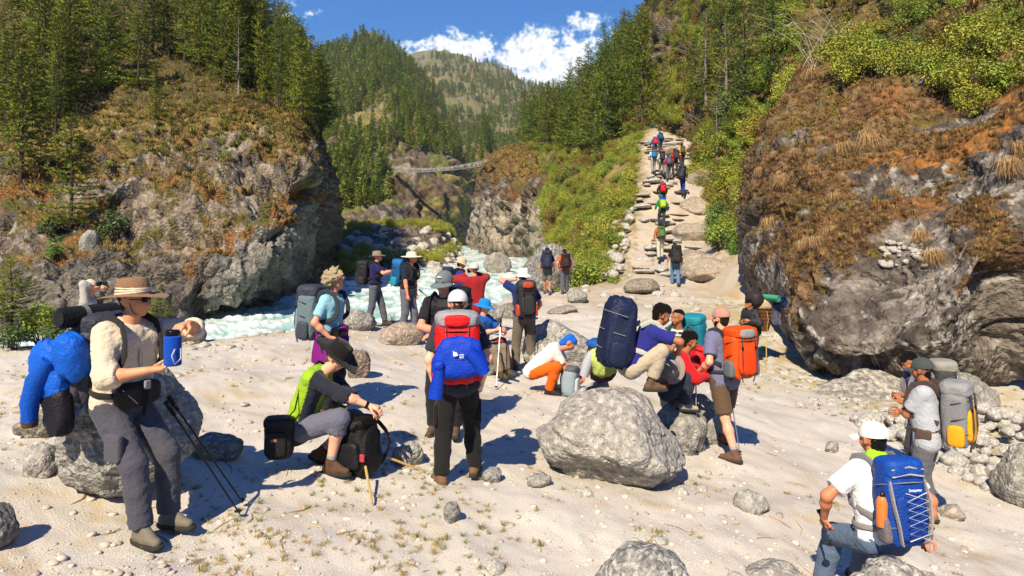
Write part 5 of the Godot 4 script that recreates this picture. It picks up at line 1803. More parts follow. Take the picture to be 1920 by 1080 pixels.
# a soft box or egg: a superellipsoid with folds, appended to b
func blob(b: Build, xf: Transform3D, size: Vector3, e1 := 0.45, e2 := 0.5, fold := 0.0, nu := 20, nv := 14, taper := 0.0) -> void:
	var first := b.v.size()
	var wn := noise("wrinkle", 91, 1.0, 3)
	var ps := PackedVector3Array()
	for j in nv + 1:
		var la := (float(j) / nv - 0.5) * PI
		var cl := pow(maxf(cos(la), 0.0), e1)
		var sl := signf(sin(la)) * pow(absf(sin(la)), e1)
		for i in nu:
			var lo := TAU * i / nu
			var tp := 1.0 - taper * sl
			var p := Vector3(cl * signf(cos(lo)) * pow(absf(cos(lo)), e2) * size.x * 0.5 * tp, sl * size.y * 0.5, cl * signf(sin(lo)) * pow(absf(sin(lo)), e2) * size.z * 0.5 * tp)
			if fold > 0.0 and j > 0 and j < nv:
				var w := xf * p
				p *= 1.0 + fold * (wn.get_noise_3d(w.x * 11.0, w.y * 9.0, w.z * 11.0) + 0.5 * wn.get_noise_3d(w.x * 26.0, w.y * 22.0, w.z * 26.0))
			ps.append(p)
	for j in nv + 1:
		for i in nu:
			var du := ps[j * nu + (i + 1) % nu] - ps[j * nu + (i + nu - 1) % nu]
			var dv := ps[mini(j + 1, nv) * nu + i] - ps[maxi(j - 1, 0) * nu + i]
			var nn := dv.cross(du)
			var p := ps[j * nu + i]
			if nn.length() < 1e-9: nn = p
			if nn.dot(p) < 0.0: nn = -nn
			b.vert(xf * p, (xf.basis * nn).normalized())
	for j in nv:
		for i in nu:
			var a := first + j * nu + i
			var c := first + j * nu + (i + 1) % nu
			b.i.append_array([a, c, a + nu, c, c + nu, a + nu])

func blob_mesh(xf: Transform3D, size: Vector3, col: Color, e1 := 0.45, e2 := 0.5, fold := 0.0, nu := 20, nv := 14, taper := 0.0) -> ArrayMesh:
	var b := Build.new()
	b.col = col
	blob(b, xf, size, e1, e2, fold, nu, nv, taper)
	return b.mesh()

func ik(root: Vector3, target: Vector3, l1: float, l2: float, pole: Vector3) -> Array:   # [middle joint, end]
	var d := target - root
	var l := clampf(d.length(), absf(l1 - l2) + 0.02, (l1 + l2) * 0.998)
	var t := d.normalized()
	var x := (l1 * l1 - l2 * l2 + l * l) / (2.0 * l)
	var h := sqrt(maxf(l1 * l1 - x * x, 0.0))
	var side := (pole - t * pole.dot(t)).normalized()
	return [root + t * x + side * h, root + t * l]

func figure_materials() -> void:
	var c := mat("cloth", lin(1, 1, 1), 0.92, T.grain, 1.0, T.crease, 0.32, true)
	c.uv1_world_triplanar = false
	c.uv1_scale = Vector3.ONE * 2.6
	c.rim_enabled = true
	c.rim = 0.15
	c.rim_tint = 0.6
	var y := mat("nylon", lin(1, 1, 1), 0.6, T.grain, 1.0, T.crease, 0.42, true)
	y.uv1_world_triplanar = false
	y.uv1_scale = Vector3.ONE * 2.8
	var s := mat("skin", lin(1, 1, 1), 0.5, null, 1.0, null, 0.0, true)
	s.subsurf_scatter_enabled = true
	s.subsurf_scatter_strength = 0.12
	mat("leather", lin(1, 1, 1), 0.7, T.grain, 7.0, T.bump, 0.4, true)
	M.leather.uv1_world_triplanar = false
	var h := mat("hair", lin(1, 1, 1), 0.6, T.grain, 9.0, T.bump, 1.5, true)
	h.uv1_world_triplanar = false
	mat("gloss", lin(1, 1, 1), 0.25, null, 1.0, null, 0.0, true)
	mat("metal", lin(1, 1, 1), 0.35, null, 1.0, null, 0.0, true)
	M.metal.metallic = 0.8
	mat("wicker", lin(1, 1, 1), 0.8, T.rough, 6.0, T.crack, 2.0, true)
	M.wicker.uv1_world_triplanar = false

# skeleton from a pose, in the person's own axes: +Z ahead, -X the right hand
func skeleton(h: float, q: Dictionary) -> Dictionary:
	var s := {"h": h}
	var hip: Vector3 = q.get("hip", Vector3(0, 0.535 * h, 0))
	var up: Vector3 = q.get("lean", Vector3(0, 1, 0.04)).normalized()
	var hipyaw: float = deg_to_rad(q.get("hipyaw", 0.0))
	var hx := Vector3(cos(hipyaw), 0, -sin(hipyaw))
	var tw: float = deg_to_rad(q.get("twist", 0.0)) + hipyaw
	var cx := Vector3(cos(tw), 0, -sin(tw))
	cx = (cx - up * cx.dot(up)).normalized()
	var cz := cx.cross(up).normalized()
	s.hip = hip; s.up = up; s.cx = cx; s.cz = cz; s.hx = hx
	s.neck = hip + up * 0.305 * h
	s.mid = hip + up * 0.15 * h + cz * float(q.get("hunch", 0.0)) * -0.06
	var neckdir: Vector3 = q.get("neckdir", (up + Vector3.UP + cz * 0.25)).normalized()
	s.head = s.neck + neckdir * 0.102 * h + cz * 0.012
	var hy: Array = q.get("head", [0.0, 0.0])
	s.hb = Basis(Vector3.UP, deg_to_rad(hy[0]) + tw) * Basis(Vector3.RIGHT, deg_to_rad(hy[1]))
	if hy.size() > 2: s.hb = s.hb * Basis(Vector3.BACK, deg_to_rad(hy[2]))
	for e in [["l", 1.0], ["r", -1.0]]:
		var sg: float = e[1]
		var sh: Vector3 = s.neck - up * 0.030 * h + cx * sg * 0.099 * h
		var hand: Vector3 = q.get(e[0] + "h", sh + Vector3(0, -0.30 * h, 0) + cx * sg * 0.035 * h + cz * 0.03)
		var ae := ik(sh, hand, 0.166 * h, 0.146 * h, q.get(e[0] + "e", cx * sg * 0.6 - cz))
		s[e[0] + "s"] = sh; s[e[0] + "el"] = ae[0]; s[e[0] + "w"] = ae[1]
		s[e[0] + "hd"] = q.get(e[0] + "hd", (ae[1] - ae[0]).normalized() * 0.9 + Vector3(0, -0.1, 0)).normalized()
		var hj: Vector3 = hip - Vector3(0, 0.018 * h, 0) + hx * sg * 0.052 * h
		var foot: Vector3 = q.get(e[0] + "f", Vector3(0, 0.046 * h, 0) + hx * sg * 0.07 * h)
		var le := ik(hj, foot, 0.243 * h, 0.236 * h, q.get(e[0] + "k", hx.cross(Vector3.UP) + hx * sg * 0.12))
		s[e[0] + "j"] = hj; s[e[0] + "kn"] = le[0]; s[e[0] + "a"] = le[1]
		s[e[0] + "y"] = deg_to_rad(q.get(e[0] + "y", 8.0 * sg + q.get("hipyaw", 0.0)))
		s[e[0] + "p"] = deg_to_rad(q.get(e[0] + "p", 0.0))
	return s

func torso_prims(s: Dictionary, g: float, bottom: float, fat := 0.0) -> Array:
	var h: float = s.h
	var at := func(x: float, y: float, z: float) -> Vector3:
		var m: Vector3 = s.hip.lerp(s.neck, y)
		if y > 0.0 and y < 1.0: m = m + (s.mid - s.hip.lerp(s.neck, 0.49)) * sin(y * PI)
		var lat: Vector3 = s.hx.lerp(s.cx, clampf(y * 1.5, 0, 1))
		return m + lat * x * h + s.cz * z * h
	var out := [
		[at.call(-0.078, 0.90, -0.008), at.call(0.078, 0.90, -0.008), 0.037 * h + g, 0.037 * h + g],
		[at.call(-0.058, 0.80, 0.008), at.call(-0.044, 0.40, 0.004), 0.058 * h + g, 0.053 * h + g + fat],
		[at.call(0.058, 0.80, 0.008), at.call(0.044, 0.40, 0.004), 0.058 * h + g, 0.053 * h + g + fat],
		[at.call(0.0, 0.82, 0.0), at.call(0.0, 0.35, 0.008), 0.062 * h + g, 0.060 * h + g + fat],
		[at.call(-0.044, 0.34, 0.0), at.call(-0.046, bottom, -0.004), 0.052 * h + g + fat, 0.057 * h + g + fat * 0.6],
		[at.call(0.044, 0.34, 0.0), at.call(0.046, bottom, -0.004), 0.052 * h + g + fat, 0.057 * h + g + fat * 0.6],
		[at.call(0.0, 0.34, 0.006), at.call(0.0, bottom, 0.0), 0.058 * h + g + fat, 0.058 * h + g + fat * 0.6]]
	if g > 0.0:
		out.append([at.call(0, 0.9, -0.01), at.call(0, 1.01, -0.004), 0.042 * h, 0.036 * h + g * 0.4, 1])
	return out

func limb(a: Vector3, b: Vector3, t0: float, t1: float, r0: float, r1: float, flat := 0) -> Array:
	return [a.lerp(b, t0), a.lerp(b, t1), r0, r1, flat]

# palm and five separate bent fingers
func hand_prims(s: Dictionary, e: String, curl: float, palm_to: Vector3) -> Array:
	var h: float = s.h / 1.75
	var w: Vector3 = s[e + "w"]
	var d: Vector3 = s[e + "hd"]
	var nrm := (palm_to - d * palm_to.dot(d)).normalized()     # the way the palm looks
	var x := d.cross(nrm).normalized() * (1.0 if e == "l" else -1.0)   # toward the thumb
	var out := [[w, w + d * 0.075 * h + x * 0.018 * h, 0.024 * h, 0.020 * h], [w, w + d * 0.078 * h - x * 0.022 * h, 0.022 * h, 0.017 * h], [w + d * 0.05 * h, w + d * 0.08 * h, 0.021 * h, 0.020 * h]]
	for f in 4:
		var root := w + d * (0.082 - 0.004 * absf(f - 1.2)) * h + x * (0.031 - 0.0205 * f) * h
		var ln: float = [0.072, 0.080, 0.074, 0.058][f] * h
		var r: float = [0.0090, 0.0092, 0.0088, 0.0078][f] * h
		var dir := d + x * (0.10 - 0.075 * f)
		var at := root
		for j in 3:
			dir = (dir + nrm * (0.25 + curl * (0.55 + 0.25 * j))).normalized()
			var to: Vector3 = at + dir * ln * [0.44, 0.32, 0.24][j]
			out.append([at, to, r, r * 0.92])
			r *= 0.92
			at = to
	var t0 := w + d * 0.022 * h + x * 0.022 * h
	var t1 := t0 + (d * 0.55 + x * 0.75 + nrm * 0.35).normalized() * 0.045 * h
	var t2 := t1 + (d * 0.9 + x * 0.2 + nrm * (0.3 + curl * 0.5)).normalized() * 0.032 * h
	var t3 := t2 + (d * 0.9 - x * 0.1 + nrm * (0.3 + curl * 0.7)).normalized() * 0.026 * h
	out.append_array([[t0, t1, 0.014 * h, 0.0115 * h], [t1, t2, 0.011 * h, 0.0100 * h], [t2, t3, 0.0100 * h, 0.0085 * h]])
	return out

func head_prims(s: Dictionary) -> Array:
	var k: float = s.h / 1.75
	var o: Vector3 = s.head
	var bs: Basis = s.hb
	var out := []
	for a in [[0, 0.032, -0.026, 0, 0.036, 0.014, 0.080, 0.074], [0, -0.01, 0.0, 0, -0.03, 0.03, 0.070, 0.060], [0, -0.062, 0.040, 0, -0.088, 0.058, 0.046, 0.026], [-0.030, -0.03, 0.052, 0.030, -0.03, 0.052, 0.033, 0.033],
			[-0.034, 0.018, 0.070, 0.034, 0.018, 0.070, 0.017, 0.017], [0, 0.004, 0.088, 0, -0.034, 0.104, 0.009, 0.013], [-0.010, -0.037, 0.094, 0.010, -0.037, 0.094, 0.010, 0.010], [-0.018, -0.066, 0.078, 0.018, -0.066, 0.078, 0.013, 0.013],
			[0.076, 0.008, -0.008, 0.080, -0.026, 0.0, 0.018, 0.012], [-0.076, 0.008, -0.008, -0.080, -0.026, 0.0, 0.018, 0.012]]:
		out.append([o + bs * (Vector3(a[0], a[1], a[2]) * k), o + bs * (Vector3(a[3], a[4], a[5]) * k), a[6] * k, a[7] * k])
	return out

# W: a person's wardrobe; lod 0 close, 1 middle, 2 far
func make_person(at: Vector3, yaw: float, h: float, q: Dictionary, w: Dictionary, lod: int, label: String, group := "") -> Dictionary:
	var s := skeleton(h, q)
	var o := base("person", at, yaw)
	tag(o, label, "person", group)
	var cell: float = [0.0135, 0.021, 0.036][lod]
	var fine: float = [0.0085, 0.014, 0.030][lod]
	var seedv: float = at.x * 3.7 + at.z
	var skin: Color = w.get("skin", sr(0.80, 0.58, 0.47))
	# --- body: one surface from head to foot, slim where cloth covers it
	var shorts: bool = w.get("legs", "long") != "long"
	var sleeve: String = w.get("sleeve", "short")
	var tp := torso_prims(s, -0.016, 0.05)
	var bp := tp
	bp.append([s.neck - s.up * 0.03 * h, s.head - Vector3(0, 0.03 * h, 0), 0.033 * h, 0.031 * h])
	for e in ["l", "r"]:
		bp.append(limb(s[e + "s"], s[e + "el"], 0.0, 1.0, 0.028 * h, 0.023 * h))
		bp.append(limb(s[e + "el"], s[e + "w"], 0.0, 0.35, 0.0225 * h, 0.0225 * h))
		bp.append(limb(s[e + "el"], s[e + "w"], 0.35, 1.0, 0.0225 * h, 0.0148 * h))
		bp.append(limb(s[e + "j"], s[e + "kn"], 0.0, 1.0, 0.046 * h, 0.031 * h))
		bp.append(limb(s[e + "kn"], s[e + "a"], 0.0, 0.33, 0.029 * h, 0.0325 * h))
		bp.append(limb(s[e + "kn"], s[e + "a"], 0.33, 1.0, 0.0325 * h, 0.0195 * h))
	var shapes := []
	if lod == 2:
		bp.append_array(head_prims(s).slice(0, 4))
		for e in ["l", "r"]: bp.append([s[e + "w"], s[e + "w"] + s[e + "hd"] * 0.09, 0.024, 0.026])
		shapes.append(sdf(bp, cell, 0.03))
	else:
		shapes.append(sdf(bp, cell, 0.03))
		shapes.append(sdf(head_prims(s), fine, 0.022))
		for e in ["l", "r"]:
			if w.get("hide_" + e, false): continue
			var sg := 1.0 if e == "l" else -1.0
			var palm: Vector3 = q.get(e + "palm", -s.cx * sg + s.cz * 0.2)
			shapes.append(sdf(hand_prims(s, e, q.get(e + "curl", 0.45), palm), [0.0062, 0.010][lod], 0.008))
	obj("body", merge(shapes, null, skin), M.skin, o)
	if lod < 2: face(o, s, w)
	# --- clothes
	var loose: float = w.get("loose", 0.010)
	if w.has("top"):
		var pr := torso_prims(s, loose, w.get("hem", 0.02), w.get("fat", 0.0))
		for e in ["l", "r"]:
			if sleeve == "none": continue
			var sr0 := 0.032 * h + loose
			if sleeve == "short":
				pr.append(limb(s[e + "s"], s[e + "el"], -0.05, 0.72, sr0, 0.034 * h + loose, 1))
			else:
				var to: float = w.get("cuff", 0.95)
				pr.append(limb(s[e + "s"], s[e + "el"], -0.05, 1.0, sr0, 0.030 * h + loose))
				pr.append(limb(s[e + "el"], s[e + "w"], 0.0, to, 0.030 * h + loose, (0.022 if to > 0.5 else 0.031) * h + loose, 1))
		var paint = w.get("paint")
		obj(w.get("top_name", "shirt"), merge([sdf(pr, cell, 0.028, w.get("fold", 0.0055), 20.0, seedv)], paint.bind(s) if paint != null else null, w.top), M.nylon if w.get("shell", false) else M.cloth, o)
	if w.has("over"):   # a vest or jacket worn over the shirt
		obj("jacket", merge([sdf(torso_prims(s, loose + 0.012, 0.0), cell, 0.028, 0.010, 10.0, seedv)], null, w.over), M.nylon, o)
	var pr2 := []
	var hp: Vector3 = s.hip
	pr2.append([hp - s.hx * 0.046 * h, hp + s.hx * 0.046 * h, 0.062 * h + 0.008, 0.062 * h + 0.008])
	pr2.append([hp, hp + s.up * 0.045 * h, 0.066 * h, 0.064 * h])
	var leg_end: float = {"long": 1.0, "shorts": 0.88, "knee": 1.0, "cropped": 1.0}[w.get("legs", "long")]
	for e in ["l", "r"]:
		pr2.append(limb(s[e + "j"], s[e + "kn"], 0.0, leg_end, 0.056 * h + 0.008, (0.043 if not shorts else 0.052) * h + 0.006, 1 if shorts and leg_end < 1.0 else 0))
		if not shorts:
			var cuff: float = w.get("legcuff", 0.95)
			pr2.append(limb(s[e + "kn"], s[e + "a"], 0.0, 0.4, 0.042 * h + 0.006, 0.040 * h + 0.007))
			pr2.append(limb(s[e + "kn"], s[e + "a"], 0.4, cuff, 0.040 * h + 0.007, 0.036 * h + 0.009, 1))
		elif w.legs == "cropped":
			pr2.append(limb(s[e + "kn"], s[e + "a"], 0.0, 0.30, 0.043 * h + 0.006, 0.044 * h + 0.008, 1))
	obj("shorts" if shorts and w.legs == "shorts" else "trousers", merge([sdf(pr2, cell, 0.026, 0.006, 18.0, seedv + 9.0)], null, w.get("bottom", sr(0.3, 0.3, 0.32))), M.cloth, o)
	# --- boots
	if not w.get("no_feet", false):
		for e in ["l", "r"]:
			var a: Vector3 = s[e + "a"]
			var fb := Basis(Vector3.UP, s[e + "y"]) * Basis(Vector3.RIGHT, s[e + "p"])
			var k := h / 1.75
			var low := -0.046 * h
			var pf := [[a + fb * (Vector3(0, -0.035, -0.035) * k), a + fb * (Vector3(0, -0.04, 0.06) * k), 0.041 * k, 0.043 * k], [a + fb * (Vector3(0, -0.04, 0.06) * k), a + fb * (Vector3(0, -0.047, 0.155) * k), 0.043 * k, 0.033 * k], [a + fb * (Vector3(0.0, -0.03, -0.01) * k), a + (s[e + "kn"] - a).normalized() * 0.065 * k, 0.046 * k, 0.044 * k, 1], [a + fb * (Vector3(0, 0.02, 0.02) * k), a + fb * (Vector3(0, -0.02, 0.09) * k), 0.036 * k, 0.03 * k]]
			var boot := obj("boot", merge([sdf(pf, [0.011, 0.018, 0.034][lod], 0.02)], null, w.get("boots", sr(0.40, 0.32, 0.26))), M.leather, o)
			if lod < 2:
				obj("sole", blob_mesh(Transform3D(fb, a + fb * (Vector3(0, -0.070, 0.058) * k)), Vector3(0.098, 0.034, 0.295) * k, sr(0.24, 0.22, 0.2), 0.3, 0.6, 0.0, 16, 6), M.leather, boot)
			if shorts and lod < 2 and w.get("socks", true):
				obj("sock", merge([sdf([limb(a, s[e + "kn"], 0.08, 0.24, 0.0235 * h, 0.0255 * h, 1)], 0.014, 0.01)], null, sr(0.62, 0.63, 0.66)), M.cloth, o)
	hair_and_hat(o, s, w, lod)
	return {"node": o, "s": s, "xf": o.transform, "lod": lod}

func face(o: Node3D, s: Dictionary, w: Dictionary) -> void:
	var k: float = s.h / 1.75
	var bs: Basis = s.hb
	var at: Vector3 = s.head
	for sg in [-1.0, 1.0]:
		obj("eye", blob_mesh(Transform3D(bs, at + bs * (Vector3(0.031 * sg, 0.0, 0.078) * k)), Vector3(0.024, 0.011, 0.014) * k, sr(0.16, 0.11, 0.09), 1, 1, 0, 8, 6), M.gloss, o)
		obj("eyebrow", blob_mesh(Transform3D(bs, at + bs * (Vector3(0.032 * sg, 0.022, 0.087) * k)), Vector3(0.036, 0.008, 0.012) * k, w.get("hair", sr(0.25, 0.18, 0.13)), 1, 1, 0, 8, 6), M.hair, o)
	obj("mouth", blob_mesh(Transform3D(bs, at + bs * (Vector3(0, -0.064, 0.089) * k)), Vector3(0.044, 0.011, 0.012) * k, sr(0.62, 0.36, 0.32), 1, 1, 0, 10, 6), M.skin, o)
	if w.get("glasses", "") != "":
		var b := Build.new()
		b.col = sr(0.07, 0.06, 0.06) if w.glasses == "dark" else sr(0.2, 0.2, 0.2)
		for sg in [-1.0, 1.0]:
			if w.glasses == "dark":
				blob(b, Transform3D(bs * Basis(Vector3.UP, 0.25 * sg), at + bs * (Vector3(0.034 * sg, 0.002, 0.092) * k)), Vector3(0.056, 0.036, 0.012) * k, 0.6, 0.6, 0, 12, 8)
			else:
				var ring := []
				for e in 13: ring.append(at + bs * (Vector3(0.034 * sg + cos(TAU * e / 12) * 0.024, 0.0 + sin(TAU * e / 12) * 0.016, 0.094) * k))
				b.tube(ring, [0.002], 4, false)
			b.tube([at + bs * (Vector3(0.062 * sg, 0.005, 0.085) * k), at + bs * (Vector3(0.081 * sg, 0.004, 0.0) * k)], [0.003], 4)
		b.tube([at + bs * (Vector3(-0.012, 0.006, 0.100) * k), at + bs * (Vector3(0.012, 0.006, 0.100) * k)], [0.003], 4)
		obj("sunglasses" if w.glasses == "dark" else "glasses", b.mesh(), M.gloss, o)

func hair_and_hat(o: Node3D, s: Dictionary, w: Dictionary, lod: int) -> void:
	var k: float = s.h / 1.75
	var bs: Basis = s.hb
	var at: Vector3 = s.head
	var P3 := func(x: float, y: float, z: float) -> Vector3: return at + bs * (Vector3(x, y, z) * k)
	var style: String = w.get("hairdo", "short")
	var hc: Color = w.get("hair", sr(0.25, 0.18, 0.13))
	var fine: float = [0.010, 0.016, 0.032][lod]
	if style != "curly" and w.has("hat"):   # what shows under a hat: the back and sides
		obj("hair", merge([sdf([[P3.call(0, 0.010, -0.034), P3.call(0, -0.045, -0.042), 0.076 * k, (0.056 if style == "thick" else 0.044) * k]], fine, 0.02, 0.006, 26.0)], null, hc), M.hair, o)
	elif style == "short":
		obj("hair", merge([sdf([[P3.call(0, 0.040, -0.030), P3.call(0, 0.050, 0.012), 0.080 * k, 0.070 * k], [P3.call(0, -0.01, -0.045), P3.call(0, -0.045, -0.045), 0.058 * k, 0.042 * k]], fine, 0.02, 0.005, 40.0)], null, hc), M.hair, o)
	elif style == "thick":
		obj("hair", merge([sdf([[P3.call(0, 0.050, -0.030), P3.call(0, 0.066, 0.022), 0.088 * k, 0.074 * k], [P3.call(0, -0.01, -0.045), P3.call(0, -0.05, -0.045), 0.068 * k, 0.05 * k], [P3.call(-0.075, 0.01, -0.02), P3.call(0.075, 0.01, -0.02), 0.02 * k, 0.02 * k]], fine, 0.02, 0.008, 40.0)], null, hc), M.hair, o)
	elif style == "curly":
		var pr := []
		var r := RandomNumberGenerator.new()
		r.seed = 77
		for e in 70:
			var d := unit_ball(r).normalized()
			if d.z > 0.35 and d.y < 0.25: continue
			if d.y < -0.75: continue
			var c: Vector3 = P3.call(d.x * 0.118, 0.018 + d.y * 0.118, -0.028 + d.z * 0.112)
			pr.append([c, c + unit_ball(r) * 0.03, r.randf_range(0.020, 0.036) * k, 0.015 * k])
		pr.append([P3.call(0, 0.03, -0.03), P3.call(0, 0.0, -0.04), 0.095 * k, 0.09 * k])
		pr.append([P3.call(0.01, 0.15, -0.02), P3.call(0.03, 0.20, -0.01), 0.014 * k, 0.004 * k])
		obj("hair", merge([sdf(pr, 0.0085, 0.010, 0.016, 34.0)], null, hc), M.hair, o)
	if w.get("beard", false):
		obj("beard", merge([sdf([[P3.call(-0.05, -0.05, 0.03), P3.call(0.0, -0.09, 0.062), 0.024 * k, 0.026 * k], [P3.call(0.05, -0.05, 0.03), P3.call(0.0, -0.09, 0.062), 0.024 * k, 0.026 * k]], fine, 0.012, 0.004, 40.0)], null, hc), M.hair, o)
	if not w.has("hat"): return
	var hat: Dictionary = w.hat
	var col: Color = hat.col
	var tilt: float = deg_to_rad(hat.get("tilt", 0.0))
	var b := Build.new()
	b.col = col
	var xf := Transform3D(bs * Basis(Vector3.RIGHT, tilt), P3.call(0, 0.030, -0.006 if hat.kind == "brim" else -0.013)).scaled_local(Vector3.ONE * k * (1.06 if hat.kind == "brim" else 1.13))
	var sides: int = [32, 20, 12][lod]
	var wn := noise("wrinkle", 91, 1.0, 3)
	match hat.kind:
		"brim", "bucket":
			var br: float = hat.get("brim", 0.075)
			var hh: float = hat.get("tall", 0.115)
			var droop: float = hat.get("droop", 0.012)
			var prof := [Vector2(0.001, hh - 0.012), Vector2(0.035, hh - 0.004), Vector2(0.062, hh - 0.008), Vector2(0.078, hh - 0.022), Vector2(0.088, hh * 0.45), Vector2(0.092, 0.006), Vector2(0.098, 0.0), Vector2(0.098 + br * 0.6, -droop * 0.35), Vector2(0.098 + br, -droop), Vector2(0.099 + br, -droop - 0.004), Vector2(0.098 + br * 0.6, -droop * 0.35 - 0.006), Vector2(0.094, -0.006), Vector2(0.088, -0.004)]
			var roll: float = hat.get("roll", 0.02)
			var dent: float = hat.get("dent", 0.012)
			b.lathe(prof, sides, xf, 0.95, 1.16, func(p: Vector3, an: float, kk: int) -> Vector3:
				if kk >= 6 and kk <= 10: p.y += roll * (absf(cos(an)) * 1.2 - 0.6) * clampf((Vector2(p.x, p.z).length() - 0.098) / 0.07, 0, 1) + wn.get_noise_2d(p.x * 14.0, p.z * 14.0) * 0.008
				if kk <= 2: p.y -= dent * (1.0 - absf(p.x) / 0.07)
				if kk <= 4 and kk > 0: p += Vector3(p.x, 0, p.z) * wn.get_noise_3d(p.x * 18, p.y * 18, p.z * 18) * 0.06
				return p)
			var m := obj("hat", b.mesh(), M.cloth, o)
			if hat.has("band"):
				var bb := Build.new()
				bb.col = hat.band
				for e in 3: bb.lathe([Vector2(0.0895 - e * 0.0012, 0.008 + e * 0.014), Vector2(0.0945 - e * 0.0012, 0.015 + e * 0.014), Vector2(0.0885 - e * 0.0012, 0.022 + e * 0.014)], sides, xf * Transform3D(Basis(Vector3.RIGHT, 0.06 * (e - 1)), Vector3.ZERO), 0.96, 1.17)
				obj("hat_band", bb.mesh(), M.cloth, m)
		"cap", "backcap":
			var prof := [Vector2(0.001, 0.088), Vector2(0.03, 0.085), Vector2(0.060, 0.068), Vector2(0.080, 0.040), Vector2(0.088, 0.010), Vector2(0.089, -0.012), Vector2(0.085, -0.012)]
			b.lathe(prof, sides, xf, 0.94, 1.12)
			var m := obj("cap", b.mesh(), M.cloth, o)
			var v := Build.new()
			v.col = hat.get("visor", col)
			var back := -1.0 if hat.kind == "backcap" else 1.0
			for e in 10:
				for g in 3:
					var quad := []
					for cr in [[0, 0], [1, 0], [1, 1], [0, 1]]:
						var an := lerpf(-1.0, 1.0, (e + cr[0]) / 10.0) * 1.15
						var rr := lerpf(0.094, 0.094 + 0.068 * cos(an * 0.9), (g + cr[1]) / 3.0)
						quad.append(xf * Vector3(sin(an) * rr * 0.93, -0.006 - 0.020 * ((g + cr[1]) / 3.0) - 0.012 * an * an * 0.5, cos(an) * rr * 1.1 * back))
					v.quad(quad[0], quad[1], quad[2], quad[3])
					var th := xf.basis * Vector3(0, -0.005, 0)
					v.quad(quad[3] + th, quad[2] + th, quad[1] + th, quad[0] + th)
			obj("visor", v.mesh(), M.cloth, m)
			if lod == 0:
				var bt := Build.new()
				bt.col = hat.get("button", col * 0.8)
				blob(bt, xf * Transform3D(Basis(), Vector3(0, 0.089, 0)), Vector3(0.014, 0.008, 0.014), 1, 1, 0, 8, 6)
				obj("button", bt.mesh(), M.cloth, m)
		"bandana":
			obj("headscarf", merge([sdf([[P3.call(0, 0.040, -0.028), P3.call(0, 0.048, 0.014), 0.084 * k, 0.076 * k], [P3.call(0, -0.01, -0.05), P3.call(0, -0.09, -0.07), 0.066 * k, 0.050 * k]], fine, 0.02, 0.010, 20.0)], null, col), M.cloth, o)

# ------------------------------------------------------------------ things people carry
func carried(called: String, who: Dictionary, local: Vector3, label: String, category: String, group := "") -> Node3D:
	var o := base(called, who.xf * local)
	o.rotation.y = who.node.rotation.y
	tag(o, label, category, group)
	return o

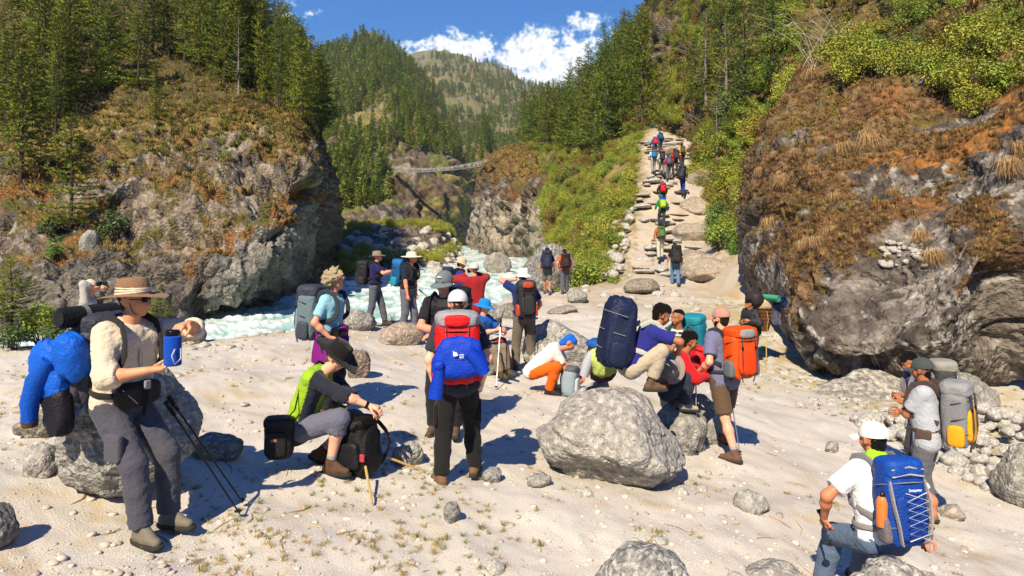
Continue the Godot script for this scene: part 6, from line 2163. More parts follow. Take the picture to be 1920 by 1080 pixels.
# a rucksack on somebody's back. c: body, lid, pocket, strap colours
func pack(who: Dictionary, size: Vector3, c: Dictionary, label: String, opts := {}) -> Node3D:
	var s: Dictionary = who.s
	var h: float = s.h
	var lod: int = who.lod
	var pu: Vector3 = s.up.lerp(Vector3.UP, opts.get("upright", 0.0)).normalized()
	var bs := Basis(s.cx, pu, s.cx.cross(pu))
	var mid: Vector3 = s.hip.lerp(s.neck, opts.get("at", 0.62)) - s.cz * (0.075 * h + size.z * 0.5 + 0.012) + s.cx * opts.get("side", 0.0)
	mid += s.up * opts.get("up", 0.0)
	var o := carried(opts.get("called", "backpack"), who, mid, label, opts.get("category", "backpack"))
	var nu: int = [40, 22, 12][lod]
	var nv: int = [30, 16, 8][lod]
	var fold: float = opts.get("fold", 0.07)
	obj("main_bag", blob_mesh(Transform3D(bs, Vector3.ZERO), size, c.body, 0.42, 0.55, fold, nu, nv, -0.04 if not opts.has("taper") else opts.taper), M.nylon, o)
	if c.has("lid"):
		var lid := obj("lid", blob_mesh(Transform3D(bs, bs * Vector3(0, size.y * 0.47, -size.z * 0.03)), Vector3(size.x * 0.98, size.y * 0.27, size.z * 1.12), c.lid, 0.55, 0.6, fold * 1.2, nu, nv), M.nylon, o)
		if c.has("lid2") and lod < 2:
			obj("lid_pocket", blob_mesh(Transform3D(bs, bs * Vector3(0, size.y * 0.46, -size.z * 0.42)), Vector3(size.x * 0.62, size.y * 0.2, size.z * 0.42), c.lid2, 0.6, 0.6, fold, nu, nv), M.nylon, lid)
	if c.has("pocket"):
		obj("front_pocket", blob_mesh(Transform3D(bs, bs * Vector3(0, -size.y * 0.12, -size.z * 0.46)), Vector3(size.x * 0.72, size.y * 0.56, size.z * 0.30), c.pocket, 0.5, 0.55, fold, nu, nv), M.nylon, o)
	if lod < 2:
		for sg in [-1.0, 1.0]:
			obj("side_pocket", blob_mesh(Transform3D(bs, bs * Vector3(sg * size.x * 0.47, -size.y * 0.28, -size.z * 0.05)), Vector3(size.x * 0.24, size.y * 0.36, size.z * 0.62), c.get("side", c.get("pocket", c.body)), 0.5, 0.6, fold, 14, 10), M.nylon, o)
		var nl := 2 if lod == 0 else 1
		for e in nl + 1:
			var yy := size.y * (0.26 - 0.27 * e)
			for sg in [-1.0, 1.0]:
				var b := Build.new()
				b.col = c.get("strap", sr(0.12, 0.12, 0.13))
				var pts := []
				for t in 7:
					var an := lerpf(-0.15, PI * 0.5, t / 6.0)
					pts.append(bs * Vector3(sg * cos(an) * size.x * 0.535, yy + sin(an) * 0.03, -sin(an) * size.z * 0.535 - 0.004))
				b.tube(pts, [0.0025], 6, true, 4.5, s.up)
				obj("compression_strap", b.mesh(), M.cloth, o)
	if lod < 2 and not opts.get("cover", false):
		for sg in [-1.0, 1.0]:
			var vb := Build.new()
			vb.col = c.get("strap", sr(0.12, 0.12, 0.13))
			vb.tube([bs * Vector3(sg * size.x * 0.25, size.y * 0.40, -size.z * 0.57), bs * Vector3(sg * size.x * 0.25, size.y * 0.20, -size.z * 0.60), bs * Vector3(sg * size.x * 0.27, -size.y * 0.15, -size.z * 0.63), bs * Vector3(sg * size.x * 0.25, -size.y * 0.42, -size.z * 0.52), bs * Vector3(sg * size.x * 0.2, -size.y * 0.55, -size.z * 0.46)], [0.0025], 6, true, 4.0, s.cx)
			obj("lid_strap", vb.mesh(), M.cloth, o)
			obj("buckle", blob_mesh(Transform3D(bs, bs * Vector3(sg * size.x * 0.25, size.y * 0.16, -size.z * 0.61)), Vector3(0.028, 0.036, 0.012), sr(0.08, 0.08, 0.08), 0.3, 0.3, 0, 10, 6), M.gloss, o)
		var hl := Build.new()
		hl.col = c.get("strap", sr(0.12, 0.12, 0.13))
		hl.tube([bs * Vector3(-0.04, size.y * 0.44, size.z * 0.46), bs * Vector3(-0.025, size.y * 0.54, size.z * 0.5), bs * Vector3(0.025, size.y * 0.54, size.z * 0.5), bs * Vector3(0.04, size.y * 0.44, size.z * 0.46)], [0.006], 6)
		obj("haul_loop", hl.mesh(), M.cloth, o)
	# shoulder straps follow the wearer's shoulders
	var neck: Vector3 = s.neck
	if not opts.get("no_straps", false):
		for sg in [-1.0, 1.0]:
			var b := Build.new()
			b.col = c.get("strap", sr(0.12, 0.12, 0.13))
			var g: float = 0.018 + opts.get("gap", 0.0)
			var pts := []
			for a in [[0.052, -0.035, -0.072 - g / h], [0.060, 0.012, -0.045], [0.066, 0.026, -0.005], [0.072, 0.010, 0.042], [0.076, -0.035, 0.070], [0.080, -0.085, 0.080], [0.090, -0.130, 0.072], [0.108, -0.160, 0.035], [0.106, -0.180, -0.02], [0.080, -0.195, -0.065]]:
				pts.append(neck + s.cx * a[0] * sg * h + s.up * (a[1] + g / h * 0.6 * signf(a[1] + 0.02)) * h + s.cz * (a[2] + g / h * signf(a[2])) * h - mid)
			b.tube(pts, [0.007], 8, true, 4.2, s.cx)
			obj("shoulder_strap", b.mesh(), M.cloth, o)
		if lod < 2 and opts.get("belt", true):
			var b := Build.new()
			b.col = c.get("strap", sr(0.12, 0.12, 0.13))
			var ring := []
			for t in 21:
				var an := lerpf(-PI * 0.92, PI * 0.92, t / 20.0)
				ring.append(s.hip + s.up * 0.055 * h + s.cx * sin(an) * 0.118 * h + s.cz * (cos(an) * 0.092 * h + 0.004) - mid)
			b.tube(ring, [0.006], 6, true, 3.6, Vector3.UP.cross(s.cz))
			obj("hip_belt", b.mesh(), M.cloth, o)
	return o

func pole(grip: Vector3, tip: Vector3, label: String, col := Color(0.2, 0.2, 0.2), bamboo := false, group := "") -> void:
	var o := base("walking_stick" if bamboo else "trekking_pole", tip)
	tag(o, label, "stick" if bamboo else "pole", group)
	var d := grip - tip
	var b := Build.new()
	b.col = sr(0.78, 0.65, 0.40) if bamboo else col
	b.tube([d * 0.02, d * 0.45, d * 0.9], [0.006, 0.0075, 0.009] if not bamboo else [0.010, 0.012, 0.012], 8)
	obj("shaft", b.mesh(), M.cloth if bamboo else M.metal, o)
	if bamboo: return
	var g := Build.new()
	g.col = sr(0.1, 0.1, 0.1)
	g.tube([d * 0.88, d * 0.93, d], [0.013, 0.016, 0.017], 8)
	obj("grip", g.mesh(), M.cloth, o)
	var k := Build.new()
	k.col = sr(0.1, 0.1, 0.1)
	k.lathe([Vector2(0.006, 0.02), Vector2(0.028, 0.006), Vector2(0.028, 0.0), Vector2(0.006, 0.0)], 12, Transform3D(Basis(), d * 0.04))
	obj("basket", k.mesh(), M.cloth, o)

func ribbon(parent: Node, called: String, pts: Array, width: float, col: Color, up := Vector3.UP) -> void:
	var b := Build.new()
	b.col = col
	b.tube(pts, [0.004], 6, true, width / 0.008, up)
	obj(called, b.mesh(), M.cloth, parent)

func foot_at(px: float, d: float) -> Vector3:
	var x := (px - 960.0) / F * d
	return Vector3(x, ground_y(x, -d), -d)

# ------------------------------------------------------------------ the people, one by one
func raglan(v: Vector3, _n: Vector3, s: Dictionary) -> Color:   # green body, dark sleeves and side panels
	var green := sr(0.60, 0.76, 0.16)
	var dark := sr(0.17, 0.19, 0.25)
	for e in ["l", "r"]:
		var c := Geometry3D.get_closest_point_to_segment(v, s[e + "s"], s[e + "el"])
		if c.distance_to(v) < 0.066: return dark
		c = Geometry3D.get_closest_point_to_segment(v, s[e + "el"], s[e + "w"])
		if c.distance_to(v) < 0.085: return dark
	var r: Vector3 = v - s.mid
	var x: float = absf(r.dot(s.cx))
	if x > 0.08 and r.dot(s.cz) > 0.045: return dark
	return green

func stripes(v: Vector3, _n: Vector3, s: Dictionary) -> Color:
	var r: Vector3 = v - s.mid
	if absf(r.dot(s.cx)) < 0.085 and r.dot(s.cz) > 0.03:
		return sr(0.86, 0.86, 0.84) if fmod(absf(r.dot(s.up) + 3.0), 0.05) < 0.025 else sr(0.13, 0.13, 0.14)
	return sr(0.22, 0.22, 0.24)

func blue_yoke(v: Vector3, _n: Vector3, s: Dictionary) -> Color:   # charcoal shirt, blue shoulders
	var r: Vector3 = v - s.neck
	if r.dot(s.up) > -0.16 and absf(r.dot(s.cx)) < 0.19: return sr(0.10, 0.30, 0.52) if r.dot(s.up) > -0.145 else sr(0.45, 0.6, 0.72)
	return sr(0.20, 0.21, 0.27)

func quilt(v: Vector3, _n: Vector3, _s: Dictionary) -> Color:
	return sr(0.17, 0.17, 0.19)

# a rucksack standing or lying on the ground
func ground_pack(at: Vector3, turn: Basis, size: Vector3, c: Dictionary, label: String, fold := 0.10) -> Node3D:
	var o := base("backpack", at)
	tag(o, label, "backpack")
	obj("main_bag", blob_mesh(Transform3D(turn, turn * Vector3(0, size.y * 0.48, 0)), size, c.body, 0.5, 0.6, fold, 26, 18), M.nylon, o)
	obj("lid", blob_mesh(Transform3D(turn, turn * Vector3(0, size.y * 0.93, 0.01)), Vector3(size.x * 0.95, size.y * 0.24, size.z * 1.05), c.get("lid", c.body), 0.6, 0.6, fold * 1.3, 22, 14), M.nylon, o)
	obj("front_pocket", blob_mesh(Transform3D(turn, turn * Vector3(0, size.y * 0.40, size.z * 0.45)), Vector3(size.x * 0.7, size.y * 0.5, size.z * 0.35), c.get("pocket", c.body), 0.5, 0.6, fold, 20, 14), M.nylon, o)
	for sg in [-1.0, 1.0]:
		var b := Build.new()
		b.col = c.get("strap", sr(0.1, 0.1, 0.1))
		var pts := []
		for t in 8:
			var a := t / 7.0
			pts.append(turn * Vector3(sg * size.x * (0.25 + 0.22 * sin(a * PI)), size.y * (0.92 - 0.85 * a), -size.z * 0.5 - 0.06 * sin(a * PI)))
		b.tube(pts, [0.006], 6, true, 4.0, turn.x)
		obj("shoulder_strap", b.mesh(), M.cloth, o)
	return o

# a small camera: body, lens, held at a point
func camera_thing(at: Vector3, yaw: float, label: String) -> void:
	var o := base("camera", at, yaw)
	o.name = numbered("photo_camera")
	tag(o, label, "camera")
	obj("body", blob_mesh(Transform3D(), Vector3(0.13, 0.09, 0.06), sr(0.07, 0.07, 0.08), 0.25, 0.25, 0, 16, 8), M.gloss, o)
	var b := Build.new()
	b.col = sr(0.06, 0.06, 0.07)
	b.tube([Vector3(0, 0, 0.02), Vector3(0, 0, 0.12)], [0.036, 0.038], 16)
	obj("lens", b.mesh(), M.gloss, o)

func wpos(who: Dictionary, local: Vector3) -> Vector3:
	return who.xf * local

# a cloth hanging from a point: a folded sheet with thickness
func drape(parent: Node, called: String, xf: Transform3D, w: float, l: float, col: Color, folds := 3.0, deep := 0.03, narrow := 0.0, hem := 0.0) -> MeshInstance3D:
	var b := Build.new()
	b.col = col
	var nu := 22
	var nv := 18
	var wn := noise("wrinkle", 91, 1.0, 3)
	for side in 2:
		var first := b.v.size()
		var ps := []
		for j in nv + 1:
			var t := float(j) / nv
			for i in nu + 1:
				var u := float(i) / nu - 0.5
				var ww := w * (1.0 - narrow * t)
				var z := sin(u * TAU * folds + t * 2.0) * deep * (0.25 + t) + wn.get_noise_2d(u * 9.0 + l * 7.0, t * 7.0) * deep * 1.3 - cos(u * PI) * -0.03
				ps.append(Vector3(u * ww, -t * l * (1.0 - hem * absf(u) * 2.0), z + (0.006 if side == 0 else -0.006)))
		for j in nv + 1:
			for i in nu + 1:
				var du: Vector3 = ps[j * (nu + 1) + mini(i + 1, nu)] - ps[j * (nu + 1) + maxi(i - 1, 0)]
				var dv: Vector3 = ps[mini(j + 1, nv) * (nu + 1) + i] - ps[maxi(j - 1, 0) * (nu + 1) + i]
				var nn := dv.cross(du).normalized() * (-1.0 if side == 0 else 1.0)
				b.vert(xf * ps[j * (nu + 1) + i], xf.basis * nn * signf(nn.z * (1.0 if side == 0 else -1.0) + 1e-6))
		for j in nv:
			for i in nu:
				var a := first + j * (nu + 1) + i
				b.i.append_array([a, a + 1, a + nu + 1, a + 1, a + nu + 2, a + nu + 1])
	return obj(called, b.mesh(), M.nylon, parent)

func squat(hip_y: float, hip_z: float, lean: Vector3, more := {}) -> Dictionary:
	var q := {"hip": Vector3(0, hip_y, hip_z), "lean": lean, "lf": Vector3(0.12, 0.08, 0.02), "rf": Vector3(-0.12, 0.08, 0.02), "lk": Vector3(0.35, 0.4, 1), "rk": Vector3(-0.35, 0.4, 1)}
	q.merge(more, true)
	return q

func build_people() -> void:
	figure_materials()
	people_front()
	people_centre()
	people_right()
	people_back()

func people_front() -> void:
	var black := sr(0.10, 0.10, 0.105)
	# the man in the brown hat, leaning on the left boulder
	var a := make_person(foot_at(277, 4.66), 68, 1.84, {"hip": Vector3(0, 0.89, -0.26), "lean": Vector3(0, 1, 0.14), "lf": Vector3(0.13, 0.086, 0.05), "rf": Vector3(-0.13, 0.086, 0.10), "head": [22.0, 2.0],
			"rh": Vector3(-0.13, 1.17, 0.16), "rhd": Vector3(0.75, 0.05, 0.55), "rpalm": Vector3(0, 1, -0.1), "rcurl": 0.35, "re": Vector3(-0.7, -0.8, -0.4), "lh": Vector3(0.12, 1.46, 0.25), "lhd": Vector3(-0.85, -0.15, 0.05), "lpalm": Vector3(-0.2, -1, 0), "lcurl": 0.55, "le": Vector3(1.0, -0.25, 0.15)},
		{"top": sr(0.86, 0.80, 0.71), "sleeve": "long", "cuff": 0.30, "loose": 0.019, "fold": 0.008, "bottom": sr(0.31, 0.31, 0.35), "boots": sr(0.52, 0.49, 0.43), "skin": sr(0.78, 0.55, 0.42), "hair": sr(0.36, 0.28, 0.22), "glasses": "dark",
		"hat": {"kind": "brim", "col": sr(0.56, 0.43, 0.33), "band": sr(0.90, 0.85, 0.75), "brim": 0.082, "tall": 0.125, "roll": 0.022, "dent": 0.03, "tilt": -4.0}}, 0, "man in brown brimmed hat, beige shirt and grey trousers leaning on a boulder")
	var s: Dictionary = a.s
	var collar := Build.new()
	collar.col = sr(0.88, 0.82, 0.73)
	for sg in [-1.0, 1.0]:
		collar.tube([s.neck - s.cz * 0.075 + s.up * 0.05, s.neck + s.cx * 0.066 * sg - s.cz * 0.01 + s.up * 0.045, s.neck + s.cx * 0.062 * sg + s.cz * 0.07 - s.up * 0.015, s.neck + s.cx * 0.05 * sg + s.cz * 0.115 - s.up * 0.085], [0.006, 0.007, 0.008, 0.004], 6, true, 4.0, s.up)
	obj("collar", collar.mesh(), M.cloth, a.node)
	var placket := Build.new()
	placket.col = sr(0.82, 0.76, 0.66)
	placket.tube([s.neck + s.cz * 0.125 - s.up * 0.10, s.mid + s.cz * 0.150 + s.up * 0.06, s.mid + s.cz * 0.142 - s.up * 0.12], [0.004], 6, true, 4.0, s.up)
	obj("placket", placket.mesh(), M.cloth, a.node)
	var cord := Build.new()
	cord.col = black
	cord.tube([s.head + s.hb * Vector3(-0.088, 0.03, 0.0), s.head + s.hb * Vector3(-0.07, -0.08, 0.03), s.head + s.hb * Vector3(0, -0.125, 0.04), s.head + s.hb * Vector3(0.07, -0.08, 0.03), s.head + s.hb * Vector3(0.088, 0.03, 0)], [0.0028], 5, false)
	obj("chin_cord", cord.mesh(), M.cloth, a.node)
	var pk := pack(a, Vector3(0.37, 0.60, 0.24), {"body": sr(0.26, 0.27, 0.32), "lid": sr(0.22, 0.23, 0.28), "pocket": sr(0.30, 0.31, 0.36), "strap": sr(0.16, 0.16, 0.17)}, "dark grey backpack worn by the man in the brown hat", {"at": 0.44})
	var mid: Vector3 = a.xf.affine_inverse() * pk.position
	var roll := carried("sleeping_mat", a, mid + s.up * 0.33 - s.cz * 0.05, "rolled black mat strapped on top of the dark grey backpack", "mat")
	var rb := Build.new()
	rb.col = sr(0.12, 0.12, 0.13)
	rb.tube([s.cx * -0.29, s.cx * -0.27, s.cx * 0.27, s.cx * 0.29], [0.055, 0.075, 0.075, 0.055], 16)
	obj("roll", rb.mesh(), M.nylon, roll)
	for e in [-0.13, 0.13]:
		var st := Build.new()
		st.col = sr(0.45, 0.45, 0.47)
		st.tube([s.cx * e, s.cx * (e + 0.03)], [0.078], 16)
		obj("strap", st.mesh(), M.cloth, roll)
	var jk := carried("jacket", a, mid + s.cz * 0.03 - s.up * 0.02 - s.cx * 0.25, "bright blue jacket hanging over the dark grey backpack, black hem", "jacket")
	var blue := sr(0.05, 0.38, 0.84)
	var dark_blue := sr(0.04, 0.33, 0.76)
	obj("hood", blob_mesh(Transform3D(Basis(s.cx, s.up, s.cz) * Basis(Vector3.BACK, 0.25), s.up * 0.10 + s.cz * 0.03), Vector3(0.20, 0.34, 0.24), blue, 0.75, 0.8, 0.13, 30, 22), M.nylon, jk)
	obj("body", blob_mesh(Transform3D(Basis(s.cx, s.up, s.cz) * Basis(Vector3.RIGHT, -0.45), s.up * -0.06 - s.cz * 0.16), Vector3(0.16, 0.46, 0.26), blue, 0.7, 0.7, 0.16, 32, 24, -0.15), M.nylon, jk)
	var slv := Build.new()
	slv.col = dark_blue
	slv.tube([s.up * 0.06 - s.cz * 0.10 - s.cx * 0.06, s.up * -0.10 - s.cz * 0.17 - s.cx * 0.09, s.up * -0.26 - s.cz * 0.20 - s.cx * 0.10, s.up * -0.38 - s.cz * 0.20 - s.cx * 0.09], [0.05, 0.068, 0.06, 0.052], 12)
	obj("sleeve", slv.mesh(), M.nylon, jk)
	obj("hem", blob_mesh(Transform3D(Basis(s.cx, s.up, s.cz) * Basis(Vector3.RIGHT, -0.25), s.up * -0.30 - s.cz * 0.05), Vector3(0.14, 0.34, 0.22), sr(0.11, 0.11, 0.14), 0.6, 0.7, 0.14, 28, 20), M.nylon, jk)
	var cuf := Build.new()
	cuf.col = sr(0.33, 0.22, 0.16)
	cuf.tube([s.up * -0.38 - s.cz * 0.20 - s.cx * 0.09, s.up * -0.42 - s.cz * 0.20 - s.cx * 0.085], [0.054, 0.05], 12)
	obj("cuff", cuf.mesh(), M.cloth, jk)
	var cargo := Build.new()
	cargo.col = sr(0.33, 0.33, 0.37)
	blob(cargo, Transform3D(Basis(), s.rj.lerp(s.rkn, 0.62) + Vector3(-0.095, 0, 0.02)), Vector3(0.05, 0.19, 0.15), 0.3, 0.4, 0.04, 16, 10)
	obj("cargo_pocket", cargo.mesh(), M.cloth, a.node)
	var wb := carried("waist_bag", a, s.hip + s.up * 0.10 + s.cz * 0.155, "black waist bag with grey buckle below the blue bottle", "bag")
	obj("bag", blob_mesh(Transform3D(Basis(s.cx, s.up, s.cz), Vector3.ZERO), Vector3(0.33, 0.17, 0.13), sr(0.13, 0.12, 0.13), 0.5, 0.6, 0.06, 26, 14), M.nylon, wb)
	ribbon(wb, "strap", [s.cz * 0.07 + s.up * 0.10, s.cz * 0.085, s.cz * 0.07 - s.up * 0.14], 0.03, black, s.cx)
	obj("buckle", blob_mesh(Transform3D(Basis(), s.cz * 0.08 + s.up * 0.08), Vector3(0.045, 0.06, 0.02), sr(0.5, 0.5, 0.55), 0.3, 0.3), M.gloss, wb)
	var zipper := Build.new()
	zipper.col = sr(0.6, 0.6, 0.62)
	zipper.tube([s.cx * -0.15 + s.up * 0.06 + s.cz * 0.03, s.cx * -0.10 + s.cz * 0.065, s.cx * -0.05 - s.up * 0.05 + s.cz * 0.065], [0.004], 5)
	obj("zip", zipper.mesh(), M.cloth, wb)
	var bt := carried("bottle", a, Vector3(-0.02, 1.19, 0.26), "blue insulated bottle with black lid in the hands of the hat man", "bottle")
	var bb := Build.new()
	bb.col = sr(0.03, 0.28, 0.72)
	bb.lathe([Vector2(0.001, 0), Vector2(0.05, 0.002), Vector2(0.056, 0.012), Vector2(0.056, 0.19), Vector2(0.05, 0.205), Vector2(0.001, 0.206)], 24)
	obj("sleeve", bb.mesh(), M.cloth, bt)
	var bl := Build.new()
	bl.col = sr(0.08, 0.07, 0.10)
	bl.lathe([Vector2(0.047, 0.206), Vector2(0.047, 0.235), Vector2(0.04, 0.245), Vector2(0.001, 0.246)], 24)
	obj("lid", bl.mesh(), M.gloss, bt)
	var loop := Build.new()
	loop.col = sr(0.75, 0.76, 0.78)
	loop.tube([Vector3(-0.03, 0.12, 0.055), Vector3(-0.06, 0.08, 0.06), Vector3(-0.04, 0.02, 0.062), Vector3(0.01, 0.05, 0.063), Vector3(0.015, 0.12, 0.058)], [0.005], 6)
	obj("carrying_loop", loop.mesh(), M.cloth, bt)
	pole(wpos(a, Vector3(0.16, 0.88, -0.02)), foot_at(452, 5.05) + Vector3(0, 0.02, 0), "black trekking pole leaning right of the hat man, lower tip", Color(0.03, 0.03, 0.03))
	pole(wpos(a, Vector3(0.22, 0.90, -0.06)), foot_at(458, 5.25) + Vector3(0, 0.02, 0), "black trekking pole leaning right of the hat man, upper tip", Color(0.03, 0.03, 0.03))
	# the photographer sitting behind him
	var ph := make_person(foot_at(158, 11.2), 110, 1.72, {"hip": Vector3(0, 0.34, 0), "lean": Vector3(0, 1, 0.1), "lf": Vector3(0.12, 0.08, 0.5), "rf": Vector3(-0.12, 0.08, 0.5), "rh": Vector3(-0.05, 0.99, 0.22), "lh": Vector3(0.06, 0.98, 0.24), "rhd": Vector3(0.1, 0.4, 0.6), "lhd": Vector3(0, 0.4, 0.6)},
		{"top": sr(0.72, 0.71, 0.68), "sleeve": "long", "cuff": 0.4, "bottom": sr(0.5, 0.47, 0.4), "hat": {"kind": "cap", "col": sr(0.86, 0.78, 0.66), "visor": sr(0.7, 0.62, 0.52)}, "hair": sr(0.3, 0.22, 0.16)}, 1, "seated photographer in a pale cap behind the hat man's pack")
	camera_thing(wpos(ph, Vector3(0, 1.08, 0.22)), 110, "black camera held to the eye of the seated photographer")

	# the crouching man in green and black
	var g := make_person(foot_at(630, 6.2), 82, 1.82, {"hip": Vector3(0, 0.40, -0.33), "lean": Vector3(0, 0.95, 0.36), "hunch": 0.6, "neckdir": Vector3(0, 0.72, 0.7), "head": [0.0, 34.0], "rf": Vector3(-0.13, 0.084, 0.0), "lf": Vector3(0.14, 0.10, -0.22), "lp": 25.0, "rk": Vector3(-0.1, 0.5, 1), "lk": Vector3(0.5, 0.1, 1),
			"rh": Vector3(-0.02, 0.60, 0.34), "rhd": Vector3(0.1, -0.25, 0.9), "rpalm": Vector3(0.2, -1, 0), "re": Vector3(-0.3, -1, -0.2), "lh": Vector3(0.10, 0.56, 0.28), "lpalm": Vector3(0, -1, 0), "le": Vector3(0.5, -1, 0)},
		{"top": sr(0.6, 0.76, 0.16), "paint": raglan, "sleeve": "long", "cuff": 0.22, "loose": 0.013, "hem": -0.12, "legs": "cropped", "bottom": sr(0.41, 0.42, 0.49), "boots": sr(0.40, 0.29, 0.22), "skin": sr(0.83, 0.62, 0.52), "hair": sr(0.55, 0.48, 0.42), "glasses": "thin",
		"hat": {"kind": "brim", "col": sr(0.09, 0.09, 0.10), "brim": 0.095, "tall": 0.12, "roll": 0.05, "dent": 0.03, "tilt": 6.0}}, 0, "crouching man in lime and navy shirt with wide black hat")
	s = g.s
	var tattoo := Build.new()
	tattoo.col = sr(0.28, 0.30, 0.33)
	for e in 5:
		var t: Vector3 = s.rel.lerp(s.rw, 0.35 + e * 0.06) + Vector3(-0.036, 0.012 * sin(e * 2.0), 0)
		blob(tattoo, Transform3D(Basis(), t), Vector3(0.006, 0.018, 0.02), 1, 1, 0, 8, 6)
	obj("tattoo", tattoo.mesh(), M.skin, g.node)
	var watch := Build.new()
	watch.col = sr(0.07, 0.07, 0.07)
	var wd: Vector3 = (s.rw - s.rel).normalized()
	watch.tube([s.rw - wd * 0.03, s.rw - wd * 0.005], [0.032], 12)
	obj("watch", watch.mesh(), M.gloss, g.node)
	var cb := carried("camera_bag", g, s.hip + Vector3(-0.24, -0.06, -0.10), "black camera bag hanging at the crouching man's hip", "bag")
	obj("bag", blob_mesh(Transform3D(Basis(Vector3.UP, 0.3), Vector3.ZERO), Vector3(0.18, 0.36, 0.25), sr(0.10, 0.10, 0.11), 0.4, 0.4, 0.03, 24, 16, -0.06), M.nylon, cb)
	obj("front_pocket", blob_mesh(Transform3D(Basis(Vector3.UP, 0.3), Vector3(-0.085, -0.03, 0.0)), Vector3(0.06, 0.22, 0.19), sr(0.12, 0.12, 0.13), 0.4, 0.4, 0.03), M.nylon, cb)
	obj("lid", blob_mesh(Transform3D(Basis(Vector3.UP, 0.3), Vector3(0, 0.15, 0)), Vector3(0.20, 0.09, 0.27), sr(0.13, 0.13, 0.14), 0.4, 0.4, 0.02), M.nylon, cb)
	obj("badge", blob_mesh(Transform3D(Basis(Vector3.UP, 0.3), Vector3(-0.117, 0.01, 0.0)), Vector3(0.006, 0.025, 0.055), sr(0.72, 0.45, 0.35), 0.4, 0.4, 0.0, 10, 6), M.nylon, cb)
	var o0: Vector3 = s.hip + Vector3(-0.24, -0.06, -0.10)
	ribbon(cb, "strap", [Vector3(-0.02, 0.16, 0.06), s.rs + s.up * -0.28 - o0 + Vector3(-0.07, 0, -0.03), s.rs - o0 - s.cz * 0.10 + s.up * -0.06 + Vector3(0.03, 0, 0), s.neck - o0 + s.up * 0.06 - s.cz * 0.06, s.ls - o0 + s.up * 0.05], 0.03, black, Vector3.FORWARD)
	var gp := ground_pack(foot_at(680, 6.2) + Vector3(0, 0.02, 0), Basis(Vector3.UP, -0.5) * Basis(Vector3.BACK, 0.18), Vector3(0.38, 0.50, 0.32), {"body": sr(0.085, 0.085, 0.09), "lid": sr(0.07, 0.07, 0.075), "pocket": sr(0.11, 0.11, 0.115)}, "black backpack on the ground in front of the crouching man", 0.16)
	obj("patch", blob_mesh(Transform3D(Basis(Vector3.UP, -0.5), Vector3(0.04, 0.20, 0.20)), Vector3(0.05, 0.07, 0.02), sr(0.75, 0.25, 0.3), 0.3, 0.3), M.nylon, gp)
	pole(P(684, 868, 6.0), foot_at(698, 5.5) + Vector3(0, 0.015, 0), "bamboo walking stick lying toward the camera beside the black pack", Color.WHITE, true)
	pole(P(712, 852, 6.35), P(797, 884, 6.55), "bamboo walking stick resting on the angular pale stone", Color.WHITE, true)

	# the man with hands in pockets, seen from behind
	var b := make_person(foot_at(858, 6.32), 184, 1.80, {"hip": Vector3(0, 0.95, 0), "lean": Vector3(0, 1, 0.03), "lf": Vector3(0.15, 0.083, -0.10), "rf": Vector3(-0.16, 0.083, 0.16), "ly": 28.0, "ry": -14.0, "lh": Vector3(0.22, 0.91, 0.02), "rh": Vector3(-0.23, 0.93, 0.02), "le": Vector3(1, 0, -0.9), "re": Vector3(-1, 0, -0.9), "lhd": Vector3(-0.15, -0.9, 0.25), "rhd": Vector3(0.15, -0.9, 0.25), "head": [4.0, 4.0]},
		{"top": sr(0.21, 0.22, 0.28), "paint": blue_yoke, "loose": 0.014, "hem": -0.06, "bottom": sr(0.125, 0.12, 0.115), "boots": sr(0.50, 0.38, 0.30), "skin": sr(0.86, 0.66, 0.57), "hair": sr(0.42, 0.29, 0.20),
		"hat": {"kind": "cap", "col": sr(0.84, 0.84, 0.88), "visor": sr(0.7, 0.7, 0.75), "tilt": 3.0}}, 0, "man in black trousers with hands in pockets, seen from behind")
	s = b.s
	for e in [["l", 1.0], ["r", -1.0]]:
		var cp := Build.new()
		cp.col = sr(0.115, 0.11, 0.105)
		blob(cp, Transform3D(Basis(), s[e[0] + "j"].lerp(s[e[0] + "kn"], 0.66) + Vector3(0.085 * e[1], 0, 0)), Vector3(0.045, 0.21, 0.16), 0.3, 0.4, 0.04, 16, 10)
		obj("cargo_pocket", cp.mesh(), M.cloth, b.node)
	var wt := Build.new()
	wt.col = black
	wt.tube([s.lw.lerp(s.lel, 0.16), s.lw.lerp(s.lel, 0.06)], [0.034], 12)
	obj("watch", wt.mesh(), M.gloss, b.node)
	var red := sr(0.84, 0.10, 0.11)
	var rp := pack(b, Vector3(0.40, 0.60, 0.24), {"body": red, "lid": sr(0.60, 0.60, 0.63), "lid2": red, "pocket": red, "side": red, "strap": sr(0.42, 0.45, 0.50)}, "red and grey backpack with blue jacket tied on, centre foreground", {"at": 0.60})
	mid = b.xf.affine_inverse() * rp.position
	var j2 := carried("jacket", b, mid - s.cz * 0.22 + s.up * 0.02, "royal blue jacket tied over the red backpack, small white emblem", "jacket")
	var royal := sr(0.04, 0.24, 0.74)
	obj("body", blob_mesh(Transform3D(Basis(Vector3.BACK, -0.12), Vector3(-0.02, -0.06, 0.02)), Vector3(0.46, 0.36, 0.16), royal, 0.65, 0.75, 0.14, 30, 20, 0.22), M.nylon, j2)
	var s1 := Build.new()
	s1.col = royal
	s1.tube([Vector3(0.15, -0.10, -0.06), Vector3(0.16, -0.22, -0.06), Vector3(0.18, -0.34, -0.05), Vector3(0.19, -0.40, -0.05)], [0.035, 0.055, 0.065, 0.06], 12, true, 0.8)
	obj("sleeve", s1.mesh(), M.nylon, j2)
	var s2 := Build.new()
	s2.col = royal
	s2.tube([Vector3(-0.10, 0.0, -0.04), Vector3(-0.18, -0.08, -0.04), Vector3(-0.24, -0.19, -0.03)], [0.06, 0.065, 0.055], 12)
	obj("sleeve", s2.mesh(), M.nylon, j2)
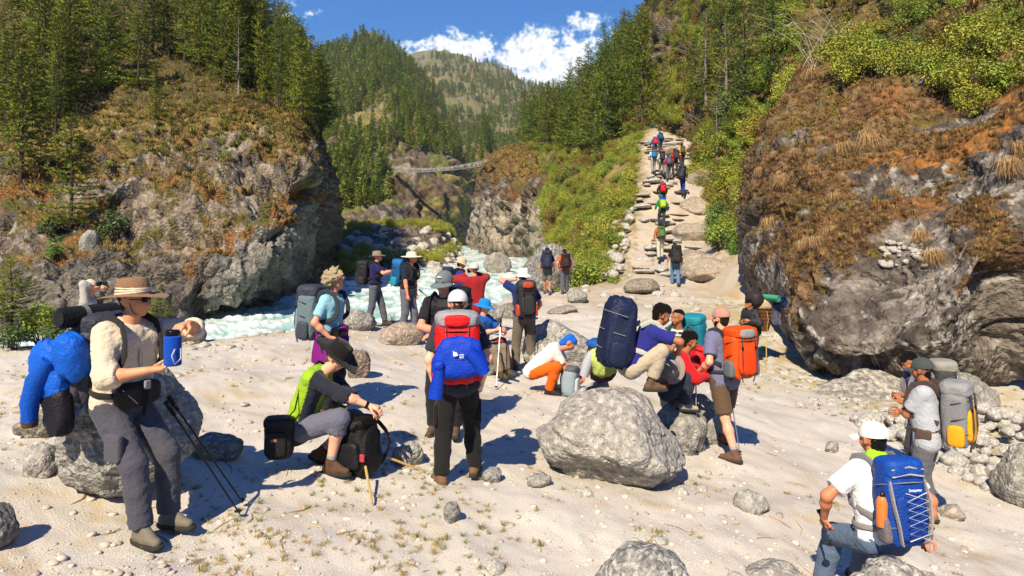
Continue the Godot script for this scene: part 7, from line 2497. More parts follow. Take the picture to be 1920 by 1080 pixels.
	obj("knot", blob_mesh(Transform3D(Basis(), Vector3(0.155, -0.11, -0.07)), Vector3(0.09, 0.08, 0.07), royal, 0.8, 0.8, 0.15), M.nylon, j2)
	var em := Build.new()
	em.col = sr(0.9, 0.92, 0.96)
	em.tri_flat(Vector3(0.035, 0.035, 0), Vector3(0.0, 0.02, 0), Vector3(0.03, -0.012, 0))
	em.tri_flat(Vector3(0.004, 0.03, 0), Vector3(-0.012, -0.004, 0), Vector3(0.026, -0.014, 0))
	for e in 3: em.quad(Vector3(-0.022, 0.008 - e * 0.014, 0), Vector3(-0.06, 0.008 - e * 0.014, 0), Vector3(-0.06, 0.002 - e * 0.014, 0), Vector3(-0.022, 0.002 - e * 0.014, 0))
	var emo := obj("emblem", em.mesh(), M.cloth, j2)
	emo.position = Vector3(0.0, -0.02, -0.085)

func people_centre() -> void:
	var black := sr(0.10, 0.10, 0.105)
	# blonde woman
	var a := make_person(foot_at(618, 7.9), 78, 1.67, {"lean": Vector3(0, 1, 0.06), "head": [10.0, 14.0], "rh": Vector3(-0.19, 0.93, 0.10), "re": Vector3(-0.8, 0, -1), "rhd": Vector3(0.5, -0.3, 0.6), "lh": Vector3(0.2, 0.85, 0.1), "rpalm": Vector3(1, 0, 0)},
		{"top": sr(0.58, 0.80, 0.87), "loose": 0.006, "bottom": sr(0.16, 0.16, 0.18), "boots": sr(0.42, 0.33, 0.25), "skin": sr(0.80, 0.56, 0.45), "hair": sr(0.95, 0.87, 0.70), "hairdo": "curly"}, 0, "curly blonde woman in light blue top with purple jacket round her waist")
	var s: Dictionary = a.s
	pack(a, Vector3(0.31, 0.60, 0.25), {"body": sr(0.42, 0.49, 0.53), "lid": sr(0.22, 0.25, 0.31), "pocket": sr(0.48, 0.56, 0.60), "side": sr(0.25, 0.28, 0.33), "strap": sr(0.2, 0.22, 0.27)}, "slate grey backpack of the curly blonde woman", {"at": 0.50})
	var j := carried("jacket", a, s.hip, "purple jacket knotted round the blonde woman's waist", "jacket")
	var pur := sr(0.52, 0.08, 0.52)
	var skirt := Build.new()
	skirt.col = pur
	var wn := noise("wrinkle", 91, 1.0, 3)
	skirt.lathe([Vector2(0.14, 0.14), Vector2(0.165, 0.11), Vector2(0.175, 0.06), Vector2(0.185, -0.04), Vector2(0.205, -0.16), Vector2(0.21, -0.27), Vector2(0.195, -0.28)], 30, Transform3D(), 1.0, 0.92, func(p: Vector3, an: float, k: int) -> Vector3:
		var fold := sin(an * 7.0 + k * 0.4) * 0.018 * clampf((k - 1) / 3.0, 0, 1)
		if k >= 4 and p.z > 0.0: p.y += p.z * 0.7
		return p + Vector3(p.x, 0, p.z) * fold * 5.0 + Vector3(0, wn.get_noise_2d(an * 3.0, k) * 0.03, 0))
	obj("body", skirt.mesh(), M.nylon, j)
	drape(j, "sleeve", Transform3D(Basis(Vector3.UP, 0.2), Vector3(0.02, 0.08, 0.17)), 0.12, 0.40, sr(0.30, 0.10, 0.62), 1.0, 0.03, -0.2)
	obj("knot", blob_mesh(Transform3D(Basis(), Vector3(0.0, 0.10, 0.18)), Vector3(0.14, 0.13, 0.11), pur, 0.8, 0.8, 0.16), M.nylon, j)
	camera_thing(wpos(a, s.hip + Vector3(-0.16, 0.10, 0.17)), 150, "black camera hanging at the blonde woman's belt")
	# tall man in a grey cap facing the camera
	var t := make_person(foot_at(834, 7.7), -6, 1.86, {"rh": Vector3(0.02, 1.20, 0.24), "lh": Vector3(-0.06, 1.16, 0.22), "re": Vector3(-1, -0.5, 0.3), "le": Vector3(1, -0.5, 0.3), "rhd": Vector3(0.9, 0.1, 0.1), "lhd": Vector3(-0.9, 0.05, 0.2), "head": [-14.0, 6.0]},
		{"top": sr(0.14, 0.15, 0.18), "sleeve": "short", "over": sr(0.10, 0.11, 0.14), "bottom": sr(0.15, 0.15, 0.16), "skin": sr(0.74, 0.52, 0.44), "hair": sr(0.35, 0.28, 0.23), "glasses": "thin", "hat": {"kind": "cap", "col": sr(0.43, 0.47, 0.49), "tilt": 8.0}}, 0, "tall man in grey cap and dark vest facing the camera with crossed arms")
	pack(t, Vector3(0.34, 0.5, 0.24), {"body": black, "lid": sr(0.13, 0.13, 0.14), "strap": black}, "black backpack worn by the tall man in grey cap", {"at": 0.66, "side": 0.10})
	var emb := Build.new()
	emb.col = sr(0.88, 0.9, 0.9)
	var hb: Basis = t.s.hb
	var at: Vector3 = t.s.head + hb * Vector3(0, 0.085, 0.117)
	emb.tri_flat(at + hb * Vector3(-0.035, -0.008, -0.004), at + hb * Vector3(0, 0.012, -0.006), at + hb * Vector3(0.004, -0.008, 0.0))
	emb.tri_flat(at + hb * Vector3(0.038, -0.008, -0.004), at + hb * Vector3(0.008, 0.008, -0.004), at + hb * Vector3(0.002, -0.01, 0.0))
	obj("cap_emblem", emb.mesh(), M.cloth, t.node)
	# the two at the river edge
	var f := make_person(foot_at(703, 15.0), 84, 1.66, {"rh": Vector3(-0.10, 1.27, 0.47), "lh": Vector3(0.10, 1.27, 0.47), "re": Vector3(-0.4, -1, 0), "le": Vector3(0.4, -1, 0), "lf": Vector3(0.12, 0.08, 0.20), "rf": Vector3(-0.12, 0.08, -0.14), "head": [0.0, -4.0]},
		{"top": sr(0.12, 0.13, 0.36), "bottom": sr(0.36, 0.37, 0.42), "boots": sr(0.36, 0.25, 0.18), "skin": sr(0.82, 0.55, 0.45), "hair": sr(0.4, 0.28, 0.2), "hat": {"kind": "brim", "col": sr(0.56, 0.52, 0.42), "brim": 0.06, "roll": 0.03}}, 1, "woman in khaki hat and navy shirt reaching to the next hiker's pack")
	pack(f, Vector3(0.32, 0.50, 0.26), {"body": sr(0.13, 0.12, 0.14), "lid": sr(0.15, 0.15, 0.16), "pocket": sr(0.17, 0.16, 0.18)}, "black backpack of the woman in the khaki hat", {"at": 0.55})
	var m := make_person(foot_at(764, 14.3), 66, 1.78, {"rh": Vector3(-0.2, 0.80, 0.14), "lh": Vector3(0.2, 0.85, 0.1), "lean": Vector3(0, 1, 0.12), "lf": Vector3(0.1, 0.08, 0.12), "rf": Vector3(-0.12, 0.08, -0.08), "head": [25.0, 0.0]},
		{"top": sr(0.12, 0.14, 0.20), "bottom": sr(0.40, 0.41, 0.46), "boots": sr(0.34, 0.25, 0.18), "skin": sr(0.80, 0.52, 0.42), "hat": {"kind": "brim", "col": sr(0.92, 0.87, 0.78), "brim": 0.085, "roll": -0.01, "tall": 0.10}}, 1, "man in wide cream hat and dark shirt at the river edge")
	pack(m, Vector3(0.30, 0.54, 0.24), {"body": sr(0.06, 0.33, 0.52), "lid": sr(0.15, 0.42, 0.68), "pocket": sr(0.1, 0.45, 0.6), "side": sr(0.15, 0.55, 0.66)}, "teal blue backpack of the man in the cream hat", {"at": 0.60})
	pole(wpos(m, Vector3(-0.1, 1.0, 0.35)), wpos(m, Vector3(-0.15, 0.45, 1.15)), "trekking pole sticking out beyond the man in the cream hat", Color(0.02, 0.02, 0.02))
	# red shirt man photographing the river, blue jacket beside him
	var r := make_person(foot_at(890, 13.2), 198, 1.78, {"rh": Vector3(-0.07, 1.56, 0.24), "lh": Vector3(0.10, 1.54, 0.24), "re": Vector3(-1, -0.35, 0), "le": Vector3(1, -0.35, 0), "rhd": Vector3(0, 0.6, 0.5), "lhd": Vector3(0, 0.6, 0.5)},
		{"top": sr(0.62, 0.14, 0.16), "sleeve": "long", "loose": 0.022, "hem": -0.10, "bottom": sr(0.24, 0.13, 0.15), "skin": sr(0.78, 0.52, 0.42), "hair": sr(0.5, 0.45, 0.4), "hat": {"kind": "cap", "col": sr(0.82, 0.81, 0.78)}}, 1, "man in dark red long-sleeved shirt photographing the river")
	camera_thing(wpos(r, Vector3(0.02, 1.63, 0.30)), 198, "small camera raised by the man in the dark red shirt")
	var u := make_person(foot_at(860, 14.6), 100, 1.70, {"rh": Vector3(-0.08, 1.10, 0.32), "lh": Vector3(0.08, 1.10, 0.32), "head": [0.0, 20.0]},
		{"top": sr(0.10, 0.22, 0.60), "sleeve": "long", "bottom": sr(0.2, 0.2, 0.22), "hat": {"kind": "brim", "col": sr(0.80, 0.73, 0.60), "brim": 0.055, "droop": 0.03}}, 1, "hiker in blue jacket and beige hat behind the grey-capped man")
	pack(u, Vector3(0.3, 0.46, 0.22), {"body": sr(0.12, 0.16, 0.25), "lid": sr(0.15, 0.2, 0.3)}, "navy backpack of the hiker in blue jacket", {"at": 0.66})
	camera_thing(wpos(u, Vector3(0.0, 1.12, 0.38)), 120, "black camera in the hands of the hiker in blue jacket")
	# seated hiker with the blue sun hat
	boulder(560, 905, 11.2, Vector3(0.6, 0.62, 0.5), 0, "stone the hiker with the blue sun hat sits on", 0.2, GREY, DGREY, 0.3, 14, 10, "stone")
	var e := make_person(foot_at(905, 11.1), 55, 1.64, {"hip": Vector3(0, 0.46, -0.05), "lean": Vector3(0, 1, 0.1), "lf": Vector3(0.10, 0.08, 0.42), "rf": Vector3(-0.12, 0.08, 0.45), "rh": Vector3(-0.12, 0.78, 0.40), "lh": Vector3(0.12, 0.72, 0.36), "head": [15.0, 12.0], "re": Vector3(-0.5, -1, 0)},
		{"top": sr(0.10, 0.38, 0.74), "bottom": sr(0.52, 0.46, 0.38), "boots": sr(0.35, 0.28, 0.22), "hat": {"kind": "brim", "col": sr(0.08, 0.52, 0.82), "brim": 0.065, "droop": 0.03, "tall": 0.11}}, 1, "hiker with bright blue sun hat sitting on a stone")
	pole(wpos(e, Vector3(-0.10, 0.95, 0.45)), foot_at(930, 10.3), "pale trekking pole held by the hiker in the blue sun hat", Color(0.7, 0.68, 0.6))
	ground_pack(foot_at(946, 11.5) + Vector3(0, 0.05, 0), Basis(Vector3.UP, 0.4) * Basis(Vector3.BACK, 0.3), Vector3(0.34, 0.55, 0.28), {"body": sr(0.50, 0.10, 0.16), "lid": sr(0.55, 0.12, 0.18), "pocket": sr(0.38, 0.42, 0.36)}, "dark red backpack propped beside the blue sun hat hiker")
	# man with the white sun hat
	var w := make_person(foot_at(983, 12.0), 196, 1.80, {"lh": Vector3(0.12, 1.62, 0.16), "le": Vector3(1, 0.1, 0.2), "lhd": Vector3(-0.3, 0.7, 0.2), "rh": Vector3(-0.25, 1.02, 0.16), "re": Vector3(-0.6, -0.4, -1), "lf": Vector3(0.16, 0.08, 0), "rf": Vector3(-0.16, 0.08, 0.05)},
		{"top": sr(0.12, 0.19, 0.45), "loose": 0.016, "bottom": sr(0.44, 0.40, 0.34), "boots": sr(0.36, 0.27, 0.2), "skin": sr(0.78, 0.54, 0.44), "hat": {"kind": "brim", "col": sr(0.93, 0.93, 0.93), "brim": 0.035, "droop": 0.03, "tall": 0.12}}, 1, "man in white sun hat, navy shirt and brown trousers with his back turned")
	pack(w, Vector3(0.34, 0.60, 0.24), {"body": sr(0.16, 0.16, 0.17), "lid": sr(0.24, 0.24, 0.25), "pocket": sr(0.20, 0.20, 0.21), "lid2": sr(0.72, 0.30, 0.18), "side": sr(0.70, 0.28, 0.16)}, "black and rust-orange backpack of the man in the white sun hat", {"at": 0.56, "side": 0.04})
	pole(wpos(w, Vector3(-0.27, 1.06, 0.20)), foot_at(1003, 11.6), "dark pole in the right hand of the man in the white sun hat", Color(0.03, 0.03, 0.03))
	# crouching man in orange trousers
	var c := make_person(foot_at(1028, 10.25), 82, 1.76, squat(0.36, -0.24, Vector3(0, 0.62, 0.70), {"rh": Vector3(-0.06, 0.26, 0.44), "lh": Vector3(0.10, 0.28, 0.46), "head": [0.0, 45.0], "neckdir": Vector3(0, 0.5, 0.9), "hunch": 0.5, "re": Vector3(-0.4, -0.4, -1), "le": Vector3(0.4, -0.4, -1)}),
		{"top": sr(0.93, 0.91, 0.89), "loose": 0.016, "hem": -0.06, "bottom": sr(0.90, 0.40, 0.05), "boots": sr(0.20, 0.19, 0.20), "skin": sr(0.72, 0.46, 0.36), "hairdo": "none", "hat": {"kind": "bandana", "col": sr(0.06, 0.40, 0.82)}}, 1, "crouching man in white T-shirt, orange trousers and blue headscarf")
	ground_pack(foot_at(1068, 10.1), Basis(Vector3.UP, 1.2) * Basis(Vector3.BACK, -0.12), Vector3(0.30, 0.44, 0.24), {"body": sr(0.56, 0.62, 0.67), "lid": sr(0.35, 0.38, 0.42), "pocket": sr(0.75, 0.78, 0.8)}, "pale grey-blue bag being packed by the man in orange trousers")

func people_right() -> void:
	var black := sr(0.10, 0.10, 0.105)
	var brown_skin := sr(0.60, 0.39, 0.27)
	var hair := sr(0.09, 0.08, 0.08)
	# porter squatting on the boulder under a huge navy rain cover
	var a := make_person(P(1212, 728, 7.42), 96, 1.66, squat(0.25, -0.20, Vector3(0, 0.80, 0.52), {"rh": Vector3(-0.08, 0.42, 0.34), "lh": Vector3(0.16, 0.45, 0.30), "re": Vector3(-0.5, -0.2, 0.8), "head": [0.0, 22.0], "neckdir": Vector3(0, 0.85, 0.5), "rf": Vector3(-0.14, 0.08, 0.0), "lf": Vector3(0.16, 0.08, 0.12), "rk": Vector3(-0.3, 0.5, 1)}),
		{"top": sr(0.16, 0.18, 0.52), "loose": 0.014, "bottom": sr(0.74, 0.69, 0.60), "legcuff": 0.80, "boots": sr(0.44, 0.34, 0.26), "skin": brown_skin, "hair": hair, "hairdo": "thick"}, 0, "squatting porter in dark blue T-shirt and khaki trousers on the large boulder")
	var s: Dictionary = a.s
	var navy := sr(0.10, 0.15, 0.27)
	pack(a, Vector3(0.44, 0.76, 0.36), {"body": navy, "strap": sr(0.75, 0.75, 0.72)}, "huge navy rain-covered backpack on the squatting porter", {"at": 0.50, "upright": 0.75, "fold": 0.10, "taper": 0.10, "belt": false, "cover": true})
	ribbon(a.node, "chest_strap", [s.rs - s.up * 0.10 + s.cz * 0.09, s.mid + s.cz * 0.13 - s.cx * 0.12, s.hip - s.cx * 0.14 + s.cz * 0.02 + s.up * 0.05], 0.05, sr(0.15, 0.55, 0.70), s.cx)
	# red-jacketed porter beside him
	boulder(561, 1275, 8.3, Vector3(0.9, 0.95, 0.8), 0, "stone under the porter in the red jacket", 0.35, GREY, DGREY, 0.3, 16, 11)
	var r := make_person(P(1278, 765, 8.25), 78, 1.64, squat(0.22, -0.18, Vector3(0, 0.88, 0.40), {"rh": Vector3(-0.05, 0.42, 0.30), "lh": Vector3(0.08, 0.42, 0.32), "head": [6.0, 14.0], "re": Vector3(-0.8, -0.6, 0), "rhd": Vector3(0.3, 0.2, 0.8), "lhd": Vector3(-0.3, 0.2, 0.8)}),
		{"top": sr(0.80, 0.09, 0.12), "top_name": "jacket", "sleeve": "long", "loose": 0.018, "bottom": sr(0.20, 0.22, 0.30), "boots": sr(0.70, 0.66, 0.62), "skin": brown_skin, "hair": hair, "hairdo": "thick"}, 0, "squatting porter in red jacket behind the large boulder")
	ribbon(r.node, "shoulder_strap", [r.s.rs - r.s.cz * 0.08 + r.s.up * 0.04, r.s.rs + r.s.up * 0.055 + r.s.cx * 0.03, r.s.mid + r.s.cz * 0.13 - r.s.cx * 0.06], 0.05, black, r.s.cx)
	var rp := ground_pack(P(1312, 712, 8.75), Basis(Vector3.UP, 0.3) * Basis(Vector3.BACK, -0.25), Vector3(0.44, 0.42, 0.34), {"body": sr(0.80, 0.11, 0.14), "lid": sr(0.84, 0.14, 0.17), "pocket": sr(0.75, 0.1, 0.13)}, "bright red bag in front of the red-jacketed porter")
	boulder(562, 1312, 8.95, Vector3(0.8, 1.1, 0.7), 30, "stone under the bright red bag", 0.45, GREY, DGREY, 0.3, 14, 11)
	# hat hung behind him
	var hg := Build.new()
	hg.col = sr(0.60, 0.54, 0.51)
	hg.lathe([Vector2(0.001, 0.10), Vector2(0.05, 0.098), Vector2(0.08, 0.08), Vector2(0.092, 0.0), Vector2(0.13, -0.006), Vector2(0.165, -0.02), Vector2(0.163, -0.026), Vector2(0.09, -0.01)], 24, Transform3D(Basis(Vector3.RIGHT, 1.25) * Basis(Vector3.BACK, 0.35), Vector3.ZERO), 1.0, 1.15)
	var ho := obj("sun_hat", hg.mesh(), M.cloth)
	ho.position = P(1258, 690, 7.95)
	tag(ho, "grey-brown sun hat hanging beside the porter in the red jacket", "hat")
	# striped shirt man
	var t := make_person(foot_at(1270, 9.25), -38, 1.70, {"hip": Vector3(0, 0.80, -0.12), "lean": Vector3(0, 1, 0.12), "lf": Vector3(0.12, 0.08, 0), "rf": Vector3(-0.12, 0.08, 0), "rh": Vector3(-0.16, 0.86, 0.25), "lh": Vector3(0.16, 0.84, 0.25), "head": [-22.0, 4.0]},
		{"top": sr(0.22, 0.22, 0.24), "paint": stripes, "sleeve": "long", "cuff": 0.4, "bottom": sr(0.22, 0.22, 0.26), "skin": brown_skin, "hair": hair}, 1, "smiling man in dark top with striped chest behind the porters")
	pack(t, Vector3(0.36, 0.56, 0.28), {"body": sr(0.10, 0.48, 0.58), "lid": sr(0.12, 0.54, 0.62), "pocket": sr(0.50, 0.70, 0.16), "side": sr(0.55, 0.75, 0.18), "strap": sr(0.1, 0.45, 0.55)}, "teal and green backpack of the man with the striped chest", {"at": 0.66, "side": 0.08})
	# pack with lime jacket left of the rain cover
	var lp := ground_pack(P(1132, 712, 8.35), Basis(Vector3.UP, -0.3) * Basis(Vector3.BACK, 0.1), Vector3(0.34, 0.50, 0.28), {"body": sr(0.36, 0.26, 0.22), "lid": sr(0.12, 0.34, 0.66), "pocket": sr(0.40, 0.29, 0.25)}, "brown and blue backpack standing on the pale rock")
	var lj := base("jacket", P(1128, 672, 8.05))
	tag(lj, "pale lime jacket draped over the brown and blue backpack", "jacket")
	obj("body", blob_mesh(Transform3D(Basis(Vector3.UP, 0.3) * Basis(Vector3.BACK, 0.15), Vector3(0.03, -0.04, 0.0)), Vector3(0.36, 0.36, 0.22), sr(0.76, 0.84, 0.45), 0.7, 0.75, 0.12, 32, 24, -0.15), M.nylon, lj)
	var gs := Build.new()
	gs.col = sr(0.72, 0.73, 0.78)
	gs.tube([Vector3(-0.12, 0.08, 0.04), Vector3(-0.18, -0.05, 0.06), Vector3(-0.22, -0.20, 0.05)], [0.05, 0.065, 0.055], 12)
	obj("sleeve", gs.mesh(), M.nylon, lj)
	# man with the orange pack and two poles
	var o := make_person(foot_at(1360, 8.15), 202, 1.80, {"hip": Vector3(0, 0.95, 0.02), "lean": Vector3(0, 1, 0.05), "lf": Vector3(0.085, 0.083, -0.29), "rf": Vector3(-0.26, 0.083, 0.32), "ly": 30.0, "ry": -14.0, "lh": Vector3(0.27, 1.02, 0.16), "rh": Vector3(-0.22, 1.02, 0.22), "le": Vector3(0.4, -0.5, -1), "re": Vector3(-0.4, -0.5, -1), "head": [18.0, 4.0], "lpalm": Vector3(-1, 0, 0), "lcurl": 0.9, "lhd": Vector3(-0.1, -0.2, 0.9)},
		{"top": sr(0.46, 0.46, 0.60), "loose": 0.017, "hem": -0.05, "legs": "shorts", "bottom": sr(0.38, 0.31, 0.23), "boots": sr(0.45, 0.34, 0.27), "skin": sr(0.84, 0.60, 0.50), "hair": sr(0.20, 0.14, 0.11), "hairdo": "thick", "beard": true, "hat": {"kind": "cap", "col": sr(0.76, 0.55, 0.50)}}, 0, "bearded man in pink cap, brown shorts and orange pack")
	var org := sr(0.92, 0.33, 0.08)
	pack(o, Vector3(0.38, 0.56, 0.26), {"body": org, "lid": org, "lid2": sr(0.58, 0.60, 0.60), "pocket": sr(0.90, 0.28, 0.06), "side": sr(0.42, 0.45, 0.46), "strap": sr(0.20, 0.22, 0.23)}, "orange backpack with grey side pockets worn by the man in shorts", {"at": 0.58, "side": -0.02})
	pole(wpos(o, Vector3(0.27, 1.08, 0.22)), foot_at(1306, 8.0), "trekking pole planted left of the man in brown shorts", Color(0.45, 0.42, 0.38))
	pole(wpos(o, Vector3(-0.20, 1.08, 0.24)), foot_at(1388, 8.3), "trekking pole planted right of the man in brown shorts", Color(0.42, 0.40, 0.42))
	# seated man at the bottom right
	var b := make_person(foot_at(1666, 4.62), 184, 1.64, {"hip": Vector3(0, 0.60, 0.06), "lean": Vector3(0.02, 1, 0.12), "lf": Vector3(0.20, 0.08, 0.50), "rf": Vector3(-0.12, 0.08, 0.55), "lh": Vector3(0.34, 0.68, 0.22), "le": Vector3(1, 0.1, -0.5), "rh": Vector3(-0.30, 0.62, 0.02), "re": Vector3(-1, 0.1, -0.6), "rhd": Vector3(0.5, -0.6, -0.3), "head": [16.0, 6.0], "rpalm": Vector3(0.6, 0, -1)},
		{"top": sr(0.95, 0.95, 0.96), "loose": 0.018, "hem": 0.04, "bottom": sr(0.36, 0.44, 0.55), "skin": sr(0.74, 0.47, 0.34), "hair": hair, "hairdo": "thick", "hat": {"kind": "cap", "col": sr(0.95, 0.94, 0.92)}}, 0, "seated man in white cap and white T-shirt with a blue pack")
	s = b.s
	obj("neck_scarf", merge([sdf([[s.neck + s.up * 0.02 - s.cx * 0.02, s.neck + s.up * 0.02 + s.cx * 0.02, 0.066, 0.066], [s.neck + s.up * 0.035 - s.cz * 0.01, s.neck + s.up * 0.03 + s.cz * 0.02, 0.066, 0.066]], 0.011, 0.02, 0.012, 18.0)], null, sr(0.62, 0.86, 0.18)), M.cloth, b.node)
	var bl := sr(0.06, 0.26, 0.62)
	var pk := pack(b, Vector3(0.29, 0.52, 0.20), {"body": bl, "lid": sr(0.07, 0.29, 0.66), "pocket": sr(0.05, 0.24, 0.58), "side": sr(0.45, 0.42, 0.45), "strap": sr(0.55, 0.55, 0.56)}, "blue backpack with white lacing on the seated man", {"at": 0.56, "fold": 0.04, "cover": true})
	s = b.s
	var bs := Basis(s.cx, s.up, s.cz)
	var lace := Build.new()
	lace.col = sr(0.82, 0.85, 0.88)
	var zz := []
	for e in 7: zz.append(bs * Vector3(-0.085 if e % 2 == 0 else 0.06, 0.11 - e * 0.05, -0.166 + (0.012 if e == 0 or e == 6 else 0.0)))
	lace.tube(zz, [0.0035], 5)
	var zz2 := []
	for e in 7: zz2.append(bs * Vector3(0.06 if e % 2 == 0 else -0.085, 0.11 - e * 0.05, -0.168 + (0.012 if e == 0 or e == 6 else 0.0)))
	lace.tube(zz2, [0.0035], 5)
	obj("lacing", lace.mesh(), M.cloth, pk)
	for e in [-1.0, 1.0]:
		ribbon(pk, "grey_trim", [bs * Vector3(0.12 * e, 0.17, -0.08), bs * Vector3(0.125 * e, 0.04, -0.115), bs * Vector3(0.11 * e, -0.10, -0.13), bs * Vector3(0.08 * e, -0.23, -0.10)], 0.05, sr(0.62, 0.61, 0.62), s.cx)
	for e in 2:
		ribbon(pk, "zip_line", [bs * Vector3(-0.11, 0.20 + e * 0.045, -0.105), bs * Vector3(0, 0.22 + e * 0.045, -0.126 + e * 0.008), bs * Vector3(0.11, 0.20 + e * 0.045, -0.105)], 0.014, sr(0.66, 0.67, 0.70), s.up.cross(s.cz))
	var letters := TextMesh.new()
	letters.text = "Deepeter"
	letters.font = SystemFont.new()
	letters.font.font_names = PackedStringArray(["Droid Sans"])
	letters.font_size = 20
	letters.pixel_size = 0.0011
	letters.depth = 0.002
	var lm := StandardMaterial3D.new()
	lm.albedo_color = Color(0.88, 0.9, 0.94)
	var lo := obj("lettering", letters, lm, pk)
	lo.transform = Transform3D(Basis(-bs.x, bs.y, -bs.z), bs * Vector3(-0.01, 0.125, -0.150))
	var bot := carried("bottle", b, b.xf.affine_inverse() * pk.position + bs * Vector3(0.155, -0.03, -0.03), "amber drink bottle in the side pocket of the blue pack", "bottle")
	var bb := Build.new()
	bb.col = sr(0.80, 0.45, 0.22)
	bb.lathe([Vector2(0.001, -0.1), Vector2(0.036, -0.098), Vector2(0.037, 0.06), Vector2(0.026, 0.09), Vector2(0.015, 0.10), Vector2(0.001, 0.10)], 16)
	obj("bottle_body", bb.mesh(), M.gloss, bot)
	var cc := Build.new()
	cc.col = sr(0.15, 0.13, 0.12)
	cc.lathe([Vector2(0.017, 0.10), Vector2(0.017, 0.125), Vector2(0.001, 0.126)], 12)
	obj("cap", cc.mesh(), M.gloss, bot)
	pole(wpos(b, Vector3(0.36, 0.72, 0.26)), P(1556, 1024, 4.75), "dark walking pole slanting left of the seated man", Color(0.05, 0.045, 0.04))
	# man in grey T-shirt with the yellow pack
	var g := make_person(foot_at(1740, 6.95), 226, 1.70, {"lh": Vector3(-0.10, 1.10, 0.22), "rh": Vector3(0.08, 1.14, 0.24), "le": Vector3(1, -0.6, 0.2), "re": Vector3(-1, -0.6, 0.2), "lhd": Vector3(-0.9, 0, 0.1), "rhd": Vector3(0.9, 0, 0.1), "head": [-8.0, 6.0]},
		{"top": sr(0.72, 0.74, 0.78), "loose": 0.018, "fat": 0.02, "hem": -0.06, "bottom": sr(0.40, 0.40, 0.43), "boots": sr(0.55, 0.47, 0.38), "skin": brown_skin, "hair": hair, "hat": {"kind": "cap", "col": sr(0.27, 0.31, 0.30)}}, 0, "man in grey T-shirt and dark cap with crossed arms at right")
	pack(g, Vector3(0.34, 0.60, 0.25), {"body": sr(0.52, 0.53, 0.54), "lid": sr(0.58, 0.59, 0.60), "pocket": sr(0.95, 0.68, 0.12), "side": sr(0.93, 0.66, 0.12), "strap": sr(0.30, 0.25, 0.24)}, "yellow and grey backpack of the man in grey T-shirt", {"at": 0.48})
	var wb := carried("waist_bag", g, g.s.hip + g.s.up * 0.06 + g.s.cx * 0.17, "brown waist pouch on the man in grey T-shirt", "bag")
	obj("bag", blob_mesh(Transform3D(Basis(), Vector3.ZERO), Vector3(0.08, 0.11, 0.15), sr(0.36, 0.28, 0.26), 0.4, 0.5, 0.03), M.nylon, wb)
	# dark-haired man behind him
	var h := make_person(foot_at(1726, 8.35), 258, 1.66, {"head": [0.0, 26.0], "neckdir": Vector3(0, 0.85, 0.5), "rh": Vector3(-0.05, 1.12, 0.25), "lh": Vector3(0.08, 1.05, 0.25), "lhd": Vector3(-0.2, 0.8, 0.3), "le": Vector3(0.6, -1, 0)},
		{"top": sr(0.13, 0.20, 0.48), "bottom": sr(0.25, 0.25, 0.28), "skin": brown_skin, "hair": hair, "hairdo": "thick"}, 0, "dark-haired man in blue shirt looking down beside the great rock")
	pack(h, Vector3(0.32, 0.58, 0.26), {"body": sr(0.24, 0.25, 0.25), "lid": sr(0.60, 0.59, 0.56), "pocket": sr(0.20, 0.21, 0.21), "strap": sr(0.5, 0.5, 0.52)}, "grey and charcoal backpack of the dark-haired man", {"at": 0.68})
	# porter with the basket
	var p := make_person(foot_at(1412, 16.0), -62, 1.58, {"lean": Vector3(0, 1, 0.22), "rh": Vector3(-0.08, 1.06, 0.28), "lh": Vector3(0.14, 1.10, 0.26), "head": [0.0, 10.0], "le": Vector3(0.6, -1, 0)},
		{"top": sr(0.17, 0.17, 0.19), "top_name": "down_jacket", "sleeve": "long", "loose": 0.034, "fold": 0.016, "hem": -0.08, "shell": true, "bottom": sr(0.30, 0.22, 0.26), "boots": sr(0.5, 0.42, 0.36), "skin": brown_skin, "hair": hair, "hairdo": "thick"}, 1, "porter in black down jacket carrying a loaded basket by the great rock")
	s = p.s
	var back: Vector3 = s.mid - s.cz * 0.40
	var bk := carried("basket", p, back - Vector3(0, 0.36, 0), "brown wicker carrying basket on the porter's back", "basket")
	var wk := Build.new()
	wk.col = sr(0.55, 0.36, 0.18)
	wk.lathe([Vector2(0.12, 0.0), Vector2(0.15, 0.1), Vector2(0.24, 0.55), Vector2(0.255, 0.56), Vector2(0.235, 0.56), Vector2(0.13, 0.06)], 20)
	obj("weave", wk.mesh(), M.wicker, bk)
	for e in 7:
		var hoop := Build.new()
		hoop.col = sr(0.62, 0.42, 0.22)
		var rr := lerpf(0.135, 0.258, e / 6.0)
		var pts := []
		for q in 21: pts.append(Vector3(cos(TAU * q / 20) * rr, 0.03 + e * 0.088, sin(TAU * q / 20) * rr))
		hoop.tube(pts, [0.008], 5, false)
		obj("hoop", hoop.mesh(), M.wicker, bk)
	var rope := Build.new()
	rope.col = sr(0.72, 0.64, 0.5)
	rope.tube([Vector3(0.2, 0.5, 0.1), Vector3(0.26, 0.3, 0.12), Vector3(0.24, 0.1, 0.14), Vector3(0.27, -0.12, 0.15)], [0.008], 5)
	obj("rope", rope.mesh(), M.cloth, bk)
	var top := back + Vector3(0, 0.30, 0)
	var sack := carried("duffel_bag", p, top + Vector3(-0.05, 0.12, 0.24), "round charcoal bag on top of the porter's load", "bag")
	obj("bag", blob_mesh(Transform3D(), Vector3(0.44, 0.36, 0.36), sr(0.20, 0.18, 0.18), 0.7, 0.8, 0.08), M.nylon, sack)
	var cloth := carried("sack", p, top + Vector3(0.0, -0.02, 0.0), "pale bundle in the mouth of the porter's basket", "bundle")
	obj("bundle", blob_mesh(Transform3D(), Vector3(0.44, 0.34, 0.46), sr(0.74, 0.66, 0.54), 0.8, 0.8, 0.14), M.cloth, cloth)
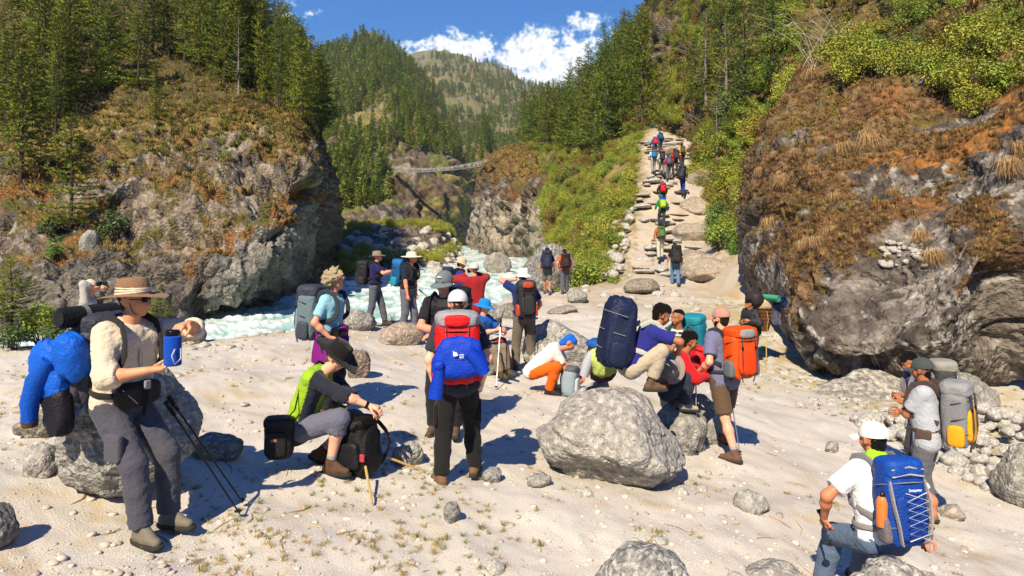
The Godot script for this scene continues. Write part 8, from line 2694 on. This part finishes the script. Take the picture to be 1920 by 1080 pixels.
	var mats := [["rolled_mat", Vector3(0.10, 0.06, -0.22), sr(0.10, 0.20, 0.42), 0.16, "thick blue rolled mat on the back of the porter's load"], ["rolled_mat", Vector3(0.16, 0.16, 0.02), sr(0.25, 0.62, 0.48), 0.085, "green rolled mat in the porter's load"]]
	for e in mats:
		var mo := carried(e[0], p, top + e[1], e[4], "mat")
		var mb := Build.new()
		mb.col = e[2]
		var sp := []
		for q in 60:
			var an := q * 0.42
			var rr2: float = lerpf(e[3] * 0.2, e[3], q / 59.0)
			sp.append(Vector3(0, sin(an) * rr2, cos(an) * rr2))
		for q in 59:   # the spiral wound mat as a sheet along the roll
			var n0: Vector3 = sp[q].normalized()
			var wdt := Vector3(0.30, 0, 0)
			mb.tri(sp[q] + wdt, sp[q + 1] + wdt, sp[q + 1] - wdt, n0)
			mb.tri(sp[q] + wdt, sp[q + 1] - wdt, sp[q] - wdt, n0)
		mb.tube(sp, [0.006], 4, false)
		var side := []
		for q in sp: side.append(q + Vector3(0.30, 0, 0))
		mb.tube(side, [0.007], 4, false)
		obj("foam", mb.mesh(), M.cloth, mo)
	var hang := carried("cloth", p, top + Vector3(0.24, -0.02, -0.14), "grey cloth hanging from the porter's load", "cloth")
	drape(hang, "cloth", Transform3D(Basis(Vector3.UP, 1.2), Vector3.ZERO), 0.24, 0.46, sr(0.34, 0.34, 0.42), 2.0, 0.04)
	pole(wpos(p, Vector3(0.22, 0.74, -0.20)), foot_at(1437, 15.7), "bamboo support stick of the basket porter", Color.WHITE, true)
	var tump := Build.new()
	tump.col = sr(0.55, 0.42, 0.30)
	tump.tube([Vector3(0.16, 1.10, 0.30), Vector3(0.05, 1.02, 0.42), Vector3(-0.14, 1.06, 0.30), Vector3(0.0, 1.12, 0.20)], [0.014], 6)
	obj("carrying_rope", tump.mesh(), M.cloth, p.node)

func people_back() -> void:
	var brown_skin := sr(0.66, 0.44, 0.32)
	var list := [
		# px, d, yaw, height, top, bottom, hat or hair, pack, legs, lod, label, pack label
		[1026, 25.8, 176, 1.80, sr(0.10, 0.22, 0.45), sr(0.42, 0.41, 0.40), sr(0.13, 0.15, 0.22), sr(0.15, 0.17, 0.27), "shorts", 1, "walker in grey shorts with big navy pack near the river slab", "big navy backpack of the walker in grey shorts", 1.15],
		[1059, 25.6, 184, 1.70, sr(0.88, 0.38, 0.14), sr(0.36, 0.36, 0.42), sr(0.12, 0.12, 0.13), sr(0.20, 0.13, 0.14), "long", 1, "walker in orange shirt and dark cap near the river slab", "black and red backpack of the walker in orange shirt", 0.9],
		[1266, 28.0, 178, 1.76, sr(0.12, 0.12, 0.13), sr(0.36, 0.52, 0.68), sr(0.1, 0.1, 0.1), sr(0.16, 0.17, 0.17), "long", 1, "walker in blue jeans with tall black pack at the foot of the stairs", "tall black backpack of the walker in blue jeans", 1.25],
		[1238, 31.6, 180, 1.74, sr(0.90, 0.36, 0.16), sr(0.80, 0.77, 0.72), sr(0.16, 0.15, 0.15), sr(0.34, 0.48, 0.28), "long", 1, "walker in orange shirt and pale trousers with green pack on the lowest steps", "green backpack of the walker in pale trousers", 0.85],
		[1241, 36.4, 182, 1.70, sr(0.12, 0.55, 0.25), sr(0.22, 0.22, 0.24), sr(0.15, 0.4, 0.7), sr(0.66, 0.78, 0.20), "long", 2, "climber in green jacket with lime and blue pack on the stairs", "lime and blue backpack of the climber in green jacket", 0.9],
		[1242, 39.0, 178, 1.72, sr(0.14, 0.14, 0.16), sr(0.08, 0.42, 0.22), sr(0.2, 0.5, 0.7), sr(0.74, 0.12, 0.16), "long", 2, "climber in green trousers with red pack, middle of the stairs", "red backpack of the climber in green trousers", 0.9],
		[1280, 41.5, 150, 1.62, sr(0.25, 0.22, 0.40), sr(0.12, 0.22, 0.55), sr(0.1, 0.1, 0.1), sr(0.14, 0.15, 0.16), "long", 2, "porter in blue trousers bent under a big dark bundle on the stairs", "big dark bundle on the porter in blue trousers", 1.5],
		[1225, 45.5, 182, 1.72, sr(0.75, 0.78, 0.82), sr(0.62, 0.60, 0.58), sr(0.3, 0.3, 0.32), sr(0.12, 0.45, 0.65), "long", 2, "trekker with light blue pack at left of the upper group", "light blue backpack at left of the upper group", 0.8],
		[1241, 45.0, 176, 1.74, sr(0.85, 0.84, 0.82), sr(0.45, 0.42, 0.42), sr(0.75, 0.2, 0.2), sr(0.16, 0.18, 0.22), "long", 2, "trekker in white sleeves and red cap in the upper group", "dark backpack of the trekker in white sleeves", 1.0],
		[1253, 44.0, 180, 1.70, sr(0.60, 0.25, 0.32), sr(0.40, 0.40, 0.44), sr(0.2, 0.2, 0.22), sr(0.34, 0.34, 0.42), "long", 2, "trekker in maroon with grey pack in front of the upper group", "grey backpack of the trekker in maroon", 0.85],
		[1266, 45.2, 184, 1.78, sr(0.75, 0.18, 0.18), sr(0.22, 0.22, 0.24), sr(0.1, 0.1, 0.1), sr(0.22, 0.22, 0.25), "long", 2, "trekker in red sleeves with black pack in the upper group", "black backpack of the trekker in red sleeves", 1.0],
		[1279, 46.6, 178, 1.72, sr(0.90, 0.68, 0.12), sr(0.25, 0.25, 0.27), sr(0.12, 0.1, 0.1), sr(0.35, 0.3, 0.2), "long", 2, "trekker in yellow jacket at right of the upper group", "brown backpack of the trekker in yellow", 0.8],
		[1228, 49.0, 185, 1.72, sr(0.20, 0.36, 0.62), sr(0.3, 0.3, 0.34), sr(0.8, 0.8, 0.8), sr(0.80, 0.15, 0.18), "long", 2, "trekker in blue with red pack, highest on the trail", "red backpack of the highest trekker", 0.8],
		[1238, 50.5, 180, 1.68, sr(0.15, 0.4, 0.6), sr(0.3, 0.3, 0.3), sr(0.5, 0.5, 0.5), sr(0.12, 0.30, 0.45), "long", 2, "trekker with dark teal pack behind the upper group", "dark teal backpack behind the upper group", 0.8]]
	var k := 0
	for a in list:
		var sw := 0.16 if k % 2 == 0 else -0.14
		var lift := 0.0 if a[1] < 29.0 else 0.25
		var q := {"lf": Vector3(0.10, 0.08 + lift * maxf(sw, 0.0), sw), "rf": Vector3(-0.10, 0.08 + lift * maxf(-sw, 0.0), -sw), "lean": Vector3(0, 1, 0.10 + (0.35 if k == 6 else 0.0)), "lh": Vector3(0.27, 0.95, 0.14 + sw), "rh": Vector3(-0.27, 0.95, 0.14 - sw)}
		var at := foot_at(a[0], a[1])
		if a[1] > 29.0: at.y = ground_height(at.x, a[1]) + 0.27
		var p := make_person(at, a[2], a[3], q, {"top": a[4], "bottom": a[5], "legs": a[8], "sleeve": "short" if k < 4 else "long", "skin": brown_skin if k % 3 == 0 else sr(0.80, 0.58, 0.47), "hat": {"kind": "cap", "col": a[6]}, "boots": sr(0.35, 0.3, 0.27)}, a[9], a[10], "trekkers climbing the stairs" if k > 2 else "")
		var z: float = a[12]
		pack(p, Vector3(0.36 * lerpf(1.0, z, 0.5), 0.56 * z, 0.28 * lerpf(1.0, z, 0.7)), {"body": a[7], "lid": a[7] * 0.85 if k != 4 else sr(0.1, 0.3, 0.7), "pocket": a[7] * 1.1}, a[11], {"at": 0.60})
		k += 1
	pole(P(1222, 450, 31.4), P(1223, 492, 31.2), "trekking pole left of the walker in pale trousers", Color(0.1, 0.1, 0.1))
